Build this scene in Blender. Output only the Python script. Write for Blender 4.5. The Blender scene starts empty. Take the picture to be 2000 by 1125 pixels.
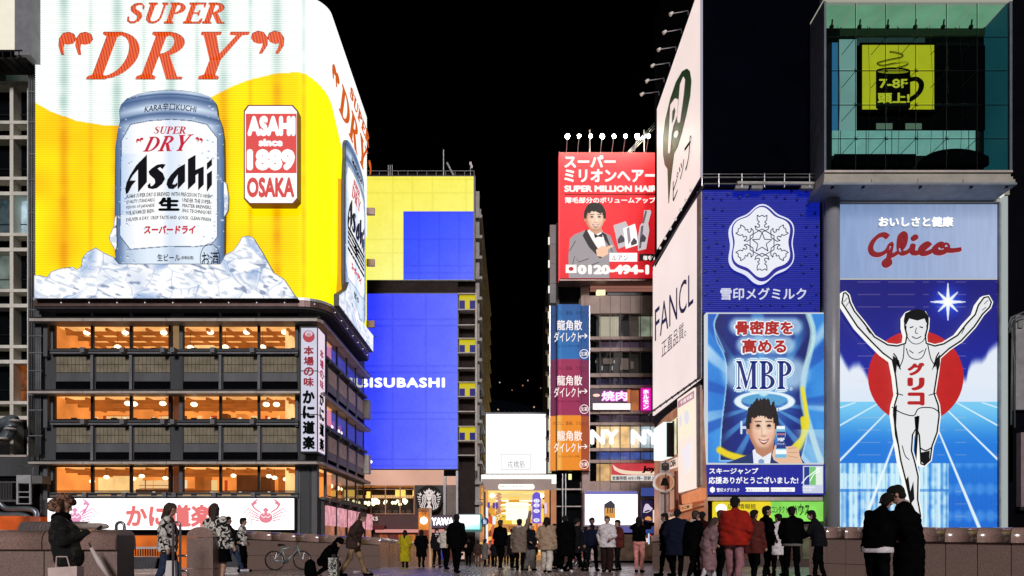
import bpy, math, random
import numpy as np
from mathutils import Vector, Matrix
from mathutils.geometry import tessellate_polygon
random.seed(7)
SC = bpy.context.scene
COL = SC.collection
# ---------------------------------------------------------------- camera, world, sun, exposure
F = 1400.0            # focal length in photo pixels (photo is 2000 px wide)
CX, CY, EYE = 1000.0, 1062.0, 1.0
cam_d = bpy.data.cameras.new("camera")
cam = bpy.data.objects.new("camera", cam_d); COL.objects.link(cam)
cam_d.sensor_width = 36.0; cam_d.lens = 36.0*F/2000.0
cam_d.shift_y = (CY-562.5)/2000.0
cam_d.clip_start = 0.05; cam_d.clip_end = 3000
cam.location = (0, 0, EYE); cam.rotation_euler = (math.radians(90), 0, 0)
SC.camera = cam
world = bpy.data.worlds.new("World"); SC.world = world; world.use_nodes = True
wn = world.node_tree; wn.nodes.clear()
wo = wn.nodes.new("ShaderNodeOutputWorld"); wb = wn.nodes.new("ShaderNodeBackground")
ws = wn.nodes.new("ShaderNodeTexSky"); ws.sky_type = 'NISHITA'; ws.sun_disc = False
ws.sun_elevation = math.radians(-9); ws.sun_rotation = math.radians(195)
wb.inputs[1].default_value = 0.05
wn.links.new(ws.outputs[0], wb.inputs[0]); wn.links.new(wb.outputs[0], wo.inputs[0])
# faint night glow of the city behind the viewer
sun_d = bpy.data.lights.new("city_glow", 'SUN'); sun_d.energy = 2.0; sun_d.angle = math.radians(10)
sun_d.color = (1.0, 0.93, 0.93)
sun = bpy.data.objects.new("city_glow", sun_d); COL.objects.link(sun)
sun.rotation_euler = (math.radians(66), 0, math.radians(3))
SC.view_settings.view_transform = 'Standard'; SC.view_settings.look = 'None'
SC.view_settings.exposure = 0.0; SC.view_settings.gamma = 1.0
SC.view_settings.use_curve_mapping = False
SC.cycles.use_denoising = True
SC.cycles.max_bounces = 6; SC.cycles.transparent_max_bounces = 12
SC.cycles.sample_clamp_indirect = 4.0
SC.render.film_transparent = False
# ---------------------------------------------------------------- helpers
def lin(c):
    c = np.asarray(c, dtype=float)
    return np.where(c <= 0.04045, c/12.92, ((c+0.055)/1.055)**2.4)
def hx(h):
    h = h.lstrip('#'); return tuple(int(h[i:i+2], 16)/255 for i in (0, 2, 4))
_mats = {}
def _new(name):
    m = bpy.data.materials.new(name); m.use_nodes = True
    nt = m.node_tree; nt.nodes.clear()
    o = nt.nodes.new("ShaderNodeOutputMaterial"); return m, nt, o
def EM(col, s=1.0, sample=False, var=0.0, vscale=2.0):
    """a lit (light-giving) surface; col as seen, sRGB hex"""
    key = ('em', col, s, sample, var, vscale)
    if key in _mats: return _mats[key]
    m, nt, o = _new("lit_"+col.strip('#'))
    b = nt.nodes.new("ShaderNodeBsdfPrincipled")
    l = lin(hx(col)); b.inputs['Base Color'].default_value = (0.02, 0.02, 0.02, 1)
    b.inputs['Roughness'].default_value = 0.45; b.inputs['Specular IOR Level'].default_value = .12
    b.inputs['Emission Color'].default_value = (*l, 1); b.inputs['Emission Strength'].default_value = s
    if var:
        g = nt.nodes.new("ShaderNodeNewGeometry"); n = nt.nodes.new("ShaderNodeTexNoise")
        n.inputs['Scale'].default_value = vscale; n.inputs['Detail'].default_value = 3
        mr = nt.nodes.new("ShaderNodeMapRange"); mr.inputs[1].default_value = .3; mr.inputs[2].default_value = .7
        mr.inputs[3].default_value = s*(1-var); mr.inputs[4].default_value = s*(1+var)
        nt.links.new(g.outputs['Position'], n.inputs['Vector']); nt.links.new(n.outputs[0], mr.inputs[0])
        nt.links.new(mr.outputs[0], b.inputs['Emission Strength'])
    nt.links.new(b.outputs[0], o.inputs[0])
    m.cycles.emission_sampling = 'FRONT_BACK' if sample else 'NONE'
    _mats[key] = m; return m
def PM(name, rgb, rough=0.7, metal=0.0, var=0.25, scale=1.5, bump=0.15, spec=0.5, coat=0.0, streak=False):
    """matt / metal / stone surface, linear base colour with uneven tone and fine relief"""
    key = ('pm', name)
    if max(rgb) < .035 and not metal: spec = 0.0 if max(rgb) < .009 else min(spec, .1)
    if key in _mats: return _mats[key]
    m, nt, o = _new(name)
    b = nt.nodes.new("ShaderNodeBsdfPrincipled")
    b.inputs['Metallic'].default_value = metal; b.inputs['Roughness'].default_value = rough
    b.inputs['Specular IOR Level'].default_value = spec; b.inputs['Coat Weight'].default_value = coat
    g = nt.nodes.new("ShaderNodeNewGeometry"); mp = nt.nodes.new("ShaderNodeMapping")
    mp.inputs['Scale'].default_value = (scale, scale, scale*(0.15 if streak else 1))
    n = nt.nodes.new("ShaderNodeTexNoise"); n.inputs['Detail'].default_value = 6; n.inputs['Scale'].default_value = 1
    n.inputs['Roughness'].default_value = 0.65
    cr = nt.nodes.new("ShaderNodeValToRGB")
    cr.color_ramp.elements[0].position = .3; cr.color_ramp.elements[1].position = .7
    cr.color_ramp.elements[0].color = (*[c*(1-var) for c in rgb], 1)
    cr.color_ramp.elements[1].color = (*[min(1, c*(1+var)) for c in rgb], 1)
    nt.links.new(g.outputs['Position'], mp.inputs[0]); nt.links.new(mp.outputs[0], n.inputs['Vector'])
    nt.links.new(n.outputs[0], cr.inputs[0]); nt.links.new(cr.outputs[0], b.inputs['Base Color'])
    if bump:
        n2 = nt.nodes.new("ShaderNodeTexNoise"); n2.inputs['Scale'].default_value = 18*scale; n2.inputs['Detail'].default_value = 3
        bp = nt.nodes.new("ShaderNodeBump"); bp.inputs['Strength'].default_value = bump; bp.inputs['Distance'].default_value = 0.02
        nt.links.new(g.outputs['Position'], n2.inputs['Vector']); nt.links.new(n2.outputs[0], bp.inputs['Height'])
        nt.links.new(bp.outputs[0], b.inputs['Normal'])
    nt.links.new(b.outputs[0], o.inputs[0]); _mats[key] = m; return m
def ATTR(strength, sample=False, name="print", lit=False):
    key = ('attr', name, strength, sample)
    if key in _mats: return _mats[key]
    m, nt, o = _new(name)
    b = nt.nodes.new("ShaderNodeBsdfPrincipled"); a = nt.nodes.new("ShaderNodeAttribute"); a.attribute_name = "Col"
    b.inputs['Base Color'].default_value = (.02, .02, .02, 1); b.inputs['Roughness'].default_value = .5 if lit else .45; b.inputs['Specular IOR Level'].default_value = .25 if lit else .12
    if lit: nt.links.new(a.outputs[0], b.inputs['Base Color']); 
    nt.links.new(a.outputs[0], b.inputs['Emission Color']); b.inputs['Emission Strength'].default_value = strength
    nt.links.new(b.outputs[0], o.inputs[0]); m.cycles.emission_sampling = 'FRONT_BACK' if sample else 'NONE'
    _mats[key] = m; return m
def GLASS(name="window_glass", tint=(1, 1, 1), refl=0.07):
    key = ('glass', name)
    if key in _mats: return _mats[key]
    m, nt, o = _new(name)
    t = nt.nodes.new("ShaderNodeBsdfTransparent"); t.inputs[0].default_value = (*tint, 1)
    g = nt.nodes.new("ShaderNodeBsdfGlossy"); g.inputs['Roughness'].default_value = 0.03
    x = nt.nodes.new("ShaderNodeMixShader")
    fr = nt.nodes.new("ShaderNodeFresnel"); fr.inputs[0].default_value = 1.45
    ad = nt.nodes.new("ShaderNodeMath"); ad.operation = 'ADD'; ad.inputs[1].default_value = refl-.04
    nt.links.new(fr.outputs[0], ad.inputs[0])
    ge = nt.nodes.new("ShaderNodeNewGeometry"); iv = nt.nodes.new("ShaderNodeMath"); iv.operation = 'SUBTRACT'; iv.inputs[0].default_value = 1.0
    mu = nt.nodes.new("ShaderNodeMath"); mu.operation = 'MULTIPLY'; mu.use_clamp = True
    nt.links.new(ge.outputs['Backfacing'], iv.inputs[1]); nt.links.new(ad.outputs[0], mu.inputs[0]); nt.links.new(iv.outputs[0], mu.inputs[1]); nt.links.new(mu.outputs[0], x.inputs[0])
    nt.links.new(t.outputs[0], x.inputs[1]); nt.links.new(g.outputs[0], x.inputs[2]); nt.links.new(x.outputs[0], o.inputs[0])
    _mats[key] = m; return m
WMX = {}
def link(o, parent=None, M=None):
    COL.objects.link(o); M = M or Matrix()
    if parent is not None:
        o.parent = parent; o.matrix_parent_inverse = WMX[parent.name].inverted()
    o.matrix_basis = M; WMX[o.name] = M; return o
def meta(o, label=None, cat=None, group=None, kind=None):
    if label: o['label'] = label
    if cat: o['category'] = cat
    if group: o['group'] = group
    if kind: o['kind'] = kind
    return o
def thing(name, label, cat, base=(0, 0, 0), group=None):
    o = bpy.data.objects.new(name, None); o.empty_display_size = .2
    link(o, None, Matrix.Translation(Vector(base))); return meta(o, label, cat, group)
def mobj(name, verts, faces, mat, parent=None, smooth=False, M=None):
    me = bpy.data.meshes.new(name); me.from_pydata([tuple(v) for v in verts], [], faces)
    me.materials.append(mat)
    if smooth:
        me.polygons.foreach_set('use_smooth', [True]*len(me.polygons))
    me.update(); return link(bpy.data.objects.new(name, me), parent, M)
_cube = {}
def cube_mesh(mat):
    if mat.name not in _cube:
        me = bpy.data.meshes.new("box"); v = [(x, y, z) for x in (-.5, .5) for y in (-.5, .5) for z in (-.5, .5)]
        me.from_pydata(v, [], [(0, 1, 3, 2), (4, 6, 7, 5), (0, 4, 5, 1), (2, 3, 7, 6), (0, 2, 6, 4), (1, 5, 7, 3)])
        me.materials.append(mat); _cube[mat.name] = me
    return _cube[mat.name]
def box(name, x0, x1, y0, y1, z0, z1, mat, parent=None, rot=0.0):
    if x1 < x0: x0, x1 = x1, x0
    if y1 < y0: y0, y1 = y1, y0
    if z1 < z0: z0, z1 = z1, z0
    M = Matrix.Translation(((x0+x1)/2, (y0+y1)/2, (z0+z1)/2)) @ Matrix.Rotation(rot, 4, 'Z') @ Matrix.Diagonal((x1-x0, y1-y0, z1-z0, 1))
    return link(bpy.data.objects.new(name, cube_mesh(mat)), parent, M)
def X_(px, K): return (px-CX)*K
def Z_(py, K): return EYE+(CY-py)*K
def W(px, py, K): return Vector((X_(px, K), K*F, Z_(py, K)))
def fb(name, px0, py0, px1, py1, K, depth, mat, parent=None, off=0.0):
    """box whose front face fills the given rectangle of the plane at scale K (m per photo pixel)"""
    y = K*F-off
    return box(name, X_(px0, K), X_(px1, K), y, y+depth, Z_(py1, K), Z_(py0, K), mat, parent)
class MB:
    def __init__(s): s.v = []; s.f = []
    def box(s, x0, x1, y0, y1, z0, z1):
        n = len(s.v); s.v += [(x, y, z) for x in (x0, x1) for y in (y0, y1) for z in (z0, z1)]
        s.f += [tuple(n+i for i in f) for f in ((0, 1, 3, 2), (4, 6, 7, 5), (0, 4, 5, 1), (2, 3, 7, 6), (0, 2, 6, 4), (1, 5, 7, 3))]
    def fbox(s, px0, py0, px1, py1, K, depth, off=0.0):
        y = K*F-off; s.box(X_(px0, K), X_(px1, K), y, y+depth, Z_(py1, K), Z_(py0, K))
    def tube(s, pts, r, n=8, caps=True):
        pts = [Vector(p) for p in pts]; rr = r if isinstance(r, (list, tuple)) else [r]*len(pts); b = len(s.v)
        ref = Vector((0, 0, 1))
        for i, p in enumerate(pts):
            d = (pts[min(i+1, len(pts)-1)]-pts[max(i-1, 0)]).normalized()
            a = d.cross(ref)
            if a.length < .05: a = d.cross(Vector((0, 1, 0)))
            a.normalize(); c = d.cross(a)
            for k in range(n):
                t = 2*math.pi*k/n; s.v.append(tuple(p+(a*math.cos(t)+c*math.sin(t))*rr[i]))
        for i in range(len(pts)-1):
            for k in range(n):
                k2 = (k+1) % n; s.f.append((b+i*n+k, b+i*n+k2, b+(i+1)*n+k2, b+(i+1)*n+k))
        if caps:
            s.f.append(tuple(b+k for k in range(n))[::-1]); s.f.append(tuple(b+(len(pts)-1)*n+k for k in range(n)))
    def ball(s, c, r, n=10, m=7, sz=1.0):
        b = len(s.v)
        for i in range(m+1):
            t = math.pi*i/m
            for k in range(n):
                a = 2*math.pi*k/n; s.v.append((c[0]+r*math.sin(t)*math.cos(a), c[1]+r*math.sin(t)*math.sin(a), c[2]+r*sz*math.cos(t)))
        for i in range(m):
            for k in range(n):
                k2 = (k+1) % n; s.f.append((b+i*n+k, b+i*n+k2, b+(i+1)*n+k2, b+(i+1)*n+k))
    def build(s, name, mat, parent=None, smooth=False): return mobj(name, s.v, s.f, mat, parent, smooth)
class PL:
    """a plane in the world; P() finds where the sight line of a photo pixel meets it"""
    def __init__(s, p0, n): s.p0 = Vector(p0); s.n = Vector(n).normalized()
    def P(s, px, py, off=0.0):
        d = Vector(((px-CX)/F, 1, (CY-py)/F)); o = Vector((0, 0, EYE))
        t = (s.p0+s.n*off-o).dot(s.n)/d.dot(s.n); return o+d*t
def FP(K): return PL((0, K*F, 0), (0, -1, 0))
def poly(name, polys, pl, mat, parent=None, off=0.02, thick=0.02):
    """polys: list of [outer, hole, hole...] in photo pixels, as a slab of real thickness on plane pl"""
    v = []; f = []
    for rings in polys:
        if isinstance(rings[0][0], (int, float)): rings = [rings]
        flat = [p for r in rings for p in r]
        tris = tessellate_polygon([[Vector((p[0], p[1], 0)) for p in r] for r in rings])
        b = len(v); n = len(flat)
        v += [tuple(pl.P(p[0], p[1], off)) for p in flat]
        f += [tuple(b+i for i in t) for t in tris]
        if thick:
            v += [tuple(pl.P(p[0], p[1], off)-pl.n*thick) for p in flat]
            k = 0
            for r in rings:
                for i in range(len(r)):
                    j = (i+1) % len(r); f.append((b+k+i, b+k+j, b+n+k+j, b+n+k+i))
                k += len(r)
    return mobj(name, v, f, mat, parent)
_tc = {}
def _text_mesh(s, weight, spacing, res):
    key = (s, weight, spacing, res)
    if key in _tc: return _tc[key]
    c = bpy.data.curves.new("t", "FONT"); c.body = s; c.offset = 0.0; c.extrude = .5
    c.dimensions = '2D'; c.fill_mode = 'BOTH'; c.resolution_u = res; c.space_character = spacing
    o = bpy.data.objects.new("t", c); COL.objects.link(o)
    me = bpy.data.meshes.new_from_object(o.evaluated_get(bpy.context.evaluated_depsgraph_get()))
    co = np.empty(len(me.vertices)*3); me.vertices.foreach_get('co', co); co = co.reshape(-1, 3)
    fs = [tuple(p.vertices) for p in me.polygons]
    bpy.data.objects.remove(o); bpy.data.curves.remove(c); bpy.data.meshes.remove(me)
    if weight > .004:   # heavier strokes: the same glyphs laid again a hair to each side
        w = weight; C = []; Fs = []; n = len(co)
        sh = [(-1, 0), (1, 0), (0, -1), (0, 1)]+([(-.7, -.7), (.7, .7), (.7, -.7), (-.7, .7)] if weight > .03 else [])
        for i, (a, b) in enumerate([(0, 0)]+sh):
            q = co.copy(); q[:, 0] += a*w; q[:, 1] += b*w; q[:, 2] += -.012*i*np.sign(q[:, 2]); C.append(q); Fs += [tuple(i*n+k for k in f) for f in fs]
        co = np.concatenate(C); fs = Fs
    _tc[key] = (co, fs); return _tc[key]
def text(name, s, quad, pl, mat, parent=None, off=0.03, weight=0.02, slant=0.0, thick=0.03, vert=False, spacing=1.0, res=3, mapf=None, arc=0.0):
    """lettering fitted into a pixel box (x0,y0,x1,y1) or quad (tl,tr,br,bl)"""
    if vert:
        V = []; Fc = []; n = len(s)
        for i, ch in enumerate(s):
            co, fs = _text_mesh(ch, weight, 1.0, res); co = co.copy()
            co[:, 0] -= co[:, 0].min(); w = max(co[:, 0].max(), .6 if ch not in 'のに、' else .7); co[:, 0] = (co[:, 0]-co[:, 0].max()/2)/w+.5
            h = co[:, 1].max()-co[:, 1].min(); co[:, 1] = (co[:, 1]-co[:, 1].min())/max(h, .7)*.88+(n-1-i)
            b = sum(len(x) for x in V); V.append(co); Fc += [tuple(b+k for k in f) for f in fs]
        co = np.concatenate(V); fs = Fc
    else:
        co, fs = _text_mesh(s, weight, spacing, res)
    if slant:
        co = co.copy(); co[:, 0] += co[:, 1]*slant
    if len(quad) == 4 and isinstance(quad[0], (int, float)):
        x0, y0, x1, y1 = quad; quad = ((x0, y0), (x1, y0), (x1, y1), (x0, y1))
    mn = co.min(0); mx = co.max(0)
    u = (co[:, 0]-mn[0])/(mx[0]-mn[0]); v = (co[:, 1]-mn[1])/(mx[1]-mn[1]); w = co[:, 2]+.5
    v = v if not arc else v+arc*(1-(2*u-1)**2)
    tl, tr, br, bl = [np.array(q, float) for q in quad]
    P2 = (tl*(1-u)[:, None]+tr*u[:, None])*v[:, None]+(bl*(1-u)[:, None]+br*u[:, None])*(1-v)[:, None]
    mf = mapf or (lambda x, y, o: pl.P(x, y, o))
    vs = [tuple(mf(p[0], p[1], off-thick+w_*thick)) for p, w_ in zip(P2, w)]
    return mobj(name, vs, fs, mat, parent)
def pip(poly_, X, Y):
    c = np.zeros(X.shape, bool); n = len(poly_)
    for i in range(n):
        x1, y1 = poly_[i]; x2, y2 = poly_[(i+1) % n]
        if y1 == y2: continue
        cond = ((y1 > Y) != (y2 > Y)) & (X < (x2-x1)*(Y-y1)/(y2-y1)+x1); c ^= cond
    return c
def raster(name, mapf, x0, y0, x1, y1, nx, ny, colf, mat, parent=None, offf=None):
    """a printed sheet: a fine grid whose vertices carry the print's colours. colf(X,Y)->rgb(a) sRGB; alpha<.5 is cut away"""
    gx = np.linspace(x0, x1, nx); gy = np.linspace(y0, y1, ny); X, Y = np.meshgrid(gx, gy)
    C = colf(X, Y); P = np.empty((ny, nx, 3))
    O = offf(X, Y) if offf is not None else np.zeros(X.shape)
    P = mapf(X, Y, O)
    idx = np.arange(nx*ny).reshape(ny, nx)
    q = np.stack([idx[:-1, :-1], idx[1:, :-1], idx[1:, 1:], idx[:-1, 1:]], -1).reshape(-1, 4)
    if C.shape[-1] == 4:
        A = C[..., 3]; a = (A[:-1, :-1]+A[1:, :-1]+A[1:, 1:]+A[:-1, 1:]).reshape(-1)/4; q = q[a > .5]
    me = bpy.data.meshes.new(name)
    me.vertices.add(nx*ny); me.vertices.foreach_set('co', P.reshape(-1).astype(np.float32))
    me.loops.add(len(q)*4); me.loops.foreach_set('vertex_index', q.reshape(-1).astype(np.int32))
    me.polygons.add(len(q)); me.polygons.foreach_set('loop_start', (np.arange(len(q))*4).astype(np.int32))
    me.update(calc_edges=True); me.validate()
    at = me.color_attributes.new("Col", 'FLOAT_COLOR', 'POINT')
    L = np.ones((nx*ny, 4), np.float32); L[:, :3] = lin(np.clip(C[..., :3], 0, 1)).reshape(-1, 3)
    at.data.foreach_set('color', L.reshape(-1)); me.materials.append(mat)
    return link(bpy.data.objects.new(name, me), parent)
def mapK(K, off=0.0):
    return lambda X, Y, O: np.stack([(X-CX)*K, np.full(X.shape, K*F)-O-off, EYE+(CY-Y)*K], -1)
def mapPL(pl, off=0.0):
    n = np.array(pl.n); p0 = np.array(pl.p0); o = np.array((0, 0, EYE))
    def f(X, Y, O):
        d = np.stack([(X-CX)/F, np.ones(X.shape), (CY-Y)/F], -1)
        t = ((p0-o)@n+O+off)/(d@n); return o+d*t[..., None]
    return f
def sm(a, b, x): t = np.clip((x-a)/(b-a), 0, 1); return t*t*(3-2*t)
def vnoise(X, Y, s, seed=0):
    r = np.random.RandomState(seed); g = r.rand(64, 64)
    x = X/s; y = Y/s; xi = np.floor(x).astype(int); yi = np.floor(y).astype(int); fx = x-xi; fy = y-yi
    fx = fx*fx*(3-2*fx); fy = fy*fy*(3-2*fy)
    G = lambda i, j: g[j % 64, i % 64]
    return (G(xi, yi)*(1-fx)+G(xi+1, yi)*fx)*(1-fy)+(G(xi, yi+1)*(1-fx)+G(xi+1, yi+1)*fx)*fy
def mix(a, b, t):
    t = np.asarray(t)[..., None]; return np.asarray(a)*(1-t)+np.asarray(b)*t
def const(c, X):
    return np.broadcast_to(np.array(hx(c) if isinstance(c, str) else c, float), X.shape+(3,)).copy()
def ell(cx, cy, rx, ry, n=24, a0=0, a1=360, rot=0):
    r = []; c, s = math.cos(math.radians(rot)), math.sin(math.radians(rot))
    full = (a1-a0) >= 360
    for i in range(n if full else n+1):
        t = math.radians(a0+(a1-a0)*i/n); x, y = rx*math.cos(t), ry*math.sin(t)
        r.append((cx+x*c-y*s, cy+x*s+y*c))
    return r
def stroke(pts, w, closed=False):
    """outline polygon of a thick line with optional varying width (pixels)"""
    pts = [Vector((p[0], p[1])) for p in pts]; n = len(pts); ws = w if isinstance(w, (list, tuple)) else [w]*n
    L = []; R = []
    for i in range(n):
        d = (pts[min(i+1, n-1)]-pts[max(i-1, 0)]).normalized(); nn = Vector((-d.y, d.x))
        L.append(tuple(pts[i]+nn*ws[i]/2)); R.append(tuple(pts[i]-nn*ws[i]/2))
    return L+R[::-1]
def spline(pts, n=6):
    """Catmull-Rom through the points"""
    P = [Vector((p[0], p[1])) for p in pts]; P = [P[0]*2-P[1]]+P+[P[-1]*2-P[-2]]; r = []
    for i in range(1, len(P)-2):
        for k in range(n):
            t = k/n; a, b, c, d = P[i-1], P[i], P[i+1], P[i+2]
            q = .5*((2*b)+(c-a)*t+(2*a-5*b+4*c-d)*t*t+(3*b-a-3*c+d)*t**3); r.append((q.x, q.y))
    r.append((P[-2].x, P[-2].y)); return r
# serif capitals, unit box, y up; each entry: (width, [polygon rings])
def _st(x0, x1, top=True, bot=True, e=.09, y0=0, y1=1):
    r = [[(x0, y0), (x1, y0), (x1, y1), (x0, y1)]]
    if bot: r.append([(x0-e, 0), (x1+e, 0), (x1+e, .045), (x1, .09), (x0, .09), (x0-e, .045)])
    if top: r.append([(x0-e, 1), (x0-e, .955), (x0, .91), (x1, .91), (x1+e, .955), (x1+e, 1)])
    return r
def _bowl(cx, cy, rx, ry, ix, iy):
    o = [(cx+rx*math.cos(math.radians(a)), cy+ry*math.sin(math.radians(a))) for a in range(90, -91, -12)]
    i = [(cx+ix*math.cos(math.radians(a)), cy+iy*math.sin(math.radians(a))) for a in range(-90, 91, 12)]
    return [o+i]
def _ln(pts, w): return [[(x, y) for x, y in stroke(pts, w)]]
GL = {
 'D': (.92, _st(.12, .31)+_bowl(.3, .5, .56, .5, .36, .45)),
 'P': (.74, _st(.12, .31)+_bowl(.3, .73, .4, .27, .2, .215)),
 'R': (.9, _st(.12, .31)+_bowl(.3, .74, .42, .26, .22, .205)+[[(.33, .48), (.52, .5), (.82, .04), (.92, .04), (.92, 0), (.62, 0)]]),
 'B': (.8, _st(.12, .31)+_bowl(.3, .76, .36, .24, .18, .19)+_bowl(.3, .26, .44, .26, .25, .21)),
 'Y': (.95, _st(.4, .6, top=False, y1=.45)+[[(.04, 1), (.04, .955), (.1, .94), (.4, .4), (.6, .4), (.34, .94), (.42, .955), (.42, 1)], [(.6, 1), (.6, .955), (.74, .94), (.5, .45), (.6, .42), (.84, .94), (.96, .955), (.96, 1)]]),
 'E': (.74, _st(.12, .31)+[[(.3, 1), (.3, .95), (.62, .95), (.66, .8), (.7, .8), (.7, 1)], [(.3, .53), (.3, .48), (.5, .48), (.52, .38), (.56, .38), (.56, .63), (.52, .63), (.5, .53)], [(.3, .05), (.3, 0), (.72, 0), (.76, .22), (.71, .22), (.64, .05)]]),
 'U': (.86, _st(.14, .31, bot=False, y0=.3)+_st(.68, .74, bot=False, y0=.3)+_ln([(.225, .32), (.24, .18), (.32, .07), (.45, .03), (.6, .08), (.68, .18), (.71, .32)], [.17, .15, .1, .06, .07, .07, .06])),
 'S': (.66, _ln([(.58, .7), (.56, .86), (.46, .95), (.32, .96), (.2, .9), (.15, .78), (.2, .66), (.34, .55), (.48, .45), (.55, .32), (.52, .14), (.4, .05), (.26, .04), (.13, .12), (.09, .32)], [.03, .05, .06, .06, .1, .16, .19, .2, .2, .18, .12, .07, .06, .05, .03])),
 'M': (1.1, _st(.16, .22)+_st(.8, .98)+[[(.08, 1), (.3, 1), (.57, .28), (.82, 1), (.82, .8), (.54, .02), (.5, .02), (.2, .88)]]),
}
def serif(name, word, quad, pl, mat, parent=None, off=.05, thick=.05, slant=.2, gap=.04, mapf=None, grow=1.0):
    x = 0; polys = []
    for ch in word:
        w, rs = GL[ch]
        for r in rs: polys.append([(x+p[0]+p[1]*slant, p[1]) for p in r])
        x += w+gap
    xs = [p[0] for r in polys for p in r]; a, b = min(xs), max(xs)
    if len(quad) == 4 and isinstance(quad[0], (int, float)):
        x0, y0, x1, y1 = quad; quad = ((x0, y0), (x1, y0), (x1, y1), (x0, y1))
    tl, tr, br, bl = [np.array(q, float) for q in quad]; out = []
    for r in polys:
        rr = []
        for p in r:
            u = (p[0]-a)/(b-a); v = p[1]; q = (tl*(1-u)+tr*u)*v+(bl*(1-u)+br*u)*(1-v); rr.append((q[0], q[1]))
        out.append(rr)
    if mapf is None: return poly(name, out, pl, mat, parent, off, thick)
    return poly(name, out, _MapPL(mapf, pl.n if pl else (0, -1, 0)), mat, parent, off, thick)
class _MapPL:
    def __init__(s, f, n): s.f = f; s.n = Vector(n)
    def P(s, x, y, o=0): return Vector(s.f(x, y, o))
def quote(cx, cy, s, flip=False):
    """a fat curly quotation mark; px coordinates, s = height"""
    k = 1 if flip else -1
    pts = [(-.22, .5), (-.34, .12), (-.31, -.2), (-.14, -.44), (.12, -.5), (.36, -.4), (.43, -.18), (.3, .0), (.05, .06), (-.1, .02), (-.14, .22), (-.1, .5)]
    sk = 0 if flip else -.35
    return [(cx+(k*p[0]+sk*max(p[1], 0))*s, cy+p[1]*s) for p in pts]

def segd(X, Y, a, b):
    L = (b[0]-a[0])**2+(b[1]-a[1])**2+1e-9; t = np.clip(((X-a[0])*(b[0]-a[0])+(Y-a[1])*(b[1]-a[1]))/L, 0, 1); return np.hypot(X-a[0]-t*(b[0]-a[0]), Y-a[1]-t*(b[1]-a[1]))
def paint_head(cx, cy, rx, ry, light, mid, dark, hair, smile=1.0, seed=1, turn=.0, spiky=0.0):
    """soft printed portrait: u, v are -1..1 over the face"""
    L, Md, D, H = [np.array(hx(c)) for c in (light, mid, dark, hair)]
    def f(X, Y):
        u = (X-cx)/rx; v = (Y-cy)/ry; g = lambda a, b, sx, sy: np.exp(-((u-a)/sx)**2-((v-b)/sy)**2)
        jaw = np.sqrt((u/(1-.17*np.clip(v, 0, 1)**2))**2+v**2); face = jaw < 1
        c = mix(Md+0*X[..., None], L, np.clip(1.1-np.hypot((u-.15)*.8, (v+.1)*.8), 0, 1)); c = mix(c, D, sm(.62, 1.02, jaw-.1*u)*.75)
        c = mix(c, D, .3*g(-.36, -.16, .24, .12)+.28*g(.42, -.16, .24, .12)); c = mix(c, L, .6*g(.05+turn, .05, .08, .28)); c = mix(c, D, .6*g(.05+turn, .3, .2, .05)+.35*g(-.1+turn, .1, .05, .2))
        c = mix(c, np.array(hx('#e89080')), .3*g(-.5, .28, .22, .18)+.3*g(.56, .28, .22, .18)); c = mix(c, D, .35*g(.04, .85, .3, .06))
        for e in (-.36+turn, .42+turn):
            b = np.clip(1.2-((v+.33)/.035)**2, 0, 1)*sm(.3, .2, np.abs(u-e)); c = mix(c, H*1.5, b*.7)
            ec = -.12-.03*(1-((u-e)/.2)**2); th = .06*np.clip(1-((u-e)/.18)**2, 0, 1)+.008
            c = mix(c, H*.8, np.clip(1.3-((v-ec)/th)**2, 0, 1)*(np.abs(u-e) < .2)*.92); c = mix(c, D, .4*np.exp(-((u-e)/.2)**2-((v+.03)/.04)**2))
        m = u-.04-turn; yt = .5-.07*(m/.36)**2; yb = yt+.2*smile*np.clip(1-(m/.38)**2, 0, 1)
        ins = (v > yt) & (v < yb) & (np.abs(m) < .38); c = np.where(ins[..., None], np.where((v < yt+.6*(yb-yt))[..., None], np.array([.97, .96, .94]), np.array(hx('#802c28'))), c)
        c = mix(c, np.array(hx('#a84c40')), np.clip(1-(np.minimum(np.abs(v-yt), np.abs(v-yb))/.035)**2, 0, 1)*(np.abs(m) < .4)*.85)
        n = vnoise(X*1.0, Y*.7, 2.2, seed); hl = -.5+.16*(n-.5)-.07*np.cos(u*4+.6)
        out = np.hypot(u/1.2, (v+.24)/1.08) < 1+spiky*(vnoise(X, Y*.3, 3, seed+2)-.4)*(v < -.8)
        hr = out & ((v < hl) | ((np.abs(u) > .9-.1*(v < -.25)) & (v < .0))); c = np.where(hr[..., None], H*(.55+.9*n[..., None]*np.clip(1.4-np.hypot(u-.2, v+1), .3, 1)[..., None]), c)
        ear = (((np.abs(u)-1.03)/.13)**2+((v+.0)/.24)**2 < 1) & ~face & ~hr; c = np.where(ear[..., None], D*.6+Md*.4, c)
        return np.concatenate([np.clip(c, 0, 1), (face | hr | ear)[..., None].astype(float)], -1)
    return f
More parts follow.
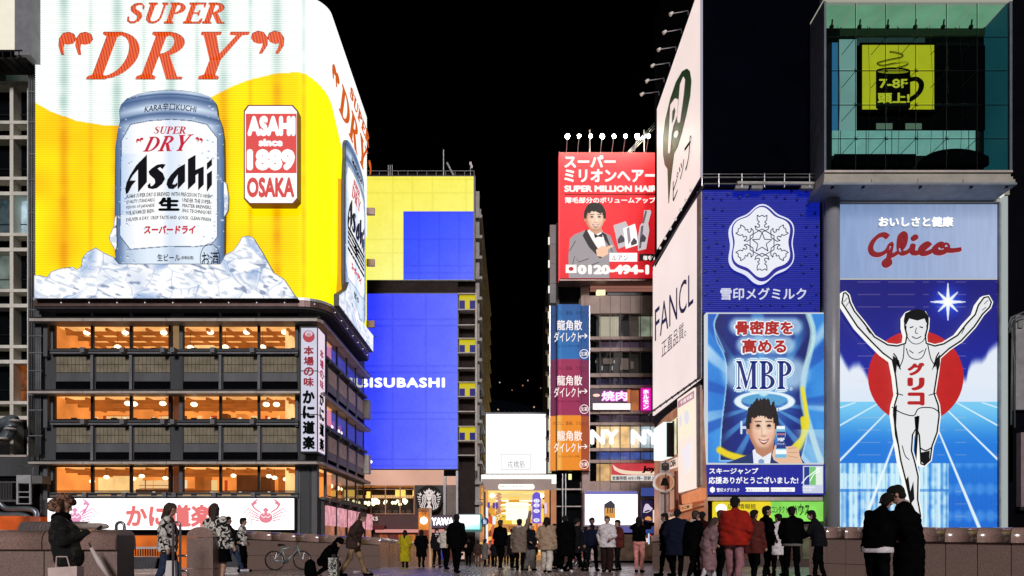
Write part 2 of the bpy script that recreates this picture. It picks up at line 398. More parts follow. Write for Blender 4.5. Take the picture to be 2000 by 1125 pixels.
# ---------------------------------------------------------------- people: smooth-blended bodies meshed from distance fields
def surfnet(f, lo, hi, h):
    n = [max(4, int((hi[i]-lo[i])/h)+2) for i in range(3)]
    ax = [lo[i]+h*np.arange(n[i]) for i in range(3)]
    X, Y, Z = np.meshgrid(*ax, indexing='ij'); D = f(X.astype(np.float32), Y.astype(np.float32), Z.astype(np.float32))
    S = D < 0
    acc = np.zeros((n[0]-1, n[1]-1, n[2]-1, 3)); cnt = np.zeros((n[0]-1, n[1]-1, n[2]-1))
    C = [(i, j, k) for i in (0, 1) for j in (0, 1) for k in (0, 1)]
    sl = lambda c: tuple(slice(c[a], n[a]-1+c[a]) for a in range(3))
    for a in C:
        for ax_ in range(3):
            if a[ax_]: continue
            b = list(a); b[ax_] = 1
            Da, Db = D[sl(a)], D[sl(b)]; m = (Da < 0) != (Db < 0)
            t = np.where(m, Da/np.where(m, Da-Db, 1), 0)
            for q in range(3):
                acc[..., q] += np.where(m, a[q]+(t if q == ax_ else 0), 0)
            cnt += m
    act = cnt > 0; idx = -np.ones(act.shape, int); idx[act] = np.arange(act.sum())
    I = np.argwhere(act); V = (I+acc[act]/cnt[act][:, None])*h+np.array(lo)
    Q = []
    for ax_ in range(3):
        a = [slice(1, n[0]-1), slice(1, n[1]-1), slice(1, n[2]-1)]; a[ax_] = slice(0, n[ax_]-1)
        b = list(a); b[ax_] = slice(1, n[ax_])
        Sa, Sb = S[tuple(a)], S[tuple(b)]; m = Sa != Sb; P = np.argwhere(m); fl = Sa[m]
        P = P+np.array([1 if q != ax_ else 0 for q in range(3)])
        u, v = [(1, 2), (2, 0), (0, 1)][ax_]
        def g(du, dv):
            R = P.copy(); R[:, u] -= du; R[:, v] -= dv; return idx[R[:, 0], R[:, 1], R[:, 2]]
        q = np.stack([g(1, 1), g(0, 1), g(0, 0), g(1, 0)], 1); q[~fl] = q[~fl][:, ::-1]; Q.append(q)
    Q = np.concatenate(Q); return V, Q[(Q >= 0).all(1)]
def rcone(X, Y, Z, a, b, r1, r2):
    a = np.array(a, np.float32); d = np.array(b, np.float32)-a; L = float((d*d).sum())+1e-9
    t = np.clip(((X-a[0])*d[0]+(Y-a[1])*d[1]+(Z-a[2])*d[2])/L, 0, 1)
    return np.sqrt((X-a[0]-t*d[0])**2+(Y-a[1]-t*d[1])**2+(Z-a[2]-t*d[2])**2)-(r1+(r2-r1)*t)
def smin(a, b, k):
    h = np.clip(.5+.5*(b-a)/k, 0, 1); return b*(1-h)+a*h-k*h*(1-h)
def field(cones, k=.03, wr=0.0, cut=None, seed=0):
    def f(X, Y, Z):
        D = None
        for c in cones:
            d = rcone(X, Y, Z, *c[:4]) if len(c) == 4 else np.sqrt(((X-c[0][0])/c[2][0])**2+((Y-c[0][1])/c[2][1])**2+((Z-c[0][2])/c[2][2])**2)*min(c[2])-min(c[2])
            D = d if D is None else smin(D, d, k)
        if wr: D = D+wr*(1.6*np.sin(13*Z+14*X+9*Y+seed)*np.sin(11*X-8*Y+seed*2)+1.1*np.sin(31*Z+19*X+seed+3*np.sin(6*Z))*np.sin(9*Y+7*Z+seed)+.5*np.sin(52*Z-30*X+seed))
        if cut is not None:
            for p, n in cut:
                D = np.maximum(D, (X-p[0])*n[0]+(Y-p[1])*n[1]+(Z-p[2])*n[2])
        return D
    return f
def sdf_obj(name, cones, h, mat, parent, M, k=.03, wr=0, cut=None, seed=0):
    lo = [1e9]*3; hi = [-1e9]*3
    for c in cones:
        if len(c) == 4:
            for p, r in ((c[0], c[2]), (c[1], c[3])):
                for i in range(3): lo[i] = min(lo[i], p[i]-r); hi[i] = max(hi[i], p[i]+r)
        else:
            for i in range(3): lo[i] = min(lo[i], c[0][i]-c[2][i]); hi[i] = max(hi[i], c[0][i]+c[2][i])
    lo = [a-2.5*h-.02 for a in lo]; hi = [a+2.5*h+.02 for a in hi]
    V, Q = surfnet(field(cones, k, wr, cut, seed), lo, hi, h)
    if not len(Q): return None
    me = bpy.data.meshes.new(name); me.vertices.add(len(V)); me.vertices.foreach_set('co', V.astype(np.float32).reshape(-1))
    me.loops.add(len(Q)*4); me.loops.foreach_set('vertex_index', Q.reshape(-1).astype(np.int32))
    me.polygons.add(len(Q)); me.polygons.foreach_set('loop_start', (np.arange(len(Q))*4).astype(np.int32))
    me.update(calc_edges=True); me.polygons.foreach_set('use_smooth', [True]*len(Q)); me.materials.append(mat)
    return link(bpy.data.objects.new(name, me), parent, M)
def cloth(name, h_, rough=.85, scale=9, var=.35, spec=.3):
    return PM("cloth_"+name, tuple(lin(hx(h_))), rough, 0, var, scale, .5, spec)
SKIN = PM("skin", (.42, .24, .17), .5, 0, .08, 6, .1)
SKIN2 = PM("skin_dark", (.17, .085, .06), .5, 0, .08, 6, .1)
HAIRB = PM("hair_black", (.012, .01, .01), .45, 0, .4, 30, .5)
HAIRN = PM("hair_brown", (.045, .022, .014), .45, 0, .4, 30, .5)
WHITE_MASK = PM("face_mask", (.75, .75, .78), .8, 0, .05, 9, .2)
SHOE_D = cloth("shoe_dark", "0c0c0e"); SHOE_W = cloth("shoe_white", "d8d8de")
def lerp(a, b, t): return tuple(a[i]*(1-t)+b[i]*t for i in range(3))
def person(label, px, K, face, H=1.68, arms=('down', 'down'), step=0.12, lean=0.0, side=0.0, look=0.0, bow=0.0, top=None, hem=.82, tr=.05,
           bottom=None, bkind='trousers', shoes=SHOE_D, hair=HAIRB, hlen=0.0, mask=False, group=None, h=.017, skin=SKIN,
           hood=None, hat=None, collar=None, zoff=0.0, crouch=0.0, detail=False, name="person", shirt=None, wr=.0065, scarf=None):
    """face: heading in degrees, 0 = looking away from the camera, 90 = to the right, 180 = towards the camera"""
    Y = K*F; x = X_(px, K); s = H/1.75
    base = Vector((x, Y, gz(Y)+zoff))
    root = thing(name, label, "person", base, group)
    M = Matrix.Translation(base) @ Matrix.Rotation(math.radians(-face), 4, 'Z') @ Matrix.Scale(s, 4)
    hz = .95-crouch; step = step*1.5
    kn = .5-.25*crouch
    # joints, local: x right, y forward
    piv = Vector((0, 0, hz))
    def T(p):   # upper body lean
        v = Vector(p)-Vector((0, 0, .95)); R = Matrix.Rotation(-math.radians(lean), 3, 'X') @ Matrix.Rotation(math.radians(side), 3, 'Y')
        v = R @ v; return tuple(v+piv)
    neck = T((0, -.015, 1.47)); headc = Vector(T((0, .01, 1.63)))
    headR = Matrix.Rotation(-math.radians(lean*.5+bow), 3, 'X') @ Matrix.Rotation(-math.radians(look), 3, 'Z')
    headc = Vector(neck)+Matrix.Rotation(-math.radians(bow*.6), 3, 'X') @ (headc-Vector(neck))
    def HD(p): return tuple(headc+headR @ Vector(p))
    hips = [(-.095, 0, hz-.02), (.095, 0, hz-.02)]
    knees = [(-.1, step*.5+.5*crouch+.02, kn), (.1, -step*.35+.4*crouch+.03, kn)]
    ank = [(-.1, step, .085), (.1, -step, .09)]
    toes = [(-.12, step+.16, .035), (.12, -step+.15, .035)]
    sh = [T((-.185, 0, 1.41)), T((.185, 0, 1.41))]
    AR = {'down': ((.05, -.03, 1.14), (.08, .05, .88)), 'phone': ((.05, .0, 1.15), (-.1, .25, 1.22)), 'up': ((.05, .2, 1.5), (-.06, .3, 1.72)),
          'high': ((.07, .14, 1.62), (.12, .25, 1.93)), 'pocket': ((.09, -.06, 1.15), (.03, .1, .97)), 'fwd': ((.05, .05, 1.14), (-.02, .28, 1.06)),
          'cam': ((.1, .2, 1.42), (-.1, .24, 1.6)), 'back': ((.08, -.14, 1.17), (.1, -.2, .92)), 'rail': ((.1, .16, 1.2), (-.05, .36, 1.14)), 'hug': ((.1, .2, 1.22), (-.08, .38, 1.2))}
    elb = []; wri = []
    for i, sg in ((0, -1), (1, 1)):
        e, w = AR[arms[i]]; elb.append(T((sg*(.19+e[0]), e[1], e[2]))); wri.append(T((sg*(.19+w[0]), w[1], w[2])))
    body = [((0, 0, 0), (0, 0, 0), (.1, .1, .1))]; body = []
    # head: skull, jaw, nose, ears, brow
    he = [(HD((0, -.012, .03)), HD((0, .012, .02)), .083, .08), (HD((0, .03, -.05)), HD((0, .045, -.075)), .055, .042),
          (HD((0, .088, .015)), HD((0, .103, -.025)), .012, .016), (HD((-.078, -.005, .0)), HD((-.082, -.01, -.03)), .014, .01),
          (HD((.078, -.005, .0)), HD((.082, -.01, -.03)), .014, .01), (HD((-.03, .078, -.055)), HD((.03, .078, -.055)), .01, .01)]
    tor = [(neck, T((0, .0, 1.52)), .055, .05), (T((-.12, 0, 1.38)), T((.12, 0, 1.38)), .09, .09), (T((-.06, 0, 1.25)), T((.06, 0, 1.25)), .115, .115),
           (T((0, 0, 1.2)), (0, 0, hz+.04), .12, .12), ((-.07, 0, hz), (.07, 0, hz), .11, .11)]
    body = he+tor
    for i in (0, 1):
        body += [(sh[i], elb[i], .05, .038), (elb[i], wri[i], .038, .026)]
        d = (Vector(wri[i])-Vector(elb[i])).normalized(); hc = Vector(wri[i])+d*.05
        body += [(wri[i], tuple(hc), .028, .034)]
        sx = d.cross(Vector((0, 0, 1))); sx = sx.normalized() if sx.length > .1 else Vector((1, 0, 0))
        up = sx.cross(d)
        for q in range(4):
            o = sx*(-.027+.018*q); l = (.055, .065, .06, .048)[q]; m1 = hc+o+d*(.02+l*.5); m2 = m1+d*l*.35-up*l*.4
            body += [(tuple(hc+o), tuple(m1), .011, .010), (tuple(m1), tuple(m2), .010, .008)]
        body += [(tuple(hc-sx*.02-d*.02), tuple(hc-sx*.05+d*.03-up*.015), .013, .010)]
        body += [(hips[i], knees[i], .078, .052), (knees[i], ank[i], .05, .034), (ank[i], toes[i], .035, .028)]
    sdf_obj("body", body, h*(.62 if detail else .85), skin, root, M, k=.022 if detail else .03)
    top = top or cloth("black", "0b0b0d")
    ext = tr = tr*.62; wr = wr*1.0
    # jacket / coat
    jk = [(T((-.13, -.01, 1.365)), T((.13, -.01, 1.365)), .085+ext*.5, .085+ext*.5), (T((-.05, -.01, 1.42)), T((.05, -.01, 1.42)), .075+ext*.4, .075+ext*.4), (T((-.07, 0, 1.24)), T((.07, 0, 1.24)), .125+ext, .125+ext), (T((-.05, 0, 1.12)), T((.05, 0, 1.12)), .12+ext, .12+ext),
          (T((-.055, 0, 1.1)), (-.055, 0, hz), .12+ext, .13+ext), (T((.055, 0, 1.1)), (.055, 0, hz), .12+ext, .13+ext)]
    if hem < .9 and not crouch:
        jk += [((-.06, 0, hz), (-.07, 0, hem-.1), .12+ext, .135+ext), ((.06, 0, hz), (.07, 0, hem-.1), .12+ext, .135+ext)]
    jk += [(neck, T((0, -.01, 1.5)), .07, .068)]
    for i in (0, 1):
        jk += [(sh[i], elb[i], .058+ext*.35, .05+ext*.35), (elb[i], wri[i], .05+ext*.35, .038+ext*.3)]
    sdf_obj("jacket" if hem > .72 else "coat", jk, h, top, root, M, k=.032, wr=wr, cut=[((0, 0, max(hem, .12) if not crouch else hz-.12), (0, 0, -1))] if True else None, seed=px)
    if shirt is not None:
        sdf_obj("shirt", [((-.06, 0, hz), (.06, 0, hz), .125+ext*.8, .125+ext*.8), ((-.06, 0, hem-.05), (.06, 0, hem-.05), .13+ext*.8, .13+ext*.8)], h, shirt, root, M, cut=[((0, 0, hem-.06), (0, 0, -1)), ((0, 0, hem+.03), (0, 0, 1))])
    bottom = bottom or cloth("black_trousers", "0a0a0c")
    if bkind == 'trousers' or bkind == 'wide':
        w = .035 if bkind == 'wide' else 0.0
        tc = [((-.07, 0, hz), (.07, 0, hz), .125, .125)]
        for i in (0, 1):
            tc += [(hips[i], knees[i], .098+w*.5, .072+w), (knees[i], (ank[i][0], ank[i][1]-.005, .09), .07+w, .055+w*1.4)]
        sdf_obj("trousers", tc, h, bottom, root, M, k=.03, wr=wr, cut=[((0, 0, .07), (0, 0, -1))], seed=px+3)
    else:
        sdf_obj("skirt", [((-.06, 0, hz), (.06, 0, hz), .13, .13), ((-.07, 0, hz), (-.11, 0, .52), .13, .16), ((.07, 0, hz), (.11, 0, .52), .13, .16)], h, bottom, root, M, k=.05, wr=wr, cut=[((0, 0, .58), (0, 0, -1))])
    for i in (0, 1):
        a, t = ank[i], toes[i]
        sdf_obj("shoe", [((a[0], a[1]-.04, .045), (t[0], t[1], .04), .045, .042), ((a[0], a[1]-.01, .06), (a[0], a[1], .1), .045, .043)], h*.8, shoes, root, M, k=.02, cut=[((0, 0, .0), (0, 0, -1))])
    # hair
    if hood is None and hat is None:
        hc_ = [(HD((0, -.025, .045)), HD((0, .015, .065)), .09, .075), (HD((0, -.045, .0)), HD((0, -.05, -.04)), .072, .06),
               (HD((-.045, .05, .085)), HD((.045, .055, .085)), .03, .028), (HD((-.07, .0, .04)), HD((-.074, .01, .0)), .024, .018), (HD((.07, .0, .04)), HD((.074, .01, .0)), .024, .018)]
        if hlen > 0:
            hc_ += [(HD((0, -.06, 0)), HD((0, -.075, -.1-hlen)), .075, .055), (HD((-.06, -.03, 0)), HD((-.065, -.02, -.1-hlen*.7)), .045, .03), (HD((.06, -.03, 0)), HD((.065, -.02, -.1-hlen*.7)), .045, .03)]
        sdf_obj("hair", hc_, h*.75, hair, root, M, k=.025, wr=.003, seed=px)
    if hood is not None:
        sdf_obj("hood", [(HD((0, -.03, .035)), HD((0, .0, .05)), .108, .1), (HD((0, -.06, -.08)), HD((0, -.05, -.12)), .09, .09)], h*.8, hood, root, M, k=.03, wr=.003)
        sdf_obj("hair", [(HD((-.05, .06, .07)), HD((.05, .06, .07)), .03, .03)], h*.7, hair, root, M)
    if hat is not None:
        sdf_obj("hat", [(HD((0, -.02, .07)), HD((0, .01, .08)), .103, .098), (HD((-.1, -.02, .03)), HD((-.115, -.01, -.06)), .05, .045), (HD((.1, -.02, .03)), HD((.115, -.01, -.06)), .05, .045), (HD((-.06, .08, .08)), HD((.06, .08, .08)), .042, .042), (HD((0, -.09, .02)), HD((0, -.1, -.05)), .06, .055)], h*.7, hat, root, M, k=.02, wr=.008)
    if mask:
        sdf_obj("mask", [(HD((-.03, .06, -.03)), HD((.03, .06, -.03)), .04, .04), (HD((0, .075, -.01)), HD((0, .06, -.075)), .034, .03)], h*.6, WHITE_MASK, root, M, k=.02)
    elif detail:
        mb = [(HD((sx*.033, .084, .018)), HD((sx*.036, .084, .018)), .009, .009) for sx in (-1, 1)]
        sdf_obj("eye", [mb[0]], .004, HAIRB, root, M); sdf_obj("eye", [mb[1]], .004, HAIRB, root, M)
    if collar is not None:
        sdf_obj("collar", [(T((-.05, .02, 1.48)), T((.05, .02, 1.48)), .055, .055), (T((-.04, -.04, 1.48)), T((.04, -.04, 1.48)), .055, .055)], h*.8, collar, root, M, k=.02)
    if scarf is not None:
        sdf_obj("scarf", [(T((-.06, .05, 1.47)), T((.06, .05, 1.47)), .06, .06), (T((-.06, -.05, 1.47)), T((.06, -.05, 1.47)), .06, .06)], h*.8, scarf, root, M, k=.02, wr=.005)
    def world(p): return M @ Vector(p)
    return root, world, wri, elb, headc
_GY = [0, 8, 14, 21, 30, 46, 66, 400]; _GZ = [0, .04, .13, .15, 0, -.45, -.5, -.5]
def gz(Y): return float(np.interp(Y, _GY, _GZ))
# ---------------------------------------------------------------- common surfaces
CONC = PM("dark_painted_concrete", (.055, .06, .065), .75, 0, .3, .6, .2, streak=True)
CONC2 = PM("dark_metal_band", (.10, .105, .115), .55, 0, .3, .8, .1, streak=True)
BLACKW = PM("black_paint_and_shade", (.004, .004, .005), .9, 0, .2, 1, 0)
LEDGE = PM("ledge_metal", (.5, .45, .41), .5, .1, .25, .8, .1)
BRKT = PM("grey_bracket", (.16, .165, .18), .6, 0, .25, 1, .1)
TAN = PM("shoji_panel", (.24, .21, .145), .8, 0, .3, 1.6, .3)
FRAMEB = PM("bronze_black_frame", (.012, .01, .01), .4, .3, .3, 2, 0)
STEEL = PM("brushed_steel", (.55, .55, .58), .28, .9, .2, 2, .1, streak=True)
PIPE = PM("grey_pipe", (.14, .15, .165), .5, .2, .3, 1.2, .1)
GL_ = GLASS()
# ---------------------------------------------------------------- setting
def deck():
    xs = np.linspace(-14, 14, 29); ys = np.linspace(-8, 46, 109); v = []; f = []
    for y in ys:
        for x in xs: v.append((x, y, gz(y)))
    n = len(xs)
    for j in range(len(ys)-1):
        for i in range(n-1): f.append((j*n+i, j*n+i+1, (j+1)*n+i+1, (j+1)*n+i))
    m, nt, o = _new("bridge_paving")
    b = nt.nodes.new("ShaderNodeBsdfPrincipled"); g = nt.nodes.new("ShaderNodeNewGeometry")
    br = nt.nodes.new("ShaderNodeTexBrick"); br.inputs['Scale'].default_value = 1
    br.inputs['Brick Width'].default_value = .42; br.inputs['Row Height'].default_value = .21; br.inputs['Mortar Size'].default_value = .012
    br.inputs['Color1'].default_value = (.36, .27, .25, 1); br.inputs['Color2'].default_value = (.22, .17, .165, 1); br.inputs['Mortar'].default_value = (.06, .05, .05, 1)
    nt.links.new(g.outputs['Position'], br.inputs['Vector'])
    ns = nt.nodes.new("ShaderNodeTexNoise"); ns.inputs['Scale'].default_value = .9; ns.inputs['Detail'].default_value = 6
    nt.links.new(g.outputs['Position'], ns.inputs['Vector'])
    mr = nt.nodes.new("ShaderNodeMapRange"); mr.inputs[1].default_value = .35; mr.inputs[2].default_value = .7; mr.inputs[3].default_value = .16; mr.inputs[4].default_value = .42
    nt.links.new(ns.outputs[0], mr.inputs[0]); nt.links.new(mr.outputs[0], b.inputs['Roughness'])
    mx = nt.nodes.new("ShaderNodeMix"); mx.data_type = 'RGBA'; mx.blend_type = 'MULTIPLY'; mx.inputs[0].default_value = .35
    nt.links.new(br.outputs[0], mx.inputs[6]); nt.links.new(ns.outputs[0], mx.inputs[7]); nt.links.new(mx.outputs[2], b.inputs['Base Color'])
    bp = nt.nodes.new("ShaderNodeBump"); bp.inputs['Strength'].default_value = .5; bp.inputs['Distance'].default_value = .01
    nt.links.new(br.outputs[1], bp.inputs['Height']); bp.invert = True; nt.links.new(bp.outputs[0], b.inputs['Normal']); nt.links.new(b.outputs[0], o.inputs[0])
    meta(mobj("bridge_deck", v, f, m, smooth=True), kind='structure')
    meta(box("street", -60, 80, 46.01, 900, -1.2, -.51, PM("asphalt_paving", (.07, .065, .065), .45, 0, .3, .8, .2)), kind='structure')
    meta(box("canal_embankment", -200, 200, 40.5, 900, -8, -1.25, PM("embankment_stone", (.1, .1, .1), .8)), kind='structure')
    w = PM("canal_water_mat", (.01, .015, .015), .08, 0, .1, 1, .6); meta(box("canal_water", -300, 300, -300, 40.4, -8, -4.2, w), kind='structure')
    # raised guiding strips and lines of light stone inlaid in the deck
    t = PM("pale_stone_strip", (.34, .3, .28), .35, 0, .2, 3, .1)
    mb = MB()
    for i in range(30):
        x = -1.9+i*.13
        for a in range(16, 34):
            z0, z1 = gz(a), gz(a+1); n = len(mb.v)
            mb.v += [(x, a, z0+.008), (x+.045, a, z0+.008), (x+.045, a+1, z1+.008), (x, a+1, z1+.008)]; mb.f.append((n, n+1, n+2, n+3))
    meta(mb.build("guiding_strip", t), kind='structure')
deck()
# far hillside of the city beyond the street with its small lights
KH = .3
hill = poly("hillside", [[(880, 830), (900, 770), (950, 778), (1000, 785), (1060, 800), (1120, 775), (1140, 830)]], FP(KH), PM("dark_hill", (.0015, .0025, .004), 1, 0, .2, .02, 0), None, 0, 20); meta(hill, kind='structure')
for i, (x, y, c, r) in enumerate([(952, 730, "d8a090", 1), (976, 747, "c8d0c0", 1.3), (1000, 762, "d09080", 1), (1021, 753, "e09070", 1.3), (1031, 743, "e8c0b0", 1.2), (1056, 758, "c8a090", 1), (1043, 795, "e8b080", 1.6), (973, 800, "e8c898", 1.5)]):
    p = W(x, y, KH*.98)
    t_ = thing("distant_light", "tiny distant light above the arcade roof, %s" % ["faint red at the far left", "second from left, pale green", "faint red, middle left", "red one in the middle", "pink and highest, to the right", "dim one at the far right", "orange, low at the right near the roof", "warm, low at the left near the roof"][i], "light", (p.x, p.y, Z_(826, KH*.98)))
    mb = MB(); mb.ball(p, r*KH, 8, 5); mb.build("lamp", EM('#'+c, .8), t_); mb = MB(); mb.box(p.x-.03, p.x+.03, p.y, p.y+.06, Z_(826, KH*.98), p.z); mb.build("mast", BLACKW, t_)
# ---------------------------------------------------------------- crab restaurant building
KK = .03; XS = -11.4; YB = KK*F
def kani():
    t = thing("restaurant_building", "dark four storey restaurant building with lit orange windows below the giant beer billboard", "building", (-19, YB, -.5))
    Zk = lambda y: Z_(y, KK)
    YE = 11.4/288*F
    x0 = X_(78, KK)
    core = MB(); dep = .6
    # core wall: solid blocks between window bands (front and side share the same levels)
    bands = [(972, 1150), (822, 909), (682, 769), (560, 631)]
    for a, b in bands: core.box(x0, XS, YB, YE, Zk(b), Zk(a))
    core.box(x0, x0+.6, YB+.01, YE-.01, Zk(1100), Zk(600)); core.box(x0+.6, XS-.03, YE-.55, YE-.02, Zk(1100), Zk(600))
    core.build("wall", CONC, t)
    warm = [("ff9a3c", 1.0), ("ffab50", 1.15), ("ff9838", 1.0)]
    fl = [(631, 682), (769, 822), (909, 960+12)]
    ceil_m = EM('#ffb468', 1.1, var=.3, vscale=.5); wall_m = EM('#fa9040', 1.05, var=.35, vscale=.45); wall_l = EM('#ffcc84', 1.15, var=.2, vscale=.8)  # room surfaces glow in their own colour, standing in for lamplight
    beam_glow = EM('#b45c20', .8, var=.3, vscale=1); dark_w = EM('#7c4020', .5, var=.4, vscale=.8); lamp_m = EM('#fff0c0', 3.0)  # beams and dark woodwork glow too, as if lamplit
    fl_m = PM("wood_floor", (.25, .12, .05), .5)
    for fi, (a, b) in enumerate(fl):
        za, zb = Zk(a), Zk(b)
        box("room_back", x0+.7, XS-.5, YB+5, YB+5.2, zb, za, wall_m, t)
        box("room_side", x0+.61, x0+.69, YB+.6, YB+5, zb, za, wall_m, t)  # glowing side wall, so the left windows look warm
        box("room_ceiling", x0+.7, XS-.4, YB+.7, YB+5, za-.06, za-.01, ceil_m, t)
        box("room_floor", x0+.7, XS-.4, YB+.5, YB+5, zb+.02, zb+.06, fl_m, t)
        # beams
        for i in range(13):
            x = X_(112+i*40, KK); box("ceiling_beam", x, x+.14, YB+.7, YB+4.9, za-.22, za-.07, beam_glow, t)
        for i in range(3): box("ceiling_beam", x0+.7, XS-.6, YB+1.3+i*1.2, YB+1.42+i*1.2, za-.32, za-.1, beam_glow, t)
        # inner partitions, glowing in different tones
        rr = random.Random(fi+3)
        for i in range(11):
            x = X_(108+i*44, KK); w = rr.uniform(.4, 1.5); hh = rr.uniform(.35, 1.0)*(za-zb)
            box("partition", x, x+w, YB+rr.uniform(3.4, 4.6), YB+4.8, zb+.07, zb+hh, [wall_l, dark_w, wall_m, beam_glow][rr.randrange(4)], t)
        if fi:   # shoji screens at left
            for i in range(9): box("shoji_screen", X_(125+i*17, KK), X_(139+i*17, KK), YB+4.4, YB+4.45, zb+.1, za-.5, EM('#ffcf90', .95), t)
            for i in range(5): box("shoji_rail", X_(122, KK), X_(282, KK), YB+4.36, YB+4.4, zb+.25+i*.2, zb+.29+i*.2, beam_glow, t)
        box("counter_top", x0+1.2, XS-.7, YB+1.6, YB+2.1, zb+.07, zb+.38, wall_l if fi else beam_glow, t)
        for i in range(16):   # menu strips, glasses and small wall lights
            x = X_(112+i*29.3, KK); box("menu_strip", x, x+.18+.1*(i % 3), YB+4.7, YB+4.75, zb+.5+.2*(i % 2), za-.45, EM(['#ffe8c0', '#c04020', '#ffd890', '#803818'][(i*7+fi) % 4], .9), t)
            if i % 2: box("table_item", x+.3, x+.42, YB+1.75, YB+1.85, zb+.38, zb+.52, EM('#fff0d0', 1.0), t)
        for i in range(12):
            x = X_(118+i*40, KK); box("chair_back", x, x+.32, YB+1.0, YB+1.1, zb+.06, zb+.36, FRAMEB, t)
        lamps = [[(170, 650), (245, 650), (320, 650), (230, 678), (372, 679), (411, 649), (482, 649), (556, 649), (440, 678), (513, 678), (265, 640)],
                 [(250, 788), (262, 789), (318, 788), (370, 772), (379, 790), (452, 775), (520, 790), (540, 790)],
                 [(208, 932), (260, 935), (277, 930), (323, 934), (456, 929), (525, 930), (536, 933), (558, 936), (180, 940)]][fi]
        for (px, py) in lamps:
            p = W(px, py, KK*1.03); mb = MB(); mb.ball(p, .2 if fi < 2 else .16, 12, 8, .7); o = mb.build("pendant_lamp", lamp_m, t, True)
            m2 = MB(); m2.tube([(p.x, p.y, p.z+.15), (p.x, p.y, za-.05)], .012, 5); m2.build("lamp_cord", FRAMEB, o)
        # windows: front
        cols = [(105, 178), (180, 254), (256, 330), (357, 429), (431, 504), (506, 580)]
        ya, yb = [(632, 682), (770, 820), (910, 960)][fi]
        for (a_, b_) in cols:
            f_ = MB()
            f_.fbox(a_, ya, b_, ya+2, KK, .12, -.02); f_.fbox(a_, yb-2, b_, yb, KK, .12, -.02); f_.fbox(a_, ya+2, a_+1.5, yb-2, KK, .12, -.02); f_.fbox(b_-1.5, ya+2, b_, yb-2, KK, .12, -.02)
            w = f_.build("window", FRAMEB, t); fb("pane", a_+1.5, ya+2, b_-1.5, yb-2, KK, .02, GL_, w, -.06)
        for px0, px1 in ((92, 104), (178, 180), (254, 256), (330, 334), (350, 357), (429, 431), (504, 506), (580, 588)):
            fb("window_post", px0, ya-2, px1, yb+2, KK, .3, CONC2 if px1-px0 > 6 else FRAMEB, t, .03)
        fb("window_post", 334.5, ya-1, 349.5, yb+1, KK, .2, dark_w if fi else EM('#c8a070', .45), t, -.25)
        fb("lintel", 92, ya-4, 588, ya-1, KK, .3, FRAMEB, t, .04)
        fb("side_column", 92, ya-1, 100, yb+17, KK, .5, CONC2, t, .35); fb("side_column", 578, ya, 584, yb+14, KK, .5, CONC2, t, .2)
        # sill beam, brackets and tubes
        fb("sill_beam", 102, yb+2, 585, yb+6, KK, .5, CONC, t, .25); fb("sill_rail", 104, yb+8, 585, yb+11, KK, .3, BRKT, t, .3)
        if fi < 2:
            for px in (174, 250, 328, 347, 424, 500):
                fb("sill_bracket", px-4, yb+2.5, px+4, yb+12, KK, .9, BRKT, t, .7)
            py0 = [697, 835][fi]
            for k, (a_, b_) in enumerate([(111, 178), (189, 254), (264, 333), (360, 427), (438, 504), (513, 580)]):
                n = 9; w_ = (b_-a_)/n
                o = fb("panel_bay", a_, py0, b_, py0+31, KK, .1, PM("shoji_ground", (.06, .055, .04), .8), t, .015)
                for j in range(n):   # the light boards of each bay
                    for r in range(2):
                        q = fb("shoji_board", a_+j*w_+.35, py0+.5+r*15.6, a_+(j+1)*w_-.35, py0+15+r*15.6, KK, .05, TAN, t, .05)
                fb("apron", a_, py0+31.5, b_, py0+48, KK, .1, CONC2, t, .03)
                fb("recess_shade", a_-2, py0+48.5, b_+2, py0+63, KK, .1, BLACKW, t, .012)  # flat black board: the shade of a recess put in as colour
            for px in (182.5, 258, 432, 507.5):
                fb("vertical_post", px-2.5, py0-4, px+2.5, py0+65, KK, .3, BRKT, t, .18)
            fb("column_face", 334, py0-6, 358, py0+66, KK, .3, CONC, t, .06)
        else:
            for px in (174, 250, 328, 347, 424, 500): fb("sill_bracket", px-4, yb+3, px+4, yb+12, KK, .9, BRKT, t, .5)
    for a_, b_ in ((110, 180), (185, 257), (262, 334), (360, 430), (434, 505), (510, 582)): fb("recess_shade", a_, 607, b_, 618, KK, .1, BLACKW, t, .012)  # black boards painted as shaded recesses, no real depth
    for px in (182, 258, 432, 507): fb("vertical_post", px-2, 597, px+2, 618, KK, .3, BRKT, t, .18)
    fb("column_face", 584, 596, 619, 972, KK, .1, CONC, t, .03)
    # thin roofs at each storey, front and side
    for (a, b, x_) in ((621, 627, 77), (763, 768, 75), (901, 906, 75)):
        k9 = (YB-.9)/F; z1, z0 = Z_(a, k9), Z_(b, k9)
        v = [(X_(x_, KK), YB-.9, z0), (XS+.2, YB-.9, z0), (XS+.45, YB-.4, z0), (XS+.45, YE+.1, z0), (XS-.1, YE+.1, z0), (XS-.1, YB+.05, z0), (X_(x_, KK), YB+.05, z0)]
        n = len(v); v += [(p[0], p[1], z1) for p in v]
        f = [tuple(range(n))[::-1], tuple(range(n, 2*n))]+[(i, (i+1) % n, n+(i+1) % n, n+i) for i in range(n)]
        mobj("thin_roof", v, f, LEDGE, t)
        e = MB(); e.box(X_(x_, KK)+.02, XS+.4, YB-.93, YB-.905, z1+.0, z1+.05); e.box(XS+.455, XS+.48, YB-.4, YE+.1, z1, z1+.05); e.build("roof_edge", FRAMEB, t)
        for px in (162, 238, 325, 424, 500): fb("roof_joint", px-.4, a+.5, px+.4, b, (YB-.905)/F, .01, FRAMEB, t, 0)
    # side facade along the street
    ys = np.linspace(YB+1.8, YE-.5, 5); zr = [(631, 682), (769, 822), (909, 966)]
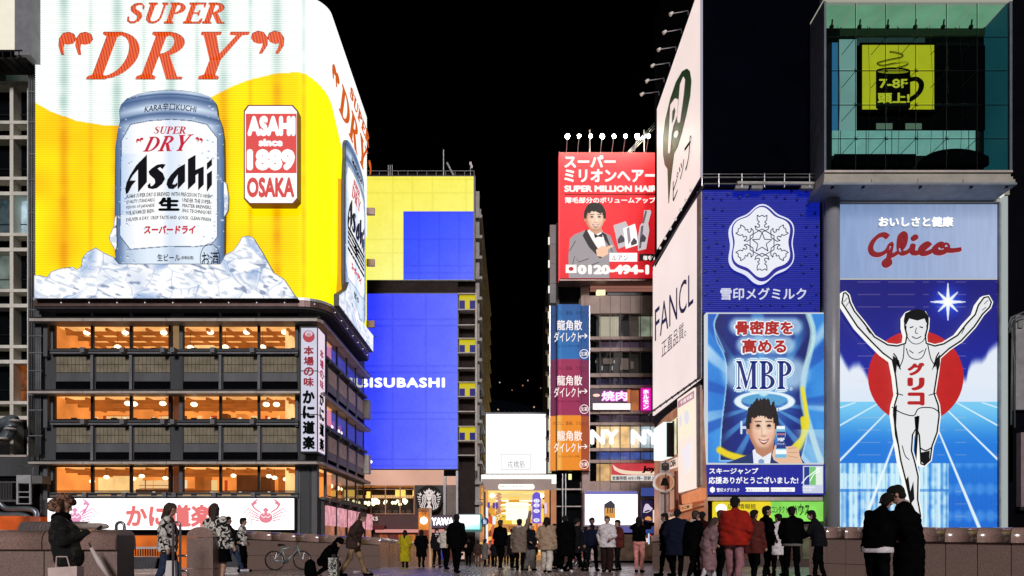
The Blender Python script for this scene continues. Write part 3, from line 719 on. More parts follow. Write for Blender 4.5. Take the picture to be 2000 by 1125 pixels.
    for fi, (a, b) in enumerate(zr):
        za, zb = Zk(a), Zk(b)
        box("room_back", XS-2.2, XS-2.1, YB+1, YE-.6, zb, za, wall_l, t); [box("room_post", XS-1.6, XS-1.4, YB+2+q*1.9, YB+2.2+q*1.9, zb, za, beam_glow, t) for q in range(8)]
        for i in range(4):
            y0, y1 = ys[i], ys[i+1]
            f_ = MB(); f_.box(XS-.02, XS+.05, y0+.06, y1-.06, za-.12, za-.02); f_.box(XS-.02, XS+.05, y0+.06, y1-.06, zb+.02, zb+.1)
            f_.box(XS-.02, XS+.05, y0+.06, y0+.14, zb+.1, za-.12); f_.box(XS-.02, XS+.05, y1-.14, y1-.06, zb+.1, za-.12)
            w = f_.build("window", FRAMEB, t); box("pane", XS+.01, XS+.02, y0+.14, y1-.14, zb+.1, za-.12, GLASS("side_glass", (1, 1, 1), .2), w)
            box("window_post", XS-.1, XS+.06, y0-.06, y0+.06, zb, za, CONC2, t)
            box("sill_bracket", XS+.02, XS+.3, y0-.1, y0+.1, zb-.4, zb-.1, BRKT, t)
            if fi < 2:
                box("shoji_board", XS+.02, XS+.09, y0+.35, y1-.3, zb-1.5, zb-.55, PM("side_shoji_signlit", (.75, .62, .54), .8, 0, .2, 2, .3), t)  # paler, pinker than the front boards: street sign light put into the colour
                box("apron", XS+.02, XS+.07, y0+.35, y1-.3, zb-2.0, zb-1.52, PM("side_apron_signlit", (.3, .28, .28), .6), t)  # apron tone lifted the same way for sign light
                box("recess_shade", XS+.02, XS+.05, y0+.3, y1-.25, zb-2.4, zb-2.02, BLACKW, t)  # black board standing in for recess shade
                box("vertical_post", XS+.02, XS+.12, y0-.12, y0+.12, zb-2.4, zb-.45, BRKT, t)
            for (yy, zz) in ((y0+.8, za-.5), (y0+1.6, za-.5)):
                mb = MB(); mb.ball((XS-1.5, yy, zz), .2, 8, 6, .8); mb.build("pendant_lamp", lamp_m, t, True)
        box("sill_beam", XS+.02, XS+.28, YB+.6, YE-.3, zb-.25, zb-.08, CONC2, t)
    for z in (Zk(740), Zk(880)):   # outdoor units at the far end of the side
        box("outdoor_unit", XS+.1, XS+.5, YE-.9, YE-.05, z-.1, z+1.3, PM("cream_unit", (.5, .48, .45), .6), t)
    # ground floor: corner pillars
    for px0, px1 in ((578, 587), (589, 606), (610, 620)):
        fb("pillar", px0, 907, px1, 1100, KK, .5, CONC2 if px0 != 589 else CONC, t, .1)
    for i in range(5):
        y = YB+1+i*3; box("shop_front", XS-.1, XS+.1, y, y+2.6, -.4, Zk(985), EM('#e09070', .5, var=.5, vscale=1.2), t)
        box("shop_post", XS-.1, XS+.18, y-.2, y, -.4, Zk(970), CONC, t)
        box("shop_poster", XS+.15, XS+.25, y+.1, y+2.4, Zk(1025), Zk(985), EM('#f0a8b4', .8, var=.4, vscale=3), t)
    # river level shop under the sign
    fb("river_shop_front", 90, 1046, 420, 1150, KK, .3, EM('#e8701c', .75, var=.5, vscale=.6), t, .03)
    for px in (205, 252, 330): fb("river_shop_post", px-3, 1046, px+3, 1100, KK, .3, FRAMEB, t, .1)
    return t
kani()
# long white lit sign with the crab
def crab(prefix_parent, cx, cy, pl, col, flip=1):
    P = []
    P.append(ell(cx, cy+12, 13, 10.5, 20)); 
    for i in range(4):
        for s in (-1, 1):
            a = (cx+s*14, cy+6+i*4); b = (cx+s*(34-i*2), cy-2+i*7-4); c = (cx+s*(46-i*6), cy+6+i*7)
            P.append(stroke([a, b, c], [2.2, 1.8, .8]))
    for s in (-1, 1):
        P.append(stroke([(cx+s*10, cy+2), (cx+s*22, cy-6), (cx+s*28, cy-16)], [2.5, 3, 3.5]))
        P.append([(cx+s*28, cy-14), (cx+s*24, cy-20), (cx+s*18, cy-24), (cx+s*14, cy-23), (cx+s*20, cy-19), (cx+s*16, cy-17), (cx+s*24, cy-12)])
    P.append([(cx-6, cy-3), (cx, cy-8), (cx+6, cy-3), (cx, cy+3)])
    o = poly("crab_emblem", P, pl, col, prefix_parent, .06, .03)
    poly("crab_face", [stroke(spline([(cx-9, cy+8), (cx-4, cy+12), (cx, cy+9), (cx+4, cy+12), (cx+9, cy+8)], 3), 1.2), ell(cx-4, cy+4.5, 1.2, 1.2, 8), ell(cx+4, cy+4.5, 1.2, 1.2, 8)], pl, EM('#ffffff', 1.2), prefix_parent, .075, .01)
    return o
s_ = thing("restaurant_sign", "long white lit restaurant sign with red lettering and crab emblem under the lowest windows", "sign", W(333, 1037, KK*.985))
kp = KK*.985
fb("sign_case", 92, 972, 576, 1036, kp, .5, PM("sign_case_dark", (.03, .03, .03), .5), s_, 0)
fb("sign_face", 93.5, 973.5, 574.5, 1034.5, kp, .02, EM('#ffffff', 1.5, True), s_, .022)
text("lettering", "かに道楽", (246, 985, 416, 1030), FP(kp), EM('#f27a78', .95), s_, .05, .045)
crab(s_, 519, 999, FP(kp), EM('#f08898', .95)); crab(s_, 146, 999, FP(kp), EM('#f0a0c8', .95))
poly("brush_flourish", [stroke(spline([(163, 985), (172, 984), (168, 994), (160, 1006)], 4), [2, 4, 4, 3]*1 if False else 3)], FP(kp), EM('#e070b0', .95), s_, .05, .02)
# vertical corner sign
s_ = thing("corner_sign", "tall white vertical two sided sign with red and black brush lettering on the restaurant corner", "sign", W(604, 885, KK))
kv = KK*.97; zt, zb = Z_(640, kv), Z_(882, kv); xa, xb = X_(587, kv), X_(620, kv); yv = kv*F
box("sign_case", xa-.05, xb+.02, yv, yv+1.5, zb-.08, zt+.08, FRAMEB, s_)
for i, (p, q) in enumerate(((640, 724), (725, 809), (810, 882))):
    fb("face_panel", 588.2, p+.6, 619, q-.4, kv, .02, EM('#dcdcf0', .85, var=.05), s_, .025)
    box("side_panel", xb+.025, xb+.045, yv+.05, yv+1.45, Z_(q-.4, kv), Z_(p+.6, kv), EM('#f4e4f0', .9), s_)
pv = FP(kv)
poly("crab_emblem", [[ell(603, 657, 11.5, 11.5, 28), ell(603, 652, 7.5, 5.5, 18)]], pv, EM('#c84850', .8), s_, .05, .02)
poly("crab_emblem", [[ell(603, 653.5, 5, 3.5, 14)]], pv, EM('#e0a0a8', .8), s_, .05, .02)
text("lettering", "本場の味", (593, 676, 613, 755), pv, EM('#a82838', .7), s_, .05, .04, vert=True)
text("lettering", "かに道楽", (591, 762, 615, 878), pv, PM("sign_black", (.005, .008, .008), .5), s_, .05, .06, vert=True)
# side face lettering, smaller copies seen at a slant
ps = PL((xb+.05, 0, 0), (1, 0, 0))
def sideq(y0, y1, z0, z1):   # world rect on plane x=xb+.05 -> photo pixels
    def pp(y, z): return (CX+(xb+.05)/y*F, CY-(z-EYE)/y*F)
    return (pp(y0, z1), pp(y1, z1), pp(y1, z0), pp(y0, z0))
text("side_lettering", "本場の味", sideq(yv+.35, yv+1.15, Z_(755, kv), Z_(676, kv)), ps, EM('#b82840', .7), s_, .02, .04, vert=True, thick=.015)
text("side_lettering", "かに道楽", sideq(yv+.25, yv+1.25, Z_(878, kv), Z_(762, kv)), ps, PM("sign_black", (.005, .008, .008), .5), s_, .02, .06, vert=True, thick=.015)
# ---------------------------------------------------------------- giant beer billboard wrapping round the corner
YF = YB-.75; XL = X_(69, YF/F); XR = -10.75; RAD = 1.5; ZB = Z_(583, YF/F); ZT = Z_(-8, YF/F); KF = YF/F
YS = XR/(716-CX)*F   # far end of the side
L1 = XR-RAD-XL; L2 = RAD*math.pi/2; L3 = YS-YF-RAD
def wrap(s):   # arc length -> x, y, normal
    s = np.asarray(s, float); a = np.clip((s-L1)/RAD, 0, math.pi/2)
    x = np.where(s < L1, XL+s, XR-RAD+RAD*np.sin(a)); y = np.where(s < L1, YF, YF+RAD-RAD*np.cos(a))
    y = np.where(s > L1+L2, YF+RAD+(s-L1-L2), y); return x, y, np.sin(a), -np.cos(a)
def s_of_px(px):  # photo column -> arc length
    px = np.asarray(px, float); x = (px-CX)*KF
    return x-XL
def bmap(S, Zp, O):
    x, y, nx, ny = wrap(S); return np.stack([x+nx*O, y+ny*O, EYE+(CY-Zp)*KF], -1)
def wave_y(S):   # height (photo row on the front plane) of the foam edge along the arc
    px = XL/KF+CX+S/KF
    tot = L1+L2
    xs = [68, 100, 150, 200, 240, 330, 412, 450, 490, 540, 580, 610, 640]
    ysv = [200, 218, 236, 244, 246, 225, 190, 170, 155, 143, 141, 145, 158]
    a = np.interp(px, xs, ysv)
    sy = np.interp(S, [tot, tot+2.5, tot+5, tot+9, tot+14], [175, 215, 245, 285, 330])
    return np.where(S < L1+.5, a, np.where(S < tot, a*0+np.interp(S, [L1+.5, tot], [146, 175]), sy))
def bcol(S, Zp):
    wy = wave_y(S); px = XL/KF+CX+S/KF
    c = const('#fefffb', S); yel = mix(const('#ffd800', S), const('#fff200', S), vnoise(S*30, Zp*1.0, 60, 3))
    yel = mix(yel, const('#f8a800', S), np.clip(1.1-(px-70)/260, 0, .45)*vnoise(S*30, Zp, 45, 5))
    yel = mix(yel, const('#fffb00', S), sm(560, 620, px))
    isy = Zp > wy
    c = np.where(isy[..., None], yel, c)
    # darker upright joints behind the tubes
    d = np.zeros(S.shape)
    for k in range(12):
        ce = 125+52*k; wd = 9 if k % 2 == 0 else 4
        d = np.maximum(d, np.exp(-((px-ce)/wd)**2)*(.9 if k % 2 == 0 else .5))
    d = d*(.55+.9*vnoise(S*30, Zp, 22, 8)); d = np.where(S > L1+.4, 0, d)
    c = np.where(isy[..., None], mix(c, const('#e08800', S), np.clip(d*.5, 0, 1)), mix(c, const('#9cc4b8', S), np.clip(d*.55, 0, 1)))
    # gap lines between tubes
    ph = np.cos(2*math.pi*(Zp/4.4)); g = np.clip((-ph-.1), 0, 1)*np.clip(.38+d*.7-.35*(S > L1), 0.1, 1)
    c = np.where(isy[..., None], mix(c, const('#c87800', S), g*.9), mix(c, const('#7da09c', S), g*.85))
    # yellow-orange shade border beside the side can
    return c
bb = thing("beer_billboard", "giant curved neon billboard in white and yellow with beer can, wrapping the restaurant roof corner", "billboard", (XL+8, YF, ZB))
nrow = int((583+8)/4.4*4)+1
raster("neon_face", bmap, 0, -8, L1+L2+L3, 583, 330, nrow, bcol, ATTR(1.12, name="neon_print"), bb, offf=lambda S, Zp: .03*np.cos(2*math.pi*Zp/4.4))
# body of the board behind the neon, frame under it
mb = MB(); ss = [0]+[L1+L2*i/8 for i in range(9)]+[L1+L2+L3]
def ringpts(ss, inset, z):
    r = []
    for s in ss:
        x, y, nx, ny = wrap(s); r.append((float(x-nx*inset), float(y-ny*inset), z))
    return r
def slab(name, ss, o0, o1, z0, z1, mat, parent):
    A = ringpts(ss, -o1, z0); B = ringpts(ss, -o0, z0); n = len(ss); v = A+B+[(p[0], p[1], z1) for p in A+B]; f = []
    for i in range(n-1):
        f += [(i, i+1, 2*n+i+1, 2*n+i), (n+i+1, n+i, 3*n+i, 3*n+i+1), (i, n+i, n+i+1, i+1), (2*n+i, 2*n+i+1, 3*n+i+1, 3*n+i)]
    f += [(0, 2*n, 3*n, n), (n-1, 2*n-1, 4*n-1, 3*n-1)]; return mobj(name, v, f, mat, parent)
slab("board_back", ss, -.6, -.08, ZB-.05, ZT, PM("board_back_mat", (.05, .05, .05), .6), bb)
SILV = PM("frame_silver", (.5, .5, .5), .4, .5); BRN = PM("frame_brown", (.16, .1, .09), .4, .5)
slab("lower_frame", ss, -.4, .2, ZB-.16, ZB-.01, SILV, bb); slab("lower_frame", ss, -.3, .16, ZB-.5, ZB-.17, BRN, bb)
for i in range(1, 22):
    x, y, nx, ny = wrap(i*1.6); 
    if i*1.6 < L1+L2+L3: mb = MB(); mb.ball((float(x+nx*.19), float(y+ny*.19), ZB-.3), .035, 6, 5); mb.build("frame_bolt", EM('#ffffff', .8), bb)
slab("soffit", ss, -1.6, .1, ZB-.62, ZB-.52, PM("soffit_mat", (.03, .03, .035), .8), bb)
pf = FP(KF)
# -- letters on the front
OR = None
def tube_mat():
    m, nt, o = _new("orange_neon_tubes"); b = nt.nodes.new("ShaderNodeBsdfPrincipled"); g = nt.nodes.new("ShaderNodeNewGeometry")
    w = nt.nodes.new("ShaderNodeTexWave"); w.wave_type = 'BANDS'; w.bands_direction = 'X'; w.inputs['Scale'].default_value = 1.9; w.inputs['Distortion'].default_value = 1.2; w.inputs['Detail'].default_value = 1
    mp = nt.nodes.new("ShaderNodeMapping"); mp.inputs['Rotation'].default_value = (0, math.radians(12), 0)
    cr = nt.nodes.new("ShaderNodeValToRGB"); cr.color_ramp.elements[0].color = (*lin(hx('c83010')), 1); cr.color_ramp.elements[1].color = (*lin(hx('ff6c28')), 1)
    nt.links.new(g.outputs['Position'], mp.inputs[0]); nt.links.new(mp.outputs[0], w.inputs[0]); nt.links.new(w.outputs[0], cr.inputs[0]); nt.links.new(cr.outputs[0], b.inputs['Emission Color'])
    b.inputs['Base Color'].default_value = (.02, .01, .01, 1); b.inputs['Emission Strength'].default_value = .95
    nt.links.new(b.outputs[0], o.inputs[0]); m.cycles.emission_sampling = 'NONE'; return m
OR = tube_mat(); ORE = EM('#8c1c08', .8)
mf = lambda x, y, o: pf.P(x, y, o)
for nm, off, mt, g in (("letter_rim", .06, ORE, 1.2), ("letter_tubes", .12, OR, 0)):
    serif(nm, "SUPER", (249-g, 6-g, 437+g, 44+g), pf, mt, bb, off, .05, .28, .03)
    serif(nm, "DRY", (169-g, 63-g, 486+g, 153+g), pf, mt, bb, off, .05, .34, .03)
    for q_ in (quote(129, 84, 42+2*g, True), quote(162, 84, 42+2*g, True), quote(509, 82, 42+2*g), quote(541, 82, 42+2*g)): poly(nm.replace('letter', 'quotation_mark'), [q_], pf, mt, bb, off, .05)
# -- side letters (arc-length coordinates on the wrapped face)
S0 = L1+L2
def smap(px_u, row, o): # here x = metres along the side, y = photo row on the front plane
    x, y, nx, ny = wrap(S0+px_u); return Vector((float(x+nx*o), float(y+ny*o), EYE+(CY-row)*KF))
nS = PL((XR, 0, 0), (1, 0, 0))
def side_rc(px, py):   # photo pixel on the side plane -> (metres along, row)
    p = nS.P(px, py); return (p.y-YF-RAD, CY-(p.z-EYE)/KF)
_a = side_rc(645, 125); _b = side_rc(702, 300)
SM = EM('#d86018', .95)
serif("side_letters", "DRY", (1.6, 78, 10.4, 150), nS, SM, bb, .08, .05, .3, .03, mapf=smap)
serif("side_letters", "SUPER", (4.6, 28, 10.8, 58), nS, SM, bb, .08, .05, .25, .03, mapf=smap)
for dx, fl, r_ in ((.35, True, 100), (1.15, True, 100), (11.3, False, 100)): poly("side_quotation_mark", [[(p[0]*.035+dx, p[1]) for p in quote(0, r_, 32, fl)]], _MapPL(smap, (1, 0, 0)), SM, bb, .08, .05)
# -- the beer can: painted cut-out board standing proud of the neon
CAN = [(233, 215), (236, 205), (248, 192), (268, 184), (295, 178), (330, 175), (362, 177), (390, 182), (410, 189), (421, 200), (424, 212), (425, 224), (433, 245), (437, 270), (438, 320), (439, 420), (438, 500), (434, 522), (424, 535), (400, 548), (330, 556), (262, 548), (240, 535), (226, 515), (224, 480), (224, 380), (225, 290), (230, 255), (234, 238)]
LBL = [(255, 243), (290, 236), (335, 233), (375, 236), (404, 243), (425, 270), (425, 462), (413, 478), (380, 482), (330, 481), (254, 487), (234, 460), (237, 275)]
def cancol(X, Y):
    u = np.clip((X-224)/215, 0, 1)
    prof = np.interp(u, [0, .05, .1, .2, .3, .42, .52, .62, .75, .88, .95, 1], [.1, .32, .7, .9, 1, 1, .8, .95, 1, .85, .4, .12])
    c = mix(const('#2c4c80', X), const('#e4f1ff', X), prof)
    inl = pip(LBL, X, Y); lp = np.interp(u, [0, .08, .2, .42, .5, .56, .68, .93, 1], [.35, .75, 1, 1, .72, .8, 1, .95, .4]); lp = lp-.25*((u < .3)*(Y > 300)*(Y < 420)*(1-u/.3))
    c = np.where(inl[..., None], mix(const('#86b0ea', X), const('#ffffff', X), lp), c)
    # neck: broad dark and light rings
    neck = Y < 240+.0006*(X-330)**2
    yy = Y-.0016*(X-330)**2
    nv = np.interp(yy, [174, 180, 184, 186, 191, 199, 208, 216, 221, 228, 236, 240], [.7, .85, .15, .45, .25, .55, .98, .7, .25, .6, 1, .9])
    nv = nv*np.interp(u, [0, .08, .3, .5, .7, .92, 1], [.45, .75, 1.05, .85, 1.1, .8, .5])
    c = np.where((neck & ~inl)[..., None], mix(const('#1c3c70', X), const('#e0eeff', X), np.clip(nv, 0, 1)), c)
    # foot
    yb = Y+.0012*(X-330)**2
    c = np.where((yb > 492)[..., None], mix(c, const('#6c94c8', X), (sm(530, 556, yb)*.9)), c)
    # label outline
    d = np.zeros(X.shape, bool)
    for k in range(len(LBL)):
        a, b = LBL[k], LBL[(k+1) % len(LBL)]; L = math.hypot(b[0]-a[0], b[1]-a[1])
        t = np.clip(((X-a[0])*(b[0]-a[0])+(Y-a[1])*(b[1]-a[1]))/L**2, 0, 1); d |= np.hypot(X-a[0]-t*(b[0]-a[0]), Y-a[1]-t*(b[1]-a[1])) < .9
    c = np.where(d[..., None], mix(c, const('#2c4870', X), .8), c)
    # drops
    r = np.random.RandomState(4)
    for k in range(150):
        x0 = r.choice([r.uniform(226, 262), r.uniform(405, 438), r.uniform(226, 438)]); y0 = r.uniform(185, 520); q = r.uniform(.8, 2.6)
        dd = np.hypot(X-x0, (Y-y0)*.85)/q; m = dd < 1
        c = np.where((m & (Y-y0 < 0))[..., None], mix(c, const('#5c80b4', X), .55), c); c = np.where((m & (Y-y0 >= 0))[..., None], mix(c, const('#ffffff', X), .6), c)
    A = pip(CAN, X, Y).astype(float); return np.concatenate([c, A[..., None]], -1)
def cut_edge(name, pts, mapf, mat, parent, o0, o1):
    n = len(pts); v = [tuple(mapf(p[0], p[1], o0)) for p in pts]+[tuple(mapf(p[0], p[1], o1)) for p in pts]
    return mobj(name, v, [(i, (i+1) % n, n+(i+1) % n, n+i) for i in range(n)], mat, parent)
mK = mapK(KF)
mfv = lambda x, y, o: pf.P(x, y, o)
can = poly("can_board", [CAN], pf, PM("board_edge", (.06, .06, .07), .5), bb, .3, .25)
raster("can_print", mapPL(pf, .32), 222, 174, 441, 558, 200, 340, cancol, ATTR(1.0, name="can_print"), can)
cut_edge("can_rim", CAN, mfv, PM("board_edge", (.06, .06, .07), .5), can, .2, .34)
RED = EM('#d01838', .9); BK = PM("sign_black", (.005, .008, .008), .5)
serif("can_lettering", "SUPER", (301, 247, 363, 261), pf, RED, can, .36, .02, .25, .03)
serif("can_lettering", "DRY", ((283, 268), (378, 262), (373, 294), (279, 296)), pf, RED, can, .36, .02, .3, .03)
for q_ in (quote(269, 275, 9, True), quote(276, 273, 9, True), quote(386, 272, 9), quote(393, 274, 9)): poly("can_quotation_mark", [q_], pf, RED, can, .36, .02)
text("can_lettering", "KARA辛口KUCHI", (282, 206, 384, 221), pf, BK, can, .36, .01, .15, .02, arc=.35)
text("can_lettering", "スーパードライ", (281, 440, 382, 457), pf, RED, can, .36, .05, .12, .02)
text("can_lettering", "生", (309, 385, 351, 412), pf, BK, can, .36, .06, 0, .02)
for i, (s, x0, x1, y) in enumerate([("ASAHI SUPER DRY IS BREWED WITH PRECISION TO HIGH", 246, 413, 380), ("QUALITY STANDARDS,", 246, 303, 391), ("VISION OF JAPANESE", 246, 302, 402), ("OUR ADVANCED BREW-", 246, 302, 412), ("UNDER THE SUPER-", 356, 413, 391), ("MASTER BREWERS,", 356, 413, 402), ("ING TECHNIQUES", 356, 413, 412), ("DELIVER A DRY, CRISP TASTE AND QUICK, CLEAN FINISH.", 246, 413, 426)]):
    cc = (x0+x1)/2; e0 = 5*((x0-330)/84)**2; e1 = 5*((x1-330)/84)**2
    text("can_lettering", s, ((x0, y-5+e0), (x1, y-5+e1), (x1, y+3+e1), (x0, y+3+e0)), pf, BK, can, .36, .02, .15, .02, arc=.6 if x1-x0 > 100 else 0, res=1)
text("can_lettering", "生ビール", (307, 496, 352, 510), pf, BK, can, .36, .02, 0, .02); text("can_lettering", "(非熱処理)", (353, 500, 378, 508), pf, BK, can, .36, .02, 0, .02)
poly("can_mark", [[ell(410, 505, 19.5, 29.5, 30), ell(410, 505, 18.6, 28.6, 30)]], pf, BK, can, .36, .02)
text("can_lettering", "お酒", (394, 492, 427, 520), pf, BK, can, .36, .01, 0, .02)
ASAHI = [[(286.5, 302), (286.5, 355), (269.5, 375), (269.5, 330), (259, 342), (252.5, 353), (265, 352.5), (257, 362), (250, 376), (246, 379), (244.5, 370), (247, 357), (254, 342), (266, 323)],
         [(323, 321), (316, 320), (306, 322), (296, 329), (290, 335), (292, 341), (302, 350), (303, 357), (299, 362), (294, 364), (293, 357), (288, 362), (289, 367), (297, 369), (306, 367), (316, 359), (322, 349), (318, 338), (307, 329), (312, 326), (317, 330)],
         [(361, 320), (361, 354), (347, 369), (347, 340), (340, 350), (336, 360), (342, 360), (346, 356), (346, 362), (338, 369), (329, 368), (325, 360), (327, 351), (334, 341), (347, 328)],
         [(381.5, 302.5), (381.5, 332), (397.6, 325), (397.6, 360), (387, 371), (387, 338), (381.5, 342), (381.5, 356), (367, 370), (367, 311)],
         [(413.6, 333), (413.6, 360), (404, 374), (404, 340)], [(413.6, 310), (413.6, 322), (404, 331), (404, 319)]]
poly("can_wordmark", ASAHI, pf, PM("wordmark_black", (.004, .004, .01), .5), can, .37, .03)
# -- ice at the foot
ICE = [(66, 537), (80, 538), (92, 541), (100, 530), (118, 524), (142, 521), (150, 526), (158, 520), (160, 505), (170, 492), (187, 483), (200, 492), (222, 502), (232, 515), (430, 515), (440, 497), (455, 490), (466, 475), (472, 463), (484, 460), (495, 464), (510, 488), (535, 533), (555, 545), (575, 575), (582, 583), (66, 583)]
def icecol_f(poly_, seed, warp=1.0):
    def f(X, Y):
        r = np.random.RandomState(seed); xs = [p[0] for p in poly_]; ys = [p[1] for p in poly_]
        n = 60; px = r.uniform(min(xs), max(xs), n); py = r.uniform(min(ys), max(ys), n); v = r.rand(n); ang = r.uniform(0, 6.3, n)
        wx = X+7*(vnoise(X, Y, 16, seed)-.5); wy = Y+7*(vnoise(X, Y, 16, seed+1)-.5)
        d1 = np.full(X.shape, 1e9); d2 = d1.copy(); vv = np.zeros(X.shape); gr = np.zeros(X.shape)
        for i in range(n):
            d = np.hypot((wx-px[i])*.75, wy-py[i]); c = d < d1; d2 = np.where(c, d1, np.minimum(d2, d)); vv = np.where(c, v[i], vv)
            gr = np.where(c, ((wx-px[i])*math.cos(ang[i])+(wy-py[i])*math.sin(ang[i]))/14, gr); d1 = np.where(c, d, d1)
        e = d2-d1; lo = vnoise(X, Y, 34, seed+5)
        t = np.clip(.76+.22*(vv-.5)+.35*gr*(vv > .45)+.5*(lo-.5), 0, 1)
        c = mix(const('#a9c0e4', X), const('#ffffff', X), sm(.15, .75, t))
        c = mix(c, const('#7f9ccc', X), np.exp(-(e/1.1)**2)*.5*(vnoise(X, Y, 20, seed+9) > .35)); c = mix(c, const('#ffffff', X), np.exp(-((e-2.4)/.9)**2)*.8)
        st = vnoise((X+Y*.6)*.5, (Y-X*.35)*1.6, 7, seed+3); dk = sm(.74, .86, st)*(vnoise(X, Y, 26, seed+4) > .5)*(Y > 515)
        c = mix(c, const('#48587c', X), dk*.6); c = mix(c, const('#8ea4c8', X), sm(.62, .72, st)*.35)
        bd = np.full(X.shape, 1e9)
        for k in range(len(poly_)): bd = np.minimum(bd, segd(X, Y, poly_[k], poly_[(k+1) % len(poly_)]))
        c = mix(c, const('#70788c', X), (bd < 1.3)*.8)
        return np.concatenate([np.clip(c, 0, 1), pip(poly_, X, Y)[..., None].astype(float)], -1)
    return f
ice = poly("ice_board", [ICE], pf, PM("board_edge", (.06, .06, .07), .5), bb, .5, .3)
raster("ice_print", mapPL(pf, .52), 64, 458, 584, 584, 400, 110, icecol_f(ICE, 5), ATTR(1.0, name="ice_print"), ice)
for pts in ([(222, 447), (228, 440), (229, 418), (224, 424), (222, 436)], [(212, 465), (220, 445), (228, 443), (229, 480), (226, 490), (218, 478)], [(436, 352), (443, 358), (447, 385), (446, 410), (441, 420), (437, 425)]):
    q = poly("frost_cluster", [pts], pf, PM("board_edge", (.06, .06, .07), .5), can, .36, .1)
    xs = [p[0] for p in pts]; ys_ = [p[1] for p in pts]
    raster("frost_print", mapPL(pf, .37), min(xs), min(ys_), max(xs), max(ys_), 20, 40, icecol_f(pts, 9), ATTR(1.0, name="ice_print"), q)
# -- red anniversary plaque
PQ = [(484, 205), (572, 205), (582, 216), (582, 388), (573, 398), (486, 398), (476, 388), (476, 216)]
def ins(pts, cx, cy, k): return [(cx+(p[0]-cx)*k, cy+(p[1]-cy)*(1-(1-k)*.5)) for p in pts]
pq = poly("plaque", [PQ], pf, PM("plaque_edge", (.25, .02, .015), .4), bb, .8, .6)
poly("plaque_face", [ins(PQ, 529, 302, .955)], pf, EM('#ffffff', 1.15), pq, .83, .02)
poly("plaque_field", [[(480, 222), (579, 222), (579, 338), (480, 338)]], pf, EM('#e8514e', .95), pq, .85, .015)
for s, bx, w in (("ASAHI", (483, 226, 577, 266), .08), ("since", (505, 271, 552, 286), .07), ("1889", (482, 291, 576, 333), .08)):
    text("plaque_lettering", s, bx, pf, EM('#ffffff', 1.15), pq, .87, w, 0, .015, spacing=1.05)
text("plaque_lettering", "OSAKA", (482, 346, 575, 386), pf, EM('#e0504c', .95), pq, .87, .05, 0, .02)
# -- side can, the same print stretched along the side face
def side_can():
    u0, u1 = side_rc(664, 300)[0], side_rc(706, 300)[0]; r0, r1 = 182, 556
    fx = lambda x: u0+(x-224)/(439-224)*(u1-u0)
    def mp(X, Y, O):
        s = S0+fx(X); x, y, nx, ny = wrap(s); return np.stack([x+nx*(O+.3), y+ny*(O+.3), EYE+(CY-Y)*KF], -1)
    m1 = lambda x, y, o: smap(fx(x), y, o)
    q = poly("side_can_board", [CAN], _MapPL(m1, (1, 0, 0)), PM("board_edge", (.06, .06, .07), .5), bb, .27, .2)
    raster("can_print", mp, 222, 174, 441, 558, 90, 240, cancol, ATTR(1.0, name="can_print"), q)
    P_ = _MapPL(m1, (1, 0, 0))
    poly("can_wordmark", ASAHI, P_, PM("wordmark_black", (.004, .004, .01), .5), q, .36, .03)
    serif("can_lettering", "DRY", (283, 266, 376, 295), P_, RED, q, .36, .02, .3, .03, mapf=m1); serif("can_lettering", "SUPER", (301, 247, 363, 261), P_, RED, q, .36, .02, .25, .03, mapf=m1)
    text("can_lettering", "スーパードライ", (281, 440, 382, 457), None, RED, q, .36, .05, .12, .02, mapf=m1)
    text("can_lettering", "生", (309, 385, 351, 412), None, BK, q, .36, .06, 0, .02, mapf=m1)
    text("can_lettering", "KARA辛口KUCHI", (282, 206, 384, 221), None, BK, q, .36, .01, .15, .02, mapf=m1)
    text("can_lettering", "生ビール", (307, 496, 352, 510), None, BK, q, .36, .02, 0, .02, mapf=m1)
    for i, (s, y) in enumerate((("ASAHI SUPER DRY IS BREWED WITH PRECISION TO HIGH", 380), ("QUALITY STANDARDS,      UNDER THE SUPER-", 391), ("VISION OF JAPANESE       MASTER BREWERS,", 402), ("OUR ADVANCED BREW-       ING TECHNIQUES", 412), ("DELIVER A DRY, CRISP TASTE AND QUICK, CLEAN FINISH.", 426))):
        text("can_lettering", s, (246, y-5, 413, y+3), None, BK, q, .36, .02, .15, .02, res=1, mapf=m1)
    # shade edge strip and ice
    uu = S0
    I2 = [(-.2, 583), (-.2, 560), (.6, 545), (1.5, 530), (2.2, 505), (2.9, 520), (4, 535), (7, 545), (10.5, 540), (12.3, 520), (L3-.1, 545), (L3-.1, 583)]
    I2 = [(p[0]*30, p[1]) for p in I2]
    def mpi(X, Y, O):
        x, y, nx, ny = wrap(S0+X/30); return np.stack([x+nx*(O+.52), y+ny*(O+.52), EYE+(CY-Y)*KF], -1)
    mi = lambda x, y, o: smap(x/30, y, o)
    q2 = poly("side_ice_board", [I2], _MapPL(mi, (1, 0, 0)), PM("board_edge", (.06, .06, .07), .5), bb, .5, .3)
    raster("ice_print", mpi, -6, 500, L3*30, 583, 220, 90, icecol_f(I2, 15), ATTR(1.0, name="ice_print"), q2)
    O2 = [(u0-.75, 300), (u0-.1, 290), (u0-.1, 548), (u0-1.0, 560), (u0-1.2, 545), (u0-.9, 500)]
    poly("orange_shade_board", [O2], _MapPL(smap, (1, 0, 0)), EM('#f8b400', .9), bb, .1, .05)
side_can()
# small brackets at the far edge
for py in (412, 512, 632):
    p = nS.P(716, py); box("edge_bracket", p.x, p.x+.6, YS-.1, YS+.1, p.z-.3, p.z+.2, BRN, bb)
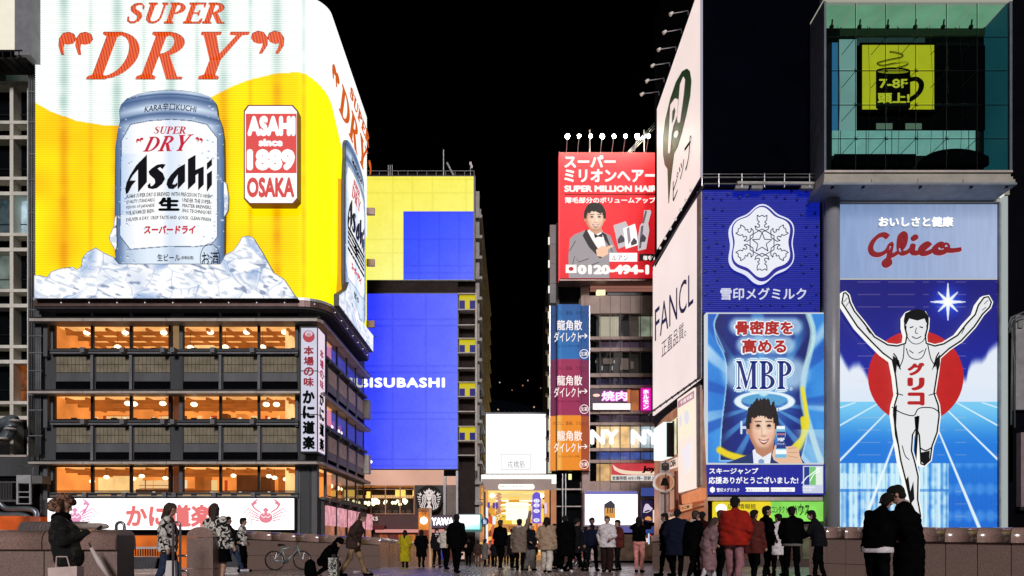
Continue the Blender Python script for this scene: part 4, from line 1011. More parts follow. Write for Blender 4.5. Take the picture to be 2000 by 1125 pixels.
# ---------------------------------------------------------------- far left: office building with pale concrete grid
KG = .0302
CREAM = PM("pale_concrete_grid", (.72, .7, .62), .7, 0, .25, .7, .2, streak=True)
DARKW = PM("dark_window", (.004, .005, .006), .1, 0, .3, 1, 0); OLIVE = PM("olive_blind", (.035, .035, .015), .8, 0, .3, 2, .1)
def grid_building():
    t = thing("grid_building", "pale concrete grid office building at the left edge beside the beer billboard", "building", W(20, 1120, KG))
    fb("wall", -260, -60, 57, 1130, KG, 12, PM("grid_wall", (.012, .012, .013), .8), t, -.9)
    for px0, px1 in ((-190, -185), (-120, -115), (-50, -45), (19, 26), (53, 57)):
        fb("grid_column", px0, 160, px1, 905, KG, .9, CREAM, t)
    for k in range(6):
        y = 236+k*109.5
        fb("grid_beam", -260, y, 57, y+6, KG, .9, CREAM, t, .02); fb("grid_beam", -260, y+29, 57, y+36, KG, .9, CREAM, t, .02)
    fb("grid_beam", -260, 159, 57, 166, KG, .9, CREAM, t, .02)
    rr = random.Random(2)
    for ci, (a, b) in enumerate(((-115, -52), (-45, 18), (26, 53))):
        for k in range(6):
            y0 = 166 if k == 0 else 236+(k-1)*109.5+36; y1 = 236+k*109.5
            m = {(2, 2): EM('#b8d4e0', .7, var=.5, vscale=1.5), (1, 2): EM('#506870', .4, var=.6, vscale=2), (1, 3): EM('#7c8c84', .5, var=.6, vscale=1.2), (2, 5): EM('#b05c18', .4, var=.7, vscale=2)}.get((ci, k), DARKW)
            w = fb("window", a, y0, b, y1, KG, .1, m, t, -.7)
            fb("window_rail", a, (y0+y1)/2+10, b, (y0+y1)/2+11.5, KG, .05, FRAMEB, t, -.62)
            fb("low_window", a, y1+6, b, y1+29, KG, .1, OLIVE if k == 5 else DARKW, t, -.7)
    # taller pale frame behind at the top
    for px in (55, 62): fb("top_post", px, 18, px+8, 400, KG, .5, PM("blue_grey_steel", (.17, .2, .24), .5), t, -.6)
    fb("top_beam", 45, 15, 78, 24, KG, .4, PM("blue_grey_steel", (.17, .2, .24), .5), t, -.55); fb("top_beam", 45, 68, 78, 76, KG, .4, PM("blue_grey_steel", (.17, .2, .24), .5), t, -.55)
    fb("green_glass_band", 0, 112, 55, 159, KG, .2, PM("green_glass", (.05, .1, .1), .2), t, -.5)
    # pipes and ducts between the buildings
    for i, px in enumerate((57, 62, 67, 71, 75, 79)):
        mb = MB(); x = X_(px, KG*.985); y = KG*.985*F; b_ = [900, 815, 814, 890, 893, 890][i]
        mb.tube([(x, y, Z_(b_, KG)), (x, y, Z_(160 if i < 3 else 596, KG))], .055, 8); mb.build("drain_pipe", PIPE, t, True)
    for py in (178, 237, 300, 350, 415, 470, 604, 655, 688, 723, 770, 800, 850): fb("pipe_bracket", 56, py, 82, py+2, KG*.983, .06, BRKT, t)
    fb("lower_wall", -200, 893, 78, 930, KG, 1, CONC, t, .1); fb("lower_wall", -200, 930, 84, 1100, KG, 1, BLACKW, t, -.1)
    fb("rail_beam", -200, 889, 55, 893, KG, .3, LEDGE, t, .15)
    DUCT = PM("galvanised_duct", (.2, .24, .27), .35, .6, .3, 1.5, .1)
    for pts, r in (([(-10, 832), (8, 826), (22, 820), (30, 822)], .3), ([(-10, 855), (5, 857), (14, 850), (20, 838), (22, 828), (34, 820)], .33)):
        mb = MB(); P = spline(pts, 5); mb.tube([W(p[0], p[1], KG*.975) for p in P], r, 12); mb.build("duct", DUCT, t, True)
    for (a, b) in ((5, 857), (21, 838), (30, 822)):
        mb = MB(); c = W(a, b, KG*.97); mb.ball(c, .36, 12, 4, .25); mb.build("duct_collar", LEDGE, t, True)
    for pts, r in (([(-5, 975), (2, 985), (12, 993), (30, 994), (55, 994), (68, 998), (72, 1008), (72, 1030)], .16), ([(-5, 1005), (15, 1006), (40, 1006), (54, 1010), (62, 1020), (64, 1035)], .17)):
        mb = MB(); P = spline(pts, 4); mb.tube([W(p[0], p[1], KG*.97) for p in P], r, 10); mb.build("duct", DUCT, t, True)
    # balcony cage with air unit
    cage = MB(); k = KG*.965
    for i in range(8): cage.fbox(i*3.1, 943, i*3.1+1.2, 976, k, .05)
    cage.fbox(-5, 940, 33, 943, k, .06); cage.fbox(-5, 976, 33, 980, k, .06)
    cage.build("railing", STEEL, t)
    f = MB(); f.fbox(33, 928, 61, 944, k, .8, .05); f.fbox(33, 944, 36.5, 985, k, .1, .05); f.fbox(58, 944, 61, 985, k, .1, .05)
    for y in (960, 970, 983): f.fbox(36.5, y, 58, y+1.8, k, .1, .05)
    f.build("air_unit_frame", PM("unit_white", (.4, .42, .43), .5), t); fb("air_unit", 61.5, 929, 82, 944, k, .8, PM("unit_grey", (.14, .14, .14), .6), t)
    mb = MB(); mb.tube([W(37, 908, k), W(50, 911, k), W(64, 914, k), W(64, 928, k)], .05, 6); mb.build("bracket_arm", STEEL, t)
    fb("glowing_awning", -60, 1008, 58, 1050, KG*.95, 1.5, EM('#e86018', .55, var=.8, vscale=.5), t)  # river shop light put into the awning as its own glow
grid_building()
t = thing("blank_sign_box", "cream lit box sign cut off at the top left corner", "sign", W(20, 112, KG*.96))
kb = KG*.955
box("face", X_(-80, kb), X_(28, kb), kb*F, kb*F+.1, Z_(96, kb), Z_(-40, kb), EM('#f4ecd8', .98, var=.03), t)
box("side", X_(28, kb), X_(28, kb)+.9, kb*F+.02, kb*F+1.6, Z_(96, kb)-.3, Z_(-40, kb), PM("sign_side_grey", (.22, .23, .25), .5), t)
mb = MB(); mb.fbox(-80, 97, 44, 100, kb, 1.5); mb.fbox(-80, 104, 44, 108, kb, 1.4, -.3)
for i in range(8): mb.fbox(-76+i*16, 97, -74+i*16, 110, kb, 1.4)
mb.build("under_frame", FRAMEB, t)
# ---------------------------------------------------------------- hotel with yellow and blue screens
KH2 = .0425
def screens():
    t = thing("screen_building", "tall building behind the restaurant with external stair bays and a long windowed side", "building", W(820, 1100, KH2))
    y0 = KH2*F; xr = X_(927, KH2); xl = X_(680, KH2)
    GW = PM("grey_side_wall", (.2, .2, .2), .8, 0, .3, .5, .2); y1 = 3.1/50*F
    body = MB(); body.box(xl, xr-.02, y0+.6, y1, -.5, Z_(346, KH2)); body.box(xl, X_(894, KH2), y0+.1, y0+.6, Z_(575, KH2), Z_(549, KH2)); body.build("wall", PM("dark_wall", (.03, .022, .02), .8), t)
    fb("roof_edge", 680, 335, 927, 346, KH2, 1, PM("dark_wall", (.03, .022, .02), .8), t, -.3)
    # roof railing, posts, antenna
    r = MB()
    for i in range(12): r.fbox(722+i*18.5, 333, 723+i*18.5, 345, KH2, .04)
    r.fbox(718, 333, 927, 334.2, KH2, .04); r.build("roof_railing", BRKT, t)
    m = MB()
    for a in (758, 761.5, 765.5): m.fbox(a, 322, a+1, 345, KH2, .05)
    m.fbox(865.5, 292, 867, 345, KH2, .06); m.tube([W(873, 318, KH2), W(886, 343, KH2)], .08, 6); m.fbox(917, 316, 921, 322, KH2, .1); m.fbox(919, 322, 923, 328, KH2, .1); m.fbox(918.5, 326, 919.3, 345, KH2, .05)
    m.build("antenna_group", PM("pale_metal", (.4, .4, .4), .4), t)
    # stair bays right of the blue screen
    yb = [(577, 608, 'y'), (608, 636, 'd'), (638, 664, 'w'), (664, 692, 'y'), (692, 721, 'd'), (722, 748, 'g'), (749, 777, 'y'), (777, 805, 'd'), (806, 834, 'g'), (835, 862, 'y'), (863, 890, 'o'), (891, 918, 'p')]
    for a, b, kd in yb:
        fb("bay_slab", 895, a-2, 930, a, KH2, 1.2, PM("bay_white", (.45, .42, .38), .6), t, .35)
        if kd == 'y':
            p = fb("yellow_panel", 897, a, 929, b-2, KH2, .1, EM('#dccb10', .8), t)
            fb("blue_panel", 897.5, a+10, 908, b-2.5, KH2, .03, EM('#060a78', .8), p, .03); fb("blue_panel", 917.5, a+10, 928.5, b-2.5, KH2, .03, EM('#060a78', .8), p, .03)
        else:
            c = {'d': EM('#4c4238', .5, var=.6, vscale=1), 'w': EM('#c8c4b8', .75, var=.2), 'g': EM('#38383c', .5, var=.5), 'o': EM('#d08850', .7, var=.5, vscale=1.5), 'p': EM('#b0a090', .6, var=.4)}[kd]
            fb("bay_back", 897, a, 929, b-2, KH2, .1, c, t, -.8)
            fb("bay_door_frame", 899, a+3, 901, b-2, KH2, .08, FRAMEB, t, -.6); fb("bay_door_frame", 925, a+3, 927, b-2, KH2, .08, FRAMEB, t, -.6); fb("bay_lintel", 901, a+3, 925, a+4.5, KH2, .08, FRAMEB, t, -.6)
    fb("bay_post", 928.5, 575, 932.5, 920, KH2, .4, PM("bay_white", (.45, .42, .38), .6), t, .3)
    # long side: window bays stepping into depth
    zt = Z_(362, KH2)
    n = 8
    for i in range(n):
        ya = y0+1+i*(y1-y0-2)/n; yb_ = ya+(y1-y0-2)/n
        box("side_pier", xr, xr+.35, ya, ya+.5, -.5, zt, PM("bay_white2", (.32, .31, .3), .7), t)
        for k in range(16):
            z = 3+k*1.72
            box("side_window", xr, xr+.05, ya+.9, yb_-.4, z, z+1.0, DARKW if (i+k) % 3 else EM('#787468', .5), t)
            if i == 0: box("side_spandrel", xr-.01, xr+.6, y0+.6, y1-.5, z-.45, z-.2, PM("bay_white2", (.32, .31, .3), .7), t)
screens()
def led_texture(base1, base2, seed, gx, gy):
    def f(X, Y):
        u = (X-X.min())/(X.max()-X.min()); v = (Y-Y.min())/(Y.max()-Y.min())
        t = np.clip(gx*u+gy*v, 0, 1)
        c = mix(const(base1, X), const(base2, X), t)
        n = vnoise(X, Y, 4, seed)-.5; m = vnoise(X, Y, 30, seed+1)-.5
        c = c+(n*.03+m*.03)[..., None]
        pan = (np.abs(((X/13.0) % 1)-.5) > .47) | (np.abs(((Y/13.0) % 1)-.5) > .47)
        return np.clip(c-(pan*.05)[..., None], 0, 1)
    return f
t = thing("yellow_screen", "upper LED screen, yellow with a blue square at its lower right", "screen", W(822, 549, KH2))
fb("screen_case", 690, 343, 928.5, 549, KH2, .55, FRAMEB, t, .0)
raster("screen_face", mapK(KH2, .04), 690, 345, 925, 547, 80, 70, led_texture('#f8ec48', '#fffc90', 1, .2, .8), ATTR(1.0, True, "led_yellow"), t)
raster("blue_square", mapK(KH2, .07), 788, 413.5, 925, 547, 50, 50, led_texture('#0030ff', '#5464ff', 2, .45, .55), ATTR(1.0, name="led_print"), t)
t = thing("blue_screen", "lower blue LED screen with white capitals across it", "screen", W(800, 917, KH2))
fb("screen_case", 690, 572, 896, 918, KH2, .5, FRAMEB, t, .02)
raster("screen_face", mapK(KH2, .06), 690, 574, 894, 916, 70, 110, led_texture('#2834ff', '#6878ff', 3, .75, .3), ATTR(1.0, True, "led_blue"), t)
text("lettering", "EBISUBASHI", (683, 737.5, 869, 757), FP(KH2), EM('#ffffff', 1.4), t, .12, .045, 0, .03, spacing=1.15)
t = thing("wall_floodlight", "small white floodlight on an arm at the lower edge of the blue screen", "light", W(722, 902, KH2*.99))
mb = MB(); mb.tube([W(712, 899, KH2*.985), W(722, 901, KH2*.985)], .04, 6); mb.build("arm", STEEL, t); mb = MB(); mb.ball(W(724, 902, KH2*.985), .13, 8, 6); mb.build("lamp_head", EM('#ffffff', 3), t)
# ---------------------------------------------------------------- coffee shop at its foot
KS = .0415
def coffee():
    t = thing("coffee_shop", "two storey coffee shop front with warm lit windows under the blue screen", "shop", W(780, 1100, KS))
    PK = EM('#f0b8a0', .82, var=.12, vscale=.4)
    k = KS
    fb("upper_wall", 680, 918, 866, 948, k, 1, PK, t); fb("upper_wall", 872, 930, 894, 947, k, .6, PK, t)
    fb("stair_void", 866, 919, 894, 950, k, .5, BLACKW, t, -.3)
    fb("dark_wall", 810, 947, 866, 1010, k, .5, PM("ribbed_brown", (.035, .028, .026), .6), t)
    for i in range(14): fb("wall_rib", 811+i*4, 948, 812.5+i*4, 1004, k, .04, PM("ribbed_brown2", (.055, .045, .04), .6), t, .04)
    fb("grey_column", 872, 948, 893, 1010, k, .4, PM("taupe_panel", (.16, .12, .1), .5), t); fb("steel_post", 866, 930, 871, 1012, k, .3, STEEL, t, .1); fb("steel_post", 891, 920, 895, 1100, k, .3, STEEL, t, .2)
    # interior
    fb("room_back", 680, 945, 812, 1006, k, .1, EM('#e88828', .85, var=.5, vscale=.5), t, -4.5)
    fb("room_ceiling", 680, 946, 812, 948.5, k, 4.4, EM('#c07030', .8, var=.5, vscale=.7), t, -.1)
    rr = random.Random(4)
    for i in range(4): fb("shelf", 690, 962+i*8.5, 810, 964+i*8.5, k, .2, PM("dark_timber", (.06, .025, .012), .5), t, -3+.2*i)
    for i in range(26):
        x = 712+rr.uniform(0, 96); y = 976+rr.choice([0, 3, 6, 9]); p = W(x, y, k*1.03); mb = MB(); mb.ball(p, .14, 8, 6); mb.build("pendant_lamp", EM('#fff4c0', 2.4), t, True)
    for x, w, y, h_ in ((772, 26, 957, 12), (806, 14, 958, 11), (716, 10, 960, 12)): fb("lamp_drum", x, y, x+w*.7, y+h_, k*1.02, .5, EM('#ffd060', 1.4), t)
    for i in range(30): fb("cup_row", 714+i*3.1, 967, 716+i*3.1, 973, k*1.025, .1, EM('#f8c080', 1.0), t)
    for i in range(7): fb("seat_back", 716+i*13, 996, 725+i*13, 1003, k*1.01, .2, PM("dark_timber", (.06, .025, .012), .5), t)
    for px in (724.5, 753, 781.5, 809):
        fb("window_frame", px-.9, 948, px+.9, 1005, k, .15, PM("copper_frame", (.5, .25, .13), .4), t, .06)
    for y in (948, 955, 1003): fb("window_frame", 690, y, 810, y+1.4, k, .15, PM("copper_frame", (.5, .25, .13), .4), t, .05)
    for a, b in ((695, 723.5), (725.5, 752), (754, 780.5), (782.5, 808)): fb("pane", a, 949.5, b, 1003, k, .02, GL_, t, -.02)
    # fascia
    fb("fascia", 680, 1006, 894, 1033, k, .4, PM("maroon_fascia", (.06, .014, .012), .4), t, .2)
    fb("canopy", 735, 1034, 893, 1040, k, .9, EM('#f0a098', .75), t, .5)
    fb("ground_wall", 680, 1041, 893, 1105, k, .3, PM("shop_dark", (.04, .02, .015), .5), t)
    for i in range(8): fb("shop_window", 742+i*18, 1044, 757+i*18, 1092, k, .05, EM(['#d05c20', '#702818', '#e88838', '#2020c0'][(0, 1, 0, 2, 1, 1, 3, 1)[i]], .6, var=.5, vscale=2), t, .04)
    text("fascia_lettering", "STARBUCKS", (674, 1009, 738, 1017), FP(k*.99), EM('#f8e4d8', 1), t, .02, .03, 0, .03, spacing=1.1)
    text("fascia_lettering", "COFFEE", (684, 1020, 726, 1027.5), FP(k*.99), EM('#f8e4d8', 1), t, .02, .03, 0, .03)
    for i in range(3): fb("awning", 718, 1026+i*3, 752-i*2, 1028.6+i*3, k*.985, .9-.1*i, PM("red_awning", (.12, .01, .01), .7), t)
    return t
coffee()
t = thing("round_logo_sign", "round black and white sign with a long haired crowned figure", "sign", W(838, 1000, KS*.985))
ps_ = FP(KS*.985); WL = EM('#f0e0dc', .9)
poly("disc", [ell(838.5, 974.5, 26, 26.5, 40)], ps_, PM("disc_black", (.012, .014, .012), .5), t, .05, .15)
L = []
L.append([(838, 953), (840, 957), (844, 957), (841, 960), (842, 964), (838, 961.5), (834, 964), (835, 960), (832, 957), (836, 957)])
L.append([(829, 963.5), (827, 958), (831, 961), (833, 957.5), (836, 963), (838, 965.5), (841, 963), (844, 957.5), (846, 961), (850, 958), (848, 963.5), (838, 966.5)])
L.append([ell(838, 971, 5, 7, 18), ell(836, 969.5, 1.2, .6, 6), ell(840, 969.5, 1.2, .6, 6)])
for s in (-1, 1):
    for i in range(3):
        L.append(stroke(spline([(838+s*(4+i*3), 964+i), (838+s*(7+i*3), 972), (838+s*(6+i*3.2), 980), (838+s*(9+i*3.6), 988), (838+s*(8+i*3), 996-i*1.5)], 4), 1.7))
    for i in range(5): L.append(stroke([(838+s*(16+i*.3), 972+i*4.3), (838+s*(23-i*1.2), 970+i*4.6)], 1.8))
    L.append([(838+s*14, 966), (838+s*18, 960), (838+s*17, 964), (838+s*23, 964), (838+s*18, 967), (838+s*20, 971)])
L.append([(834, 980), (838, 978.5), (842, 980), (840, 986), (844, 992), (838, 998), (832, 992), (836, 986)])
poly("logo_figure", L, ps_, WL, t, .08, .03)
# lit letters PAWA sign
t = thing("glowing_letter_sign", "glowing white letters on a dark fascia left of the teal screen", "sign", W(862, 1032, KS*.98))
k = KS*.98
fb("backing", 838, 1007, 893, 1031, k, .2, PM("violet_dark", (.06, .04, .07), .4), t)
text("lettering", "YAWA", (810+33, 1011, 886, 1026), FP(k), EM('#ffffff', 3, True), t, .1, .05, 0, .08, spacing=1.05)
t = thing("teal_screen", "blank white and teal lit screen by the arcade entrance", "screen", W(918, 1038, KS*.97))
k = KS*.97
fb("screen_case", 896, 1004, 941, 1039, k, .4, PM("teal_case", (.05, .2, .19), .4), t)
raster("screen_face", mapK(k, .03), 897, 1005.5, 937, 1034, 20, 16, lambda X, Y: mix(const('#ffffff', X), const('#80f0e4', X), np.clip((Y-1020)/16+.25*(X-920)/20, 0, 1)*.9), ATTR(1.3, True, "teal_print"), t)
fb("screen_side", 937.5, 1006, 940.5, 1034, k, .02, EM('#60b8ac', .8), t, .03)
# hotel ground floor to the left of the arcade
KA = .047
t = thing("corner_shop", "warm lit shop front between the teal screen and the arcade pillar", "shop", W(910, 1100, .0435))
k = .0435
fb("sign_band", 894, 919, 921, 949, k, 1, EM('#f0b8b0', .85, var=.1), t); text("sign_mark", "㊗", (899, 925, 906, 940), FP(k), EM('#d05060', .8), t, .03, .03)
fb("upper_window", 894, 950, 945, 1006, k, .1, EM('#f0b868', .85, var=.35, vscale=.8), t, -.6)
for px in (896, 905, 914, 924, 931, 938, 944): fb("mullion", px, 950, px+1.6, 1006, k, .3, EM('#c07848', .6), t)
fb("lintel", 894, 948, 946, 952, k, .5, EM('#c89070', .6), t, .1); fb("mullion", 894, 975, 944, 976, k, .2, FRAMEB, t, .05)
fb("lower_front", 894, 1038, 945, 1093, k, .1, EM('#f0a068', .75, var=.4, vscale=1), t, -.6)
for i in range(6): fb("shop_item", 897+i*8, 1050+(i*7) % 13, 902+i*8, 1064+(i*5) % 11, k, .2, EM(['#fff0c0', '#c04830', '#f8c870'][i % 3], .8), t, -.3)
fb("low_wall", 894, 1090, 945, 1099, k, .3, PM("shop_dark", (.04, .02, .015), .5), t)
fb("notice", 897, 1078, 907, 1092, k*.98, .1, EM('#e8c0b0', .8), t); fb("notice_picture", 899, 1080, 905, 1085, k*.98, .1, PM("sign_black", (.005, .008, .008), .5), t, .02)
# ---------------------------------------------------------------- shopping arcade
def arcade():
    t = thing("arcade_entrance", "bright golden shopping arcade entrance with a lit header at the end of the bridge", "arcade", W(1008, 1100, KA))
    k = KA; p = FP(k)
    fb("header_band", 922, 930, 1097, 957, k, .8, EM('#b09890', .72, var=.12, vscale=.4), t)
    blk = EM('#fffdf0', 1.4)
    for i in range(17): fb("header_light", 921+i*10.25, 927.5, 930.6+i*10.25, 935.5, k, .3, blk, t, .2)
    for x in (921, 1087.5): fb("header_light", x, 936, x+9.5, 945, k, .3, blk, t, .2)
    for x in (931, 1077.5): fb("header_light", x, 936, x+9.5, 945, k, .3, blk, t, .2)
    for x in (921, 1088): fb("header_light", x, 945.5, x+9, 956, k, .3, blk, t, .2)
    fb("header_edge", 920, 925.5, 1098, 927.2, k, .4, PM("grey_edge", (.25, .25, .28), .5), t, .25)
    poly("letter_glow", [[(973, 949), (975, 945.5), (1041, 945.5), (1044, 949), (1044, 953), (1041, 956), (975, 956), (973, 953)]], p, EM('#fffef4', 1.3), t, .06, .04)
    text("header_lettering", "EBISU BASHI-SUJI", (976, 948, 1042, 953.4), p, EM('#988c88', .8), t, .1, .0, 0, .03, spacing=1.05)
    gold = EM('#f8c060', .95, var=.2, vscale=.3)
    Y0 = k*F
    # pillars
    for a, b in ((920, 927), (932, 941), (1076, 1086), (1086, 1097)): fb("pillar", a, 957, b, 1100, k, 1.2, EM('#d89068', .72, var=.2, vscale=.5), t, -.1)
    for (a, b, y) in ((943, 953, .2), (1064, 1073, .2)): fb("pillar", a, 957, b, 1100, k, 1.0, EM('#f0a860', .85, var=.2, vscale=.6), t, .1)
    # tunnel: side walls, vault, floor, with shop signs receding
    xl, xr = X_(941, k), X_(1076, k); YEND = 150
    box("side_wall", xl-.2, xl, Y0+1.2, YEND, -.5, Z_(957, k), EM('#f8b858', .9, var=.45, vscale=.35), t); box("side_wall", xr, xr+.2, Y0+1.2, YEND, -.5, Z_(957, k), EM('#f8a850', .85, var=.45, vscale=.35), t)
    box("vault", xl, xr, Y0+.9, YEND, Z_(958, k), Z_(957, k)+.02, EM('#ffd070', 1.0, var=.25, vscale=.3), t)
    box("far_end", xl, xr, YEND, YEND+.2, -.5, Z_(957, k), EM('#fff0b0', 1.2, var=.2, vscale=.2), t)
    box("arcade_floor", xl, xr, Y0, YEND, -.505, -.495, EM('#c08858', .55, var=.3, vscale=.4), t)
    for i in range(6):
        kk = k*(1.05+.16*i); hw = (xr-xl)/2/kk; c = CX+(xl+xr)/2/kk
        top = CY-(Z_(958, k)-EYE)/kk
        o = ell(c, top+26/(1+i*.2), hw*.98, 26/(1+i*.2), 16, 180, 360); inn = ell(c, top+27/(1+i*.2), hw*.86, 21/(1+i*.2), 16, 180, 360)
        poly("arch_rib", [o+inn[::-1]], FP(kk), EM('#e8a030' if i % 2 else '#ffe090', .9), t, 0, .3)
    fb("hanging_banner", 988, 981, 1032, 1016, k*1.08, .15, EM('#fffbe0', 1.25), t)
    text("hanging_lettering", "えびすばし", (996, 988, 1028, 993), FP(k*1.08), EM('#f0c890', 1), t, .02, 0, 0, .01)
    fb("hanging_board", 980, 1006, 1000, 1026, k*1.2, .2, EM('#f8cc40', .95), t); text("hanging_lettering", "のみくい処", (981, 1007, 1006, 1011), FP(k*1.15), EM('#503018', .5), t, .05, .02, 0, .02)
    fb("brown_board", 978, 1024, 1016, 1040, k*1.1, .2, EM('#d89048', .8, var=.2, vscale=2), t); text("board_lettering", "商店街", (993, 1027, 1005, 1036), FP(k*1.1), EM('#704020', .5), t, .05, .02, 0, .02)
    rr = random.Random(9)
    cs = ['#ffb040', '#e85030', '#fff0c0', '#f0a8a0', '#c87030', '#ffd860', '#a04020', '#f8e0b0']
    for s in (0, 1):
        for i in range(22):
            y = Y0+2+i*3.4; x = xl+.03 if s == 0 else xr-.63; z = rr.uniform(-.2, 5)
            box("shop_sign", x, x+.6, y, y+rr.uniform(.4, 1.6), z, z+rr.uniform(.5, 1.6), EM(cs[rr.randrange(8)], rr.choice([.8, .95, 1.1])), t)
    for i in range(7):
        for j in range(2):
            box("ceiling_light", xl+1+j*2.6, xl+2.4+j*2.6, Y0+4+i*8, Y0+4.6+i*8, Z_(958, k)-.25, Z_(958, k)-.15, EM('#fffce0', 2), t)
    # pleated decorations at the left, round lanterns
    for px in (951, 1058):
        mb = MB(); mb.ball(W(px+10 if px < 1000 else px, 968, k*.985), .22, 12, 8); g = mb.build("globe_lantern", EM('#fff4d0', 3.5, True), t, True)
    mb = MB(); pts = []
    poly("pleated_bunting", [[(967+(i % 2)*6, 962+i*3.2) for i in range(14)]+[(976+(i % 2)*5, 962+i*3.2) for i in range(13, -1, -1)]], FP(k*.99), EM('#e0a080', .8), t, 0, .1)
    text("side_lettering", "LOCO", (968, 985, 976, 1010), FP(k*.985), EM('#b06040', .8), t, .05, .02, vert=True)
    for px, py in ((952, 981), (962, 982), (968, 982)): fb("purple_flag", px, py, px+5, py+11, k*.98, .05, EM('#5848b0', .8), t)
    for i in range(8): fb("small_flag", 1046-i*1.2, 962+i*3.3, 1051-i*1.2, 965+i*3.3, k*.99, .05, EM(['#e8b0c8', '#c08070'][i % 2], .85), t)
    o = poly("purple_lantern", [ell(1048, 970, 8.3, 9, 12, 180, 360)+[(1056.3, 1022), (1039.7, 1022)]], FP(k*.975), EM('#6858d8', .95), t, .05, .3)
    for y, s in ((978, "ひ"), (987, "る"), (998, "戎"), (1016, "橋")):
        poly("lantern_mark", [ell(1048, y, 6, 4, 12)], FP(k*.975), EM('#f4f0ff', 1.1), o, .08, .02); 
        text("lantern_lettering", s, (1044.5, y-3, 1051.5, y+3), FP(k*.975), EM('#8878e0', .9), o, .1, .0, 0, .01)
    fb("white_sign", 949, 990, 953, 1060, k*.985, .1, EM('#e8f4ff', 1.0), t); fb("white_sign", 962, 1008, 968, 1024, k*.98, .1, EM('#e0f8ff', 1.0), t); fb("white_sign", 1064, 982, 1068, 1003, k*.98, .1, EM('#d8d0ff', 1.0), t)
    fb("red_panel", 961, 1025, 966, 1048, k*.98, .1, EM('#d86850', .8), t)
arcade()
# white lit screen block above the header
t = thing("white_lantern_wall", "big blank white lit wall panel above the arcade header", "billboard", W(1008, 926, KA*1.01))
k = KA*1.012
fb("frame", 948.5, 805.5, 1068, 926, k, .8, PM("grey_edge", (.25, .25, .28), .5), t, -.02)
for i in range(12):
    for j in range(12):
        fb("light_tile", 949.6+i*9.85, 809+j*9.75, 949.6+(i+1)*9.85-.22, 809+(j+1)*9.75-.22, k, .1, EM('#fefeff', 1.25, var=.02, vscale=.5), t, .04)
fb("name_frame", 978.5, 887, 1036.5, 917.5, k, .06, EM('#c4c4cc', .9), t, .08); fb("name_plate", 979.6, 888.2, 1035.4, 916.3, k, .06, EM('#ffffff', 1.2), t, .1)
text("name_lettering", "戎橋筋", (991, 900, 1025, 914), FP(k), EM('#8c8c94', .8), t, .12, -.004, 0, .02)
for i in range(0, 12): fb("top_fitting", 955+i*9.85, 803.5, 956+i*9.85, 806, k, .1, FRAMEB, t, .1)
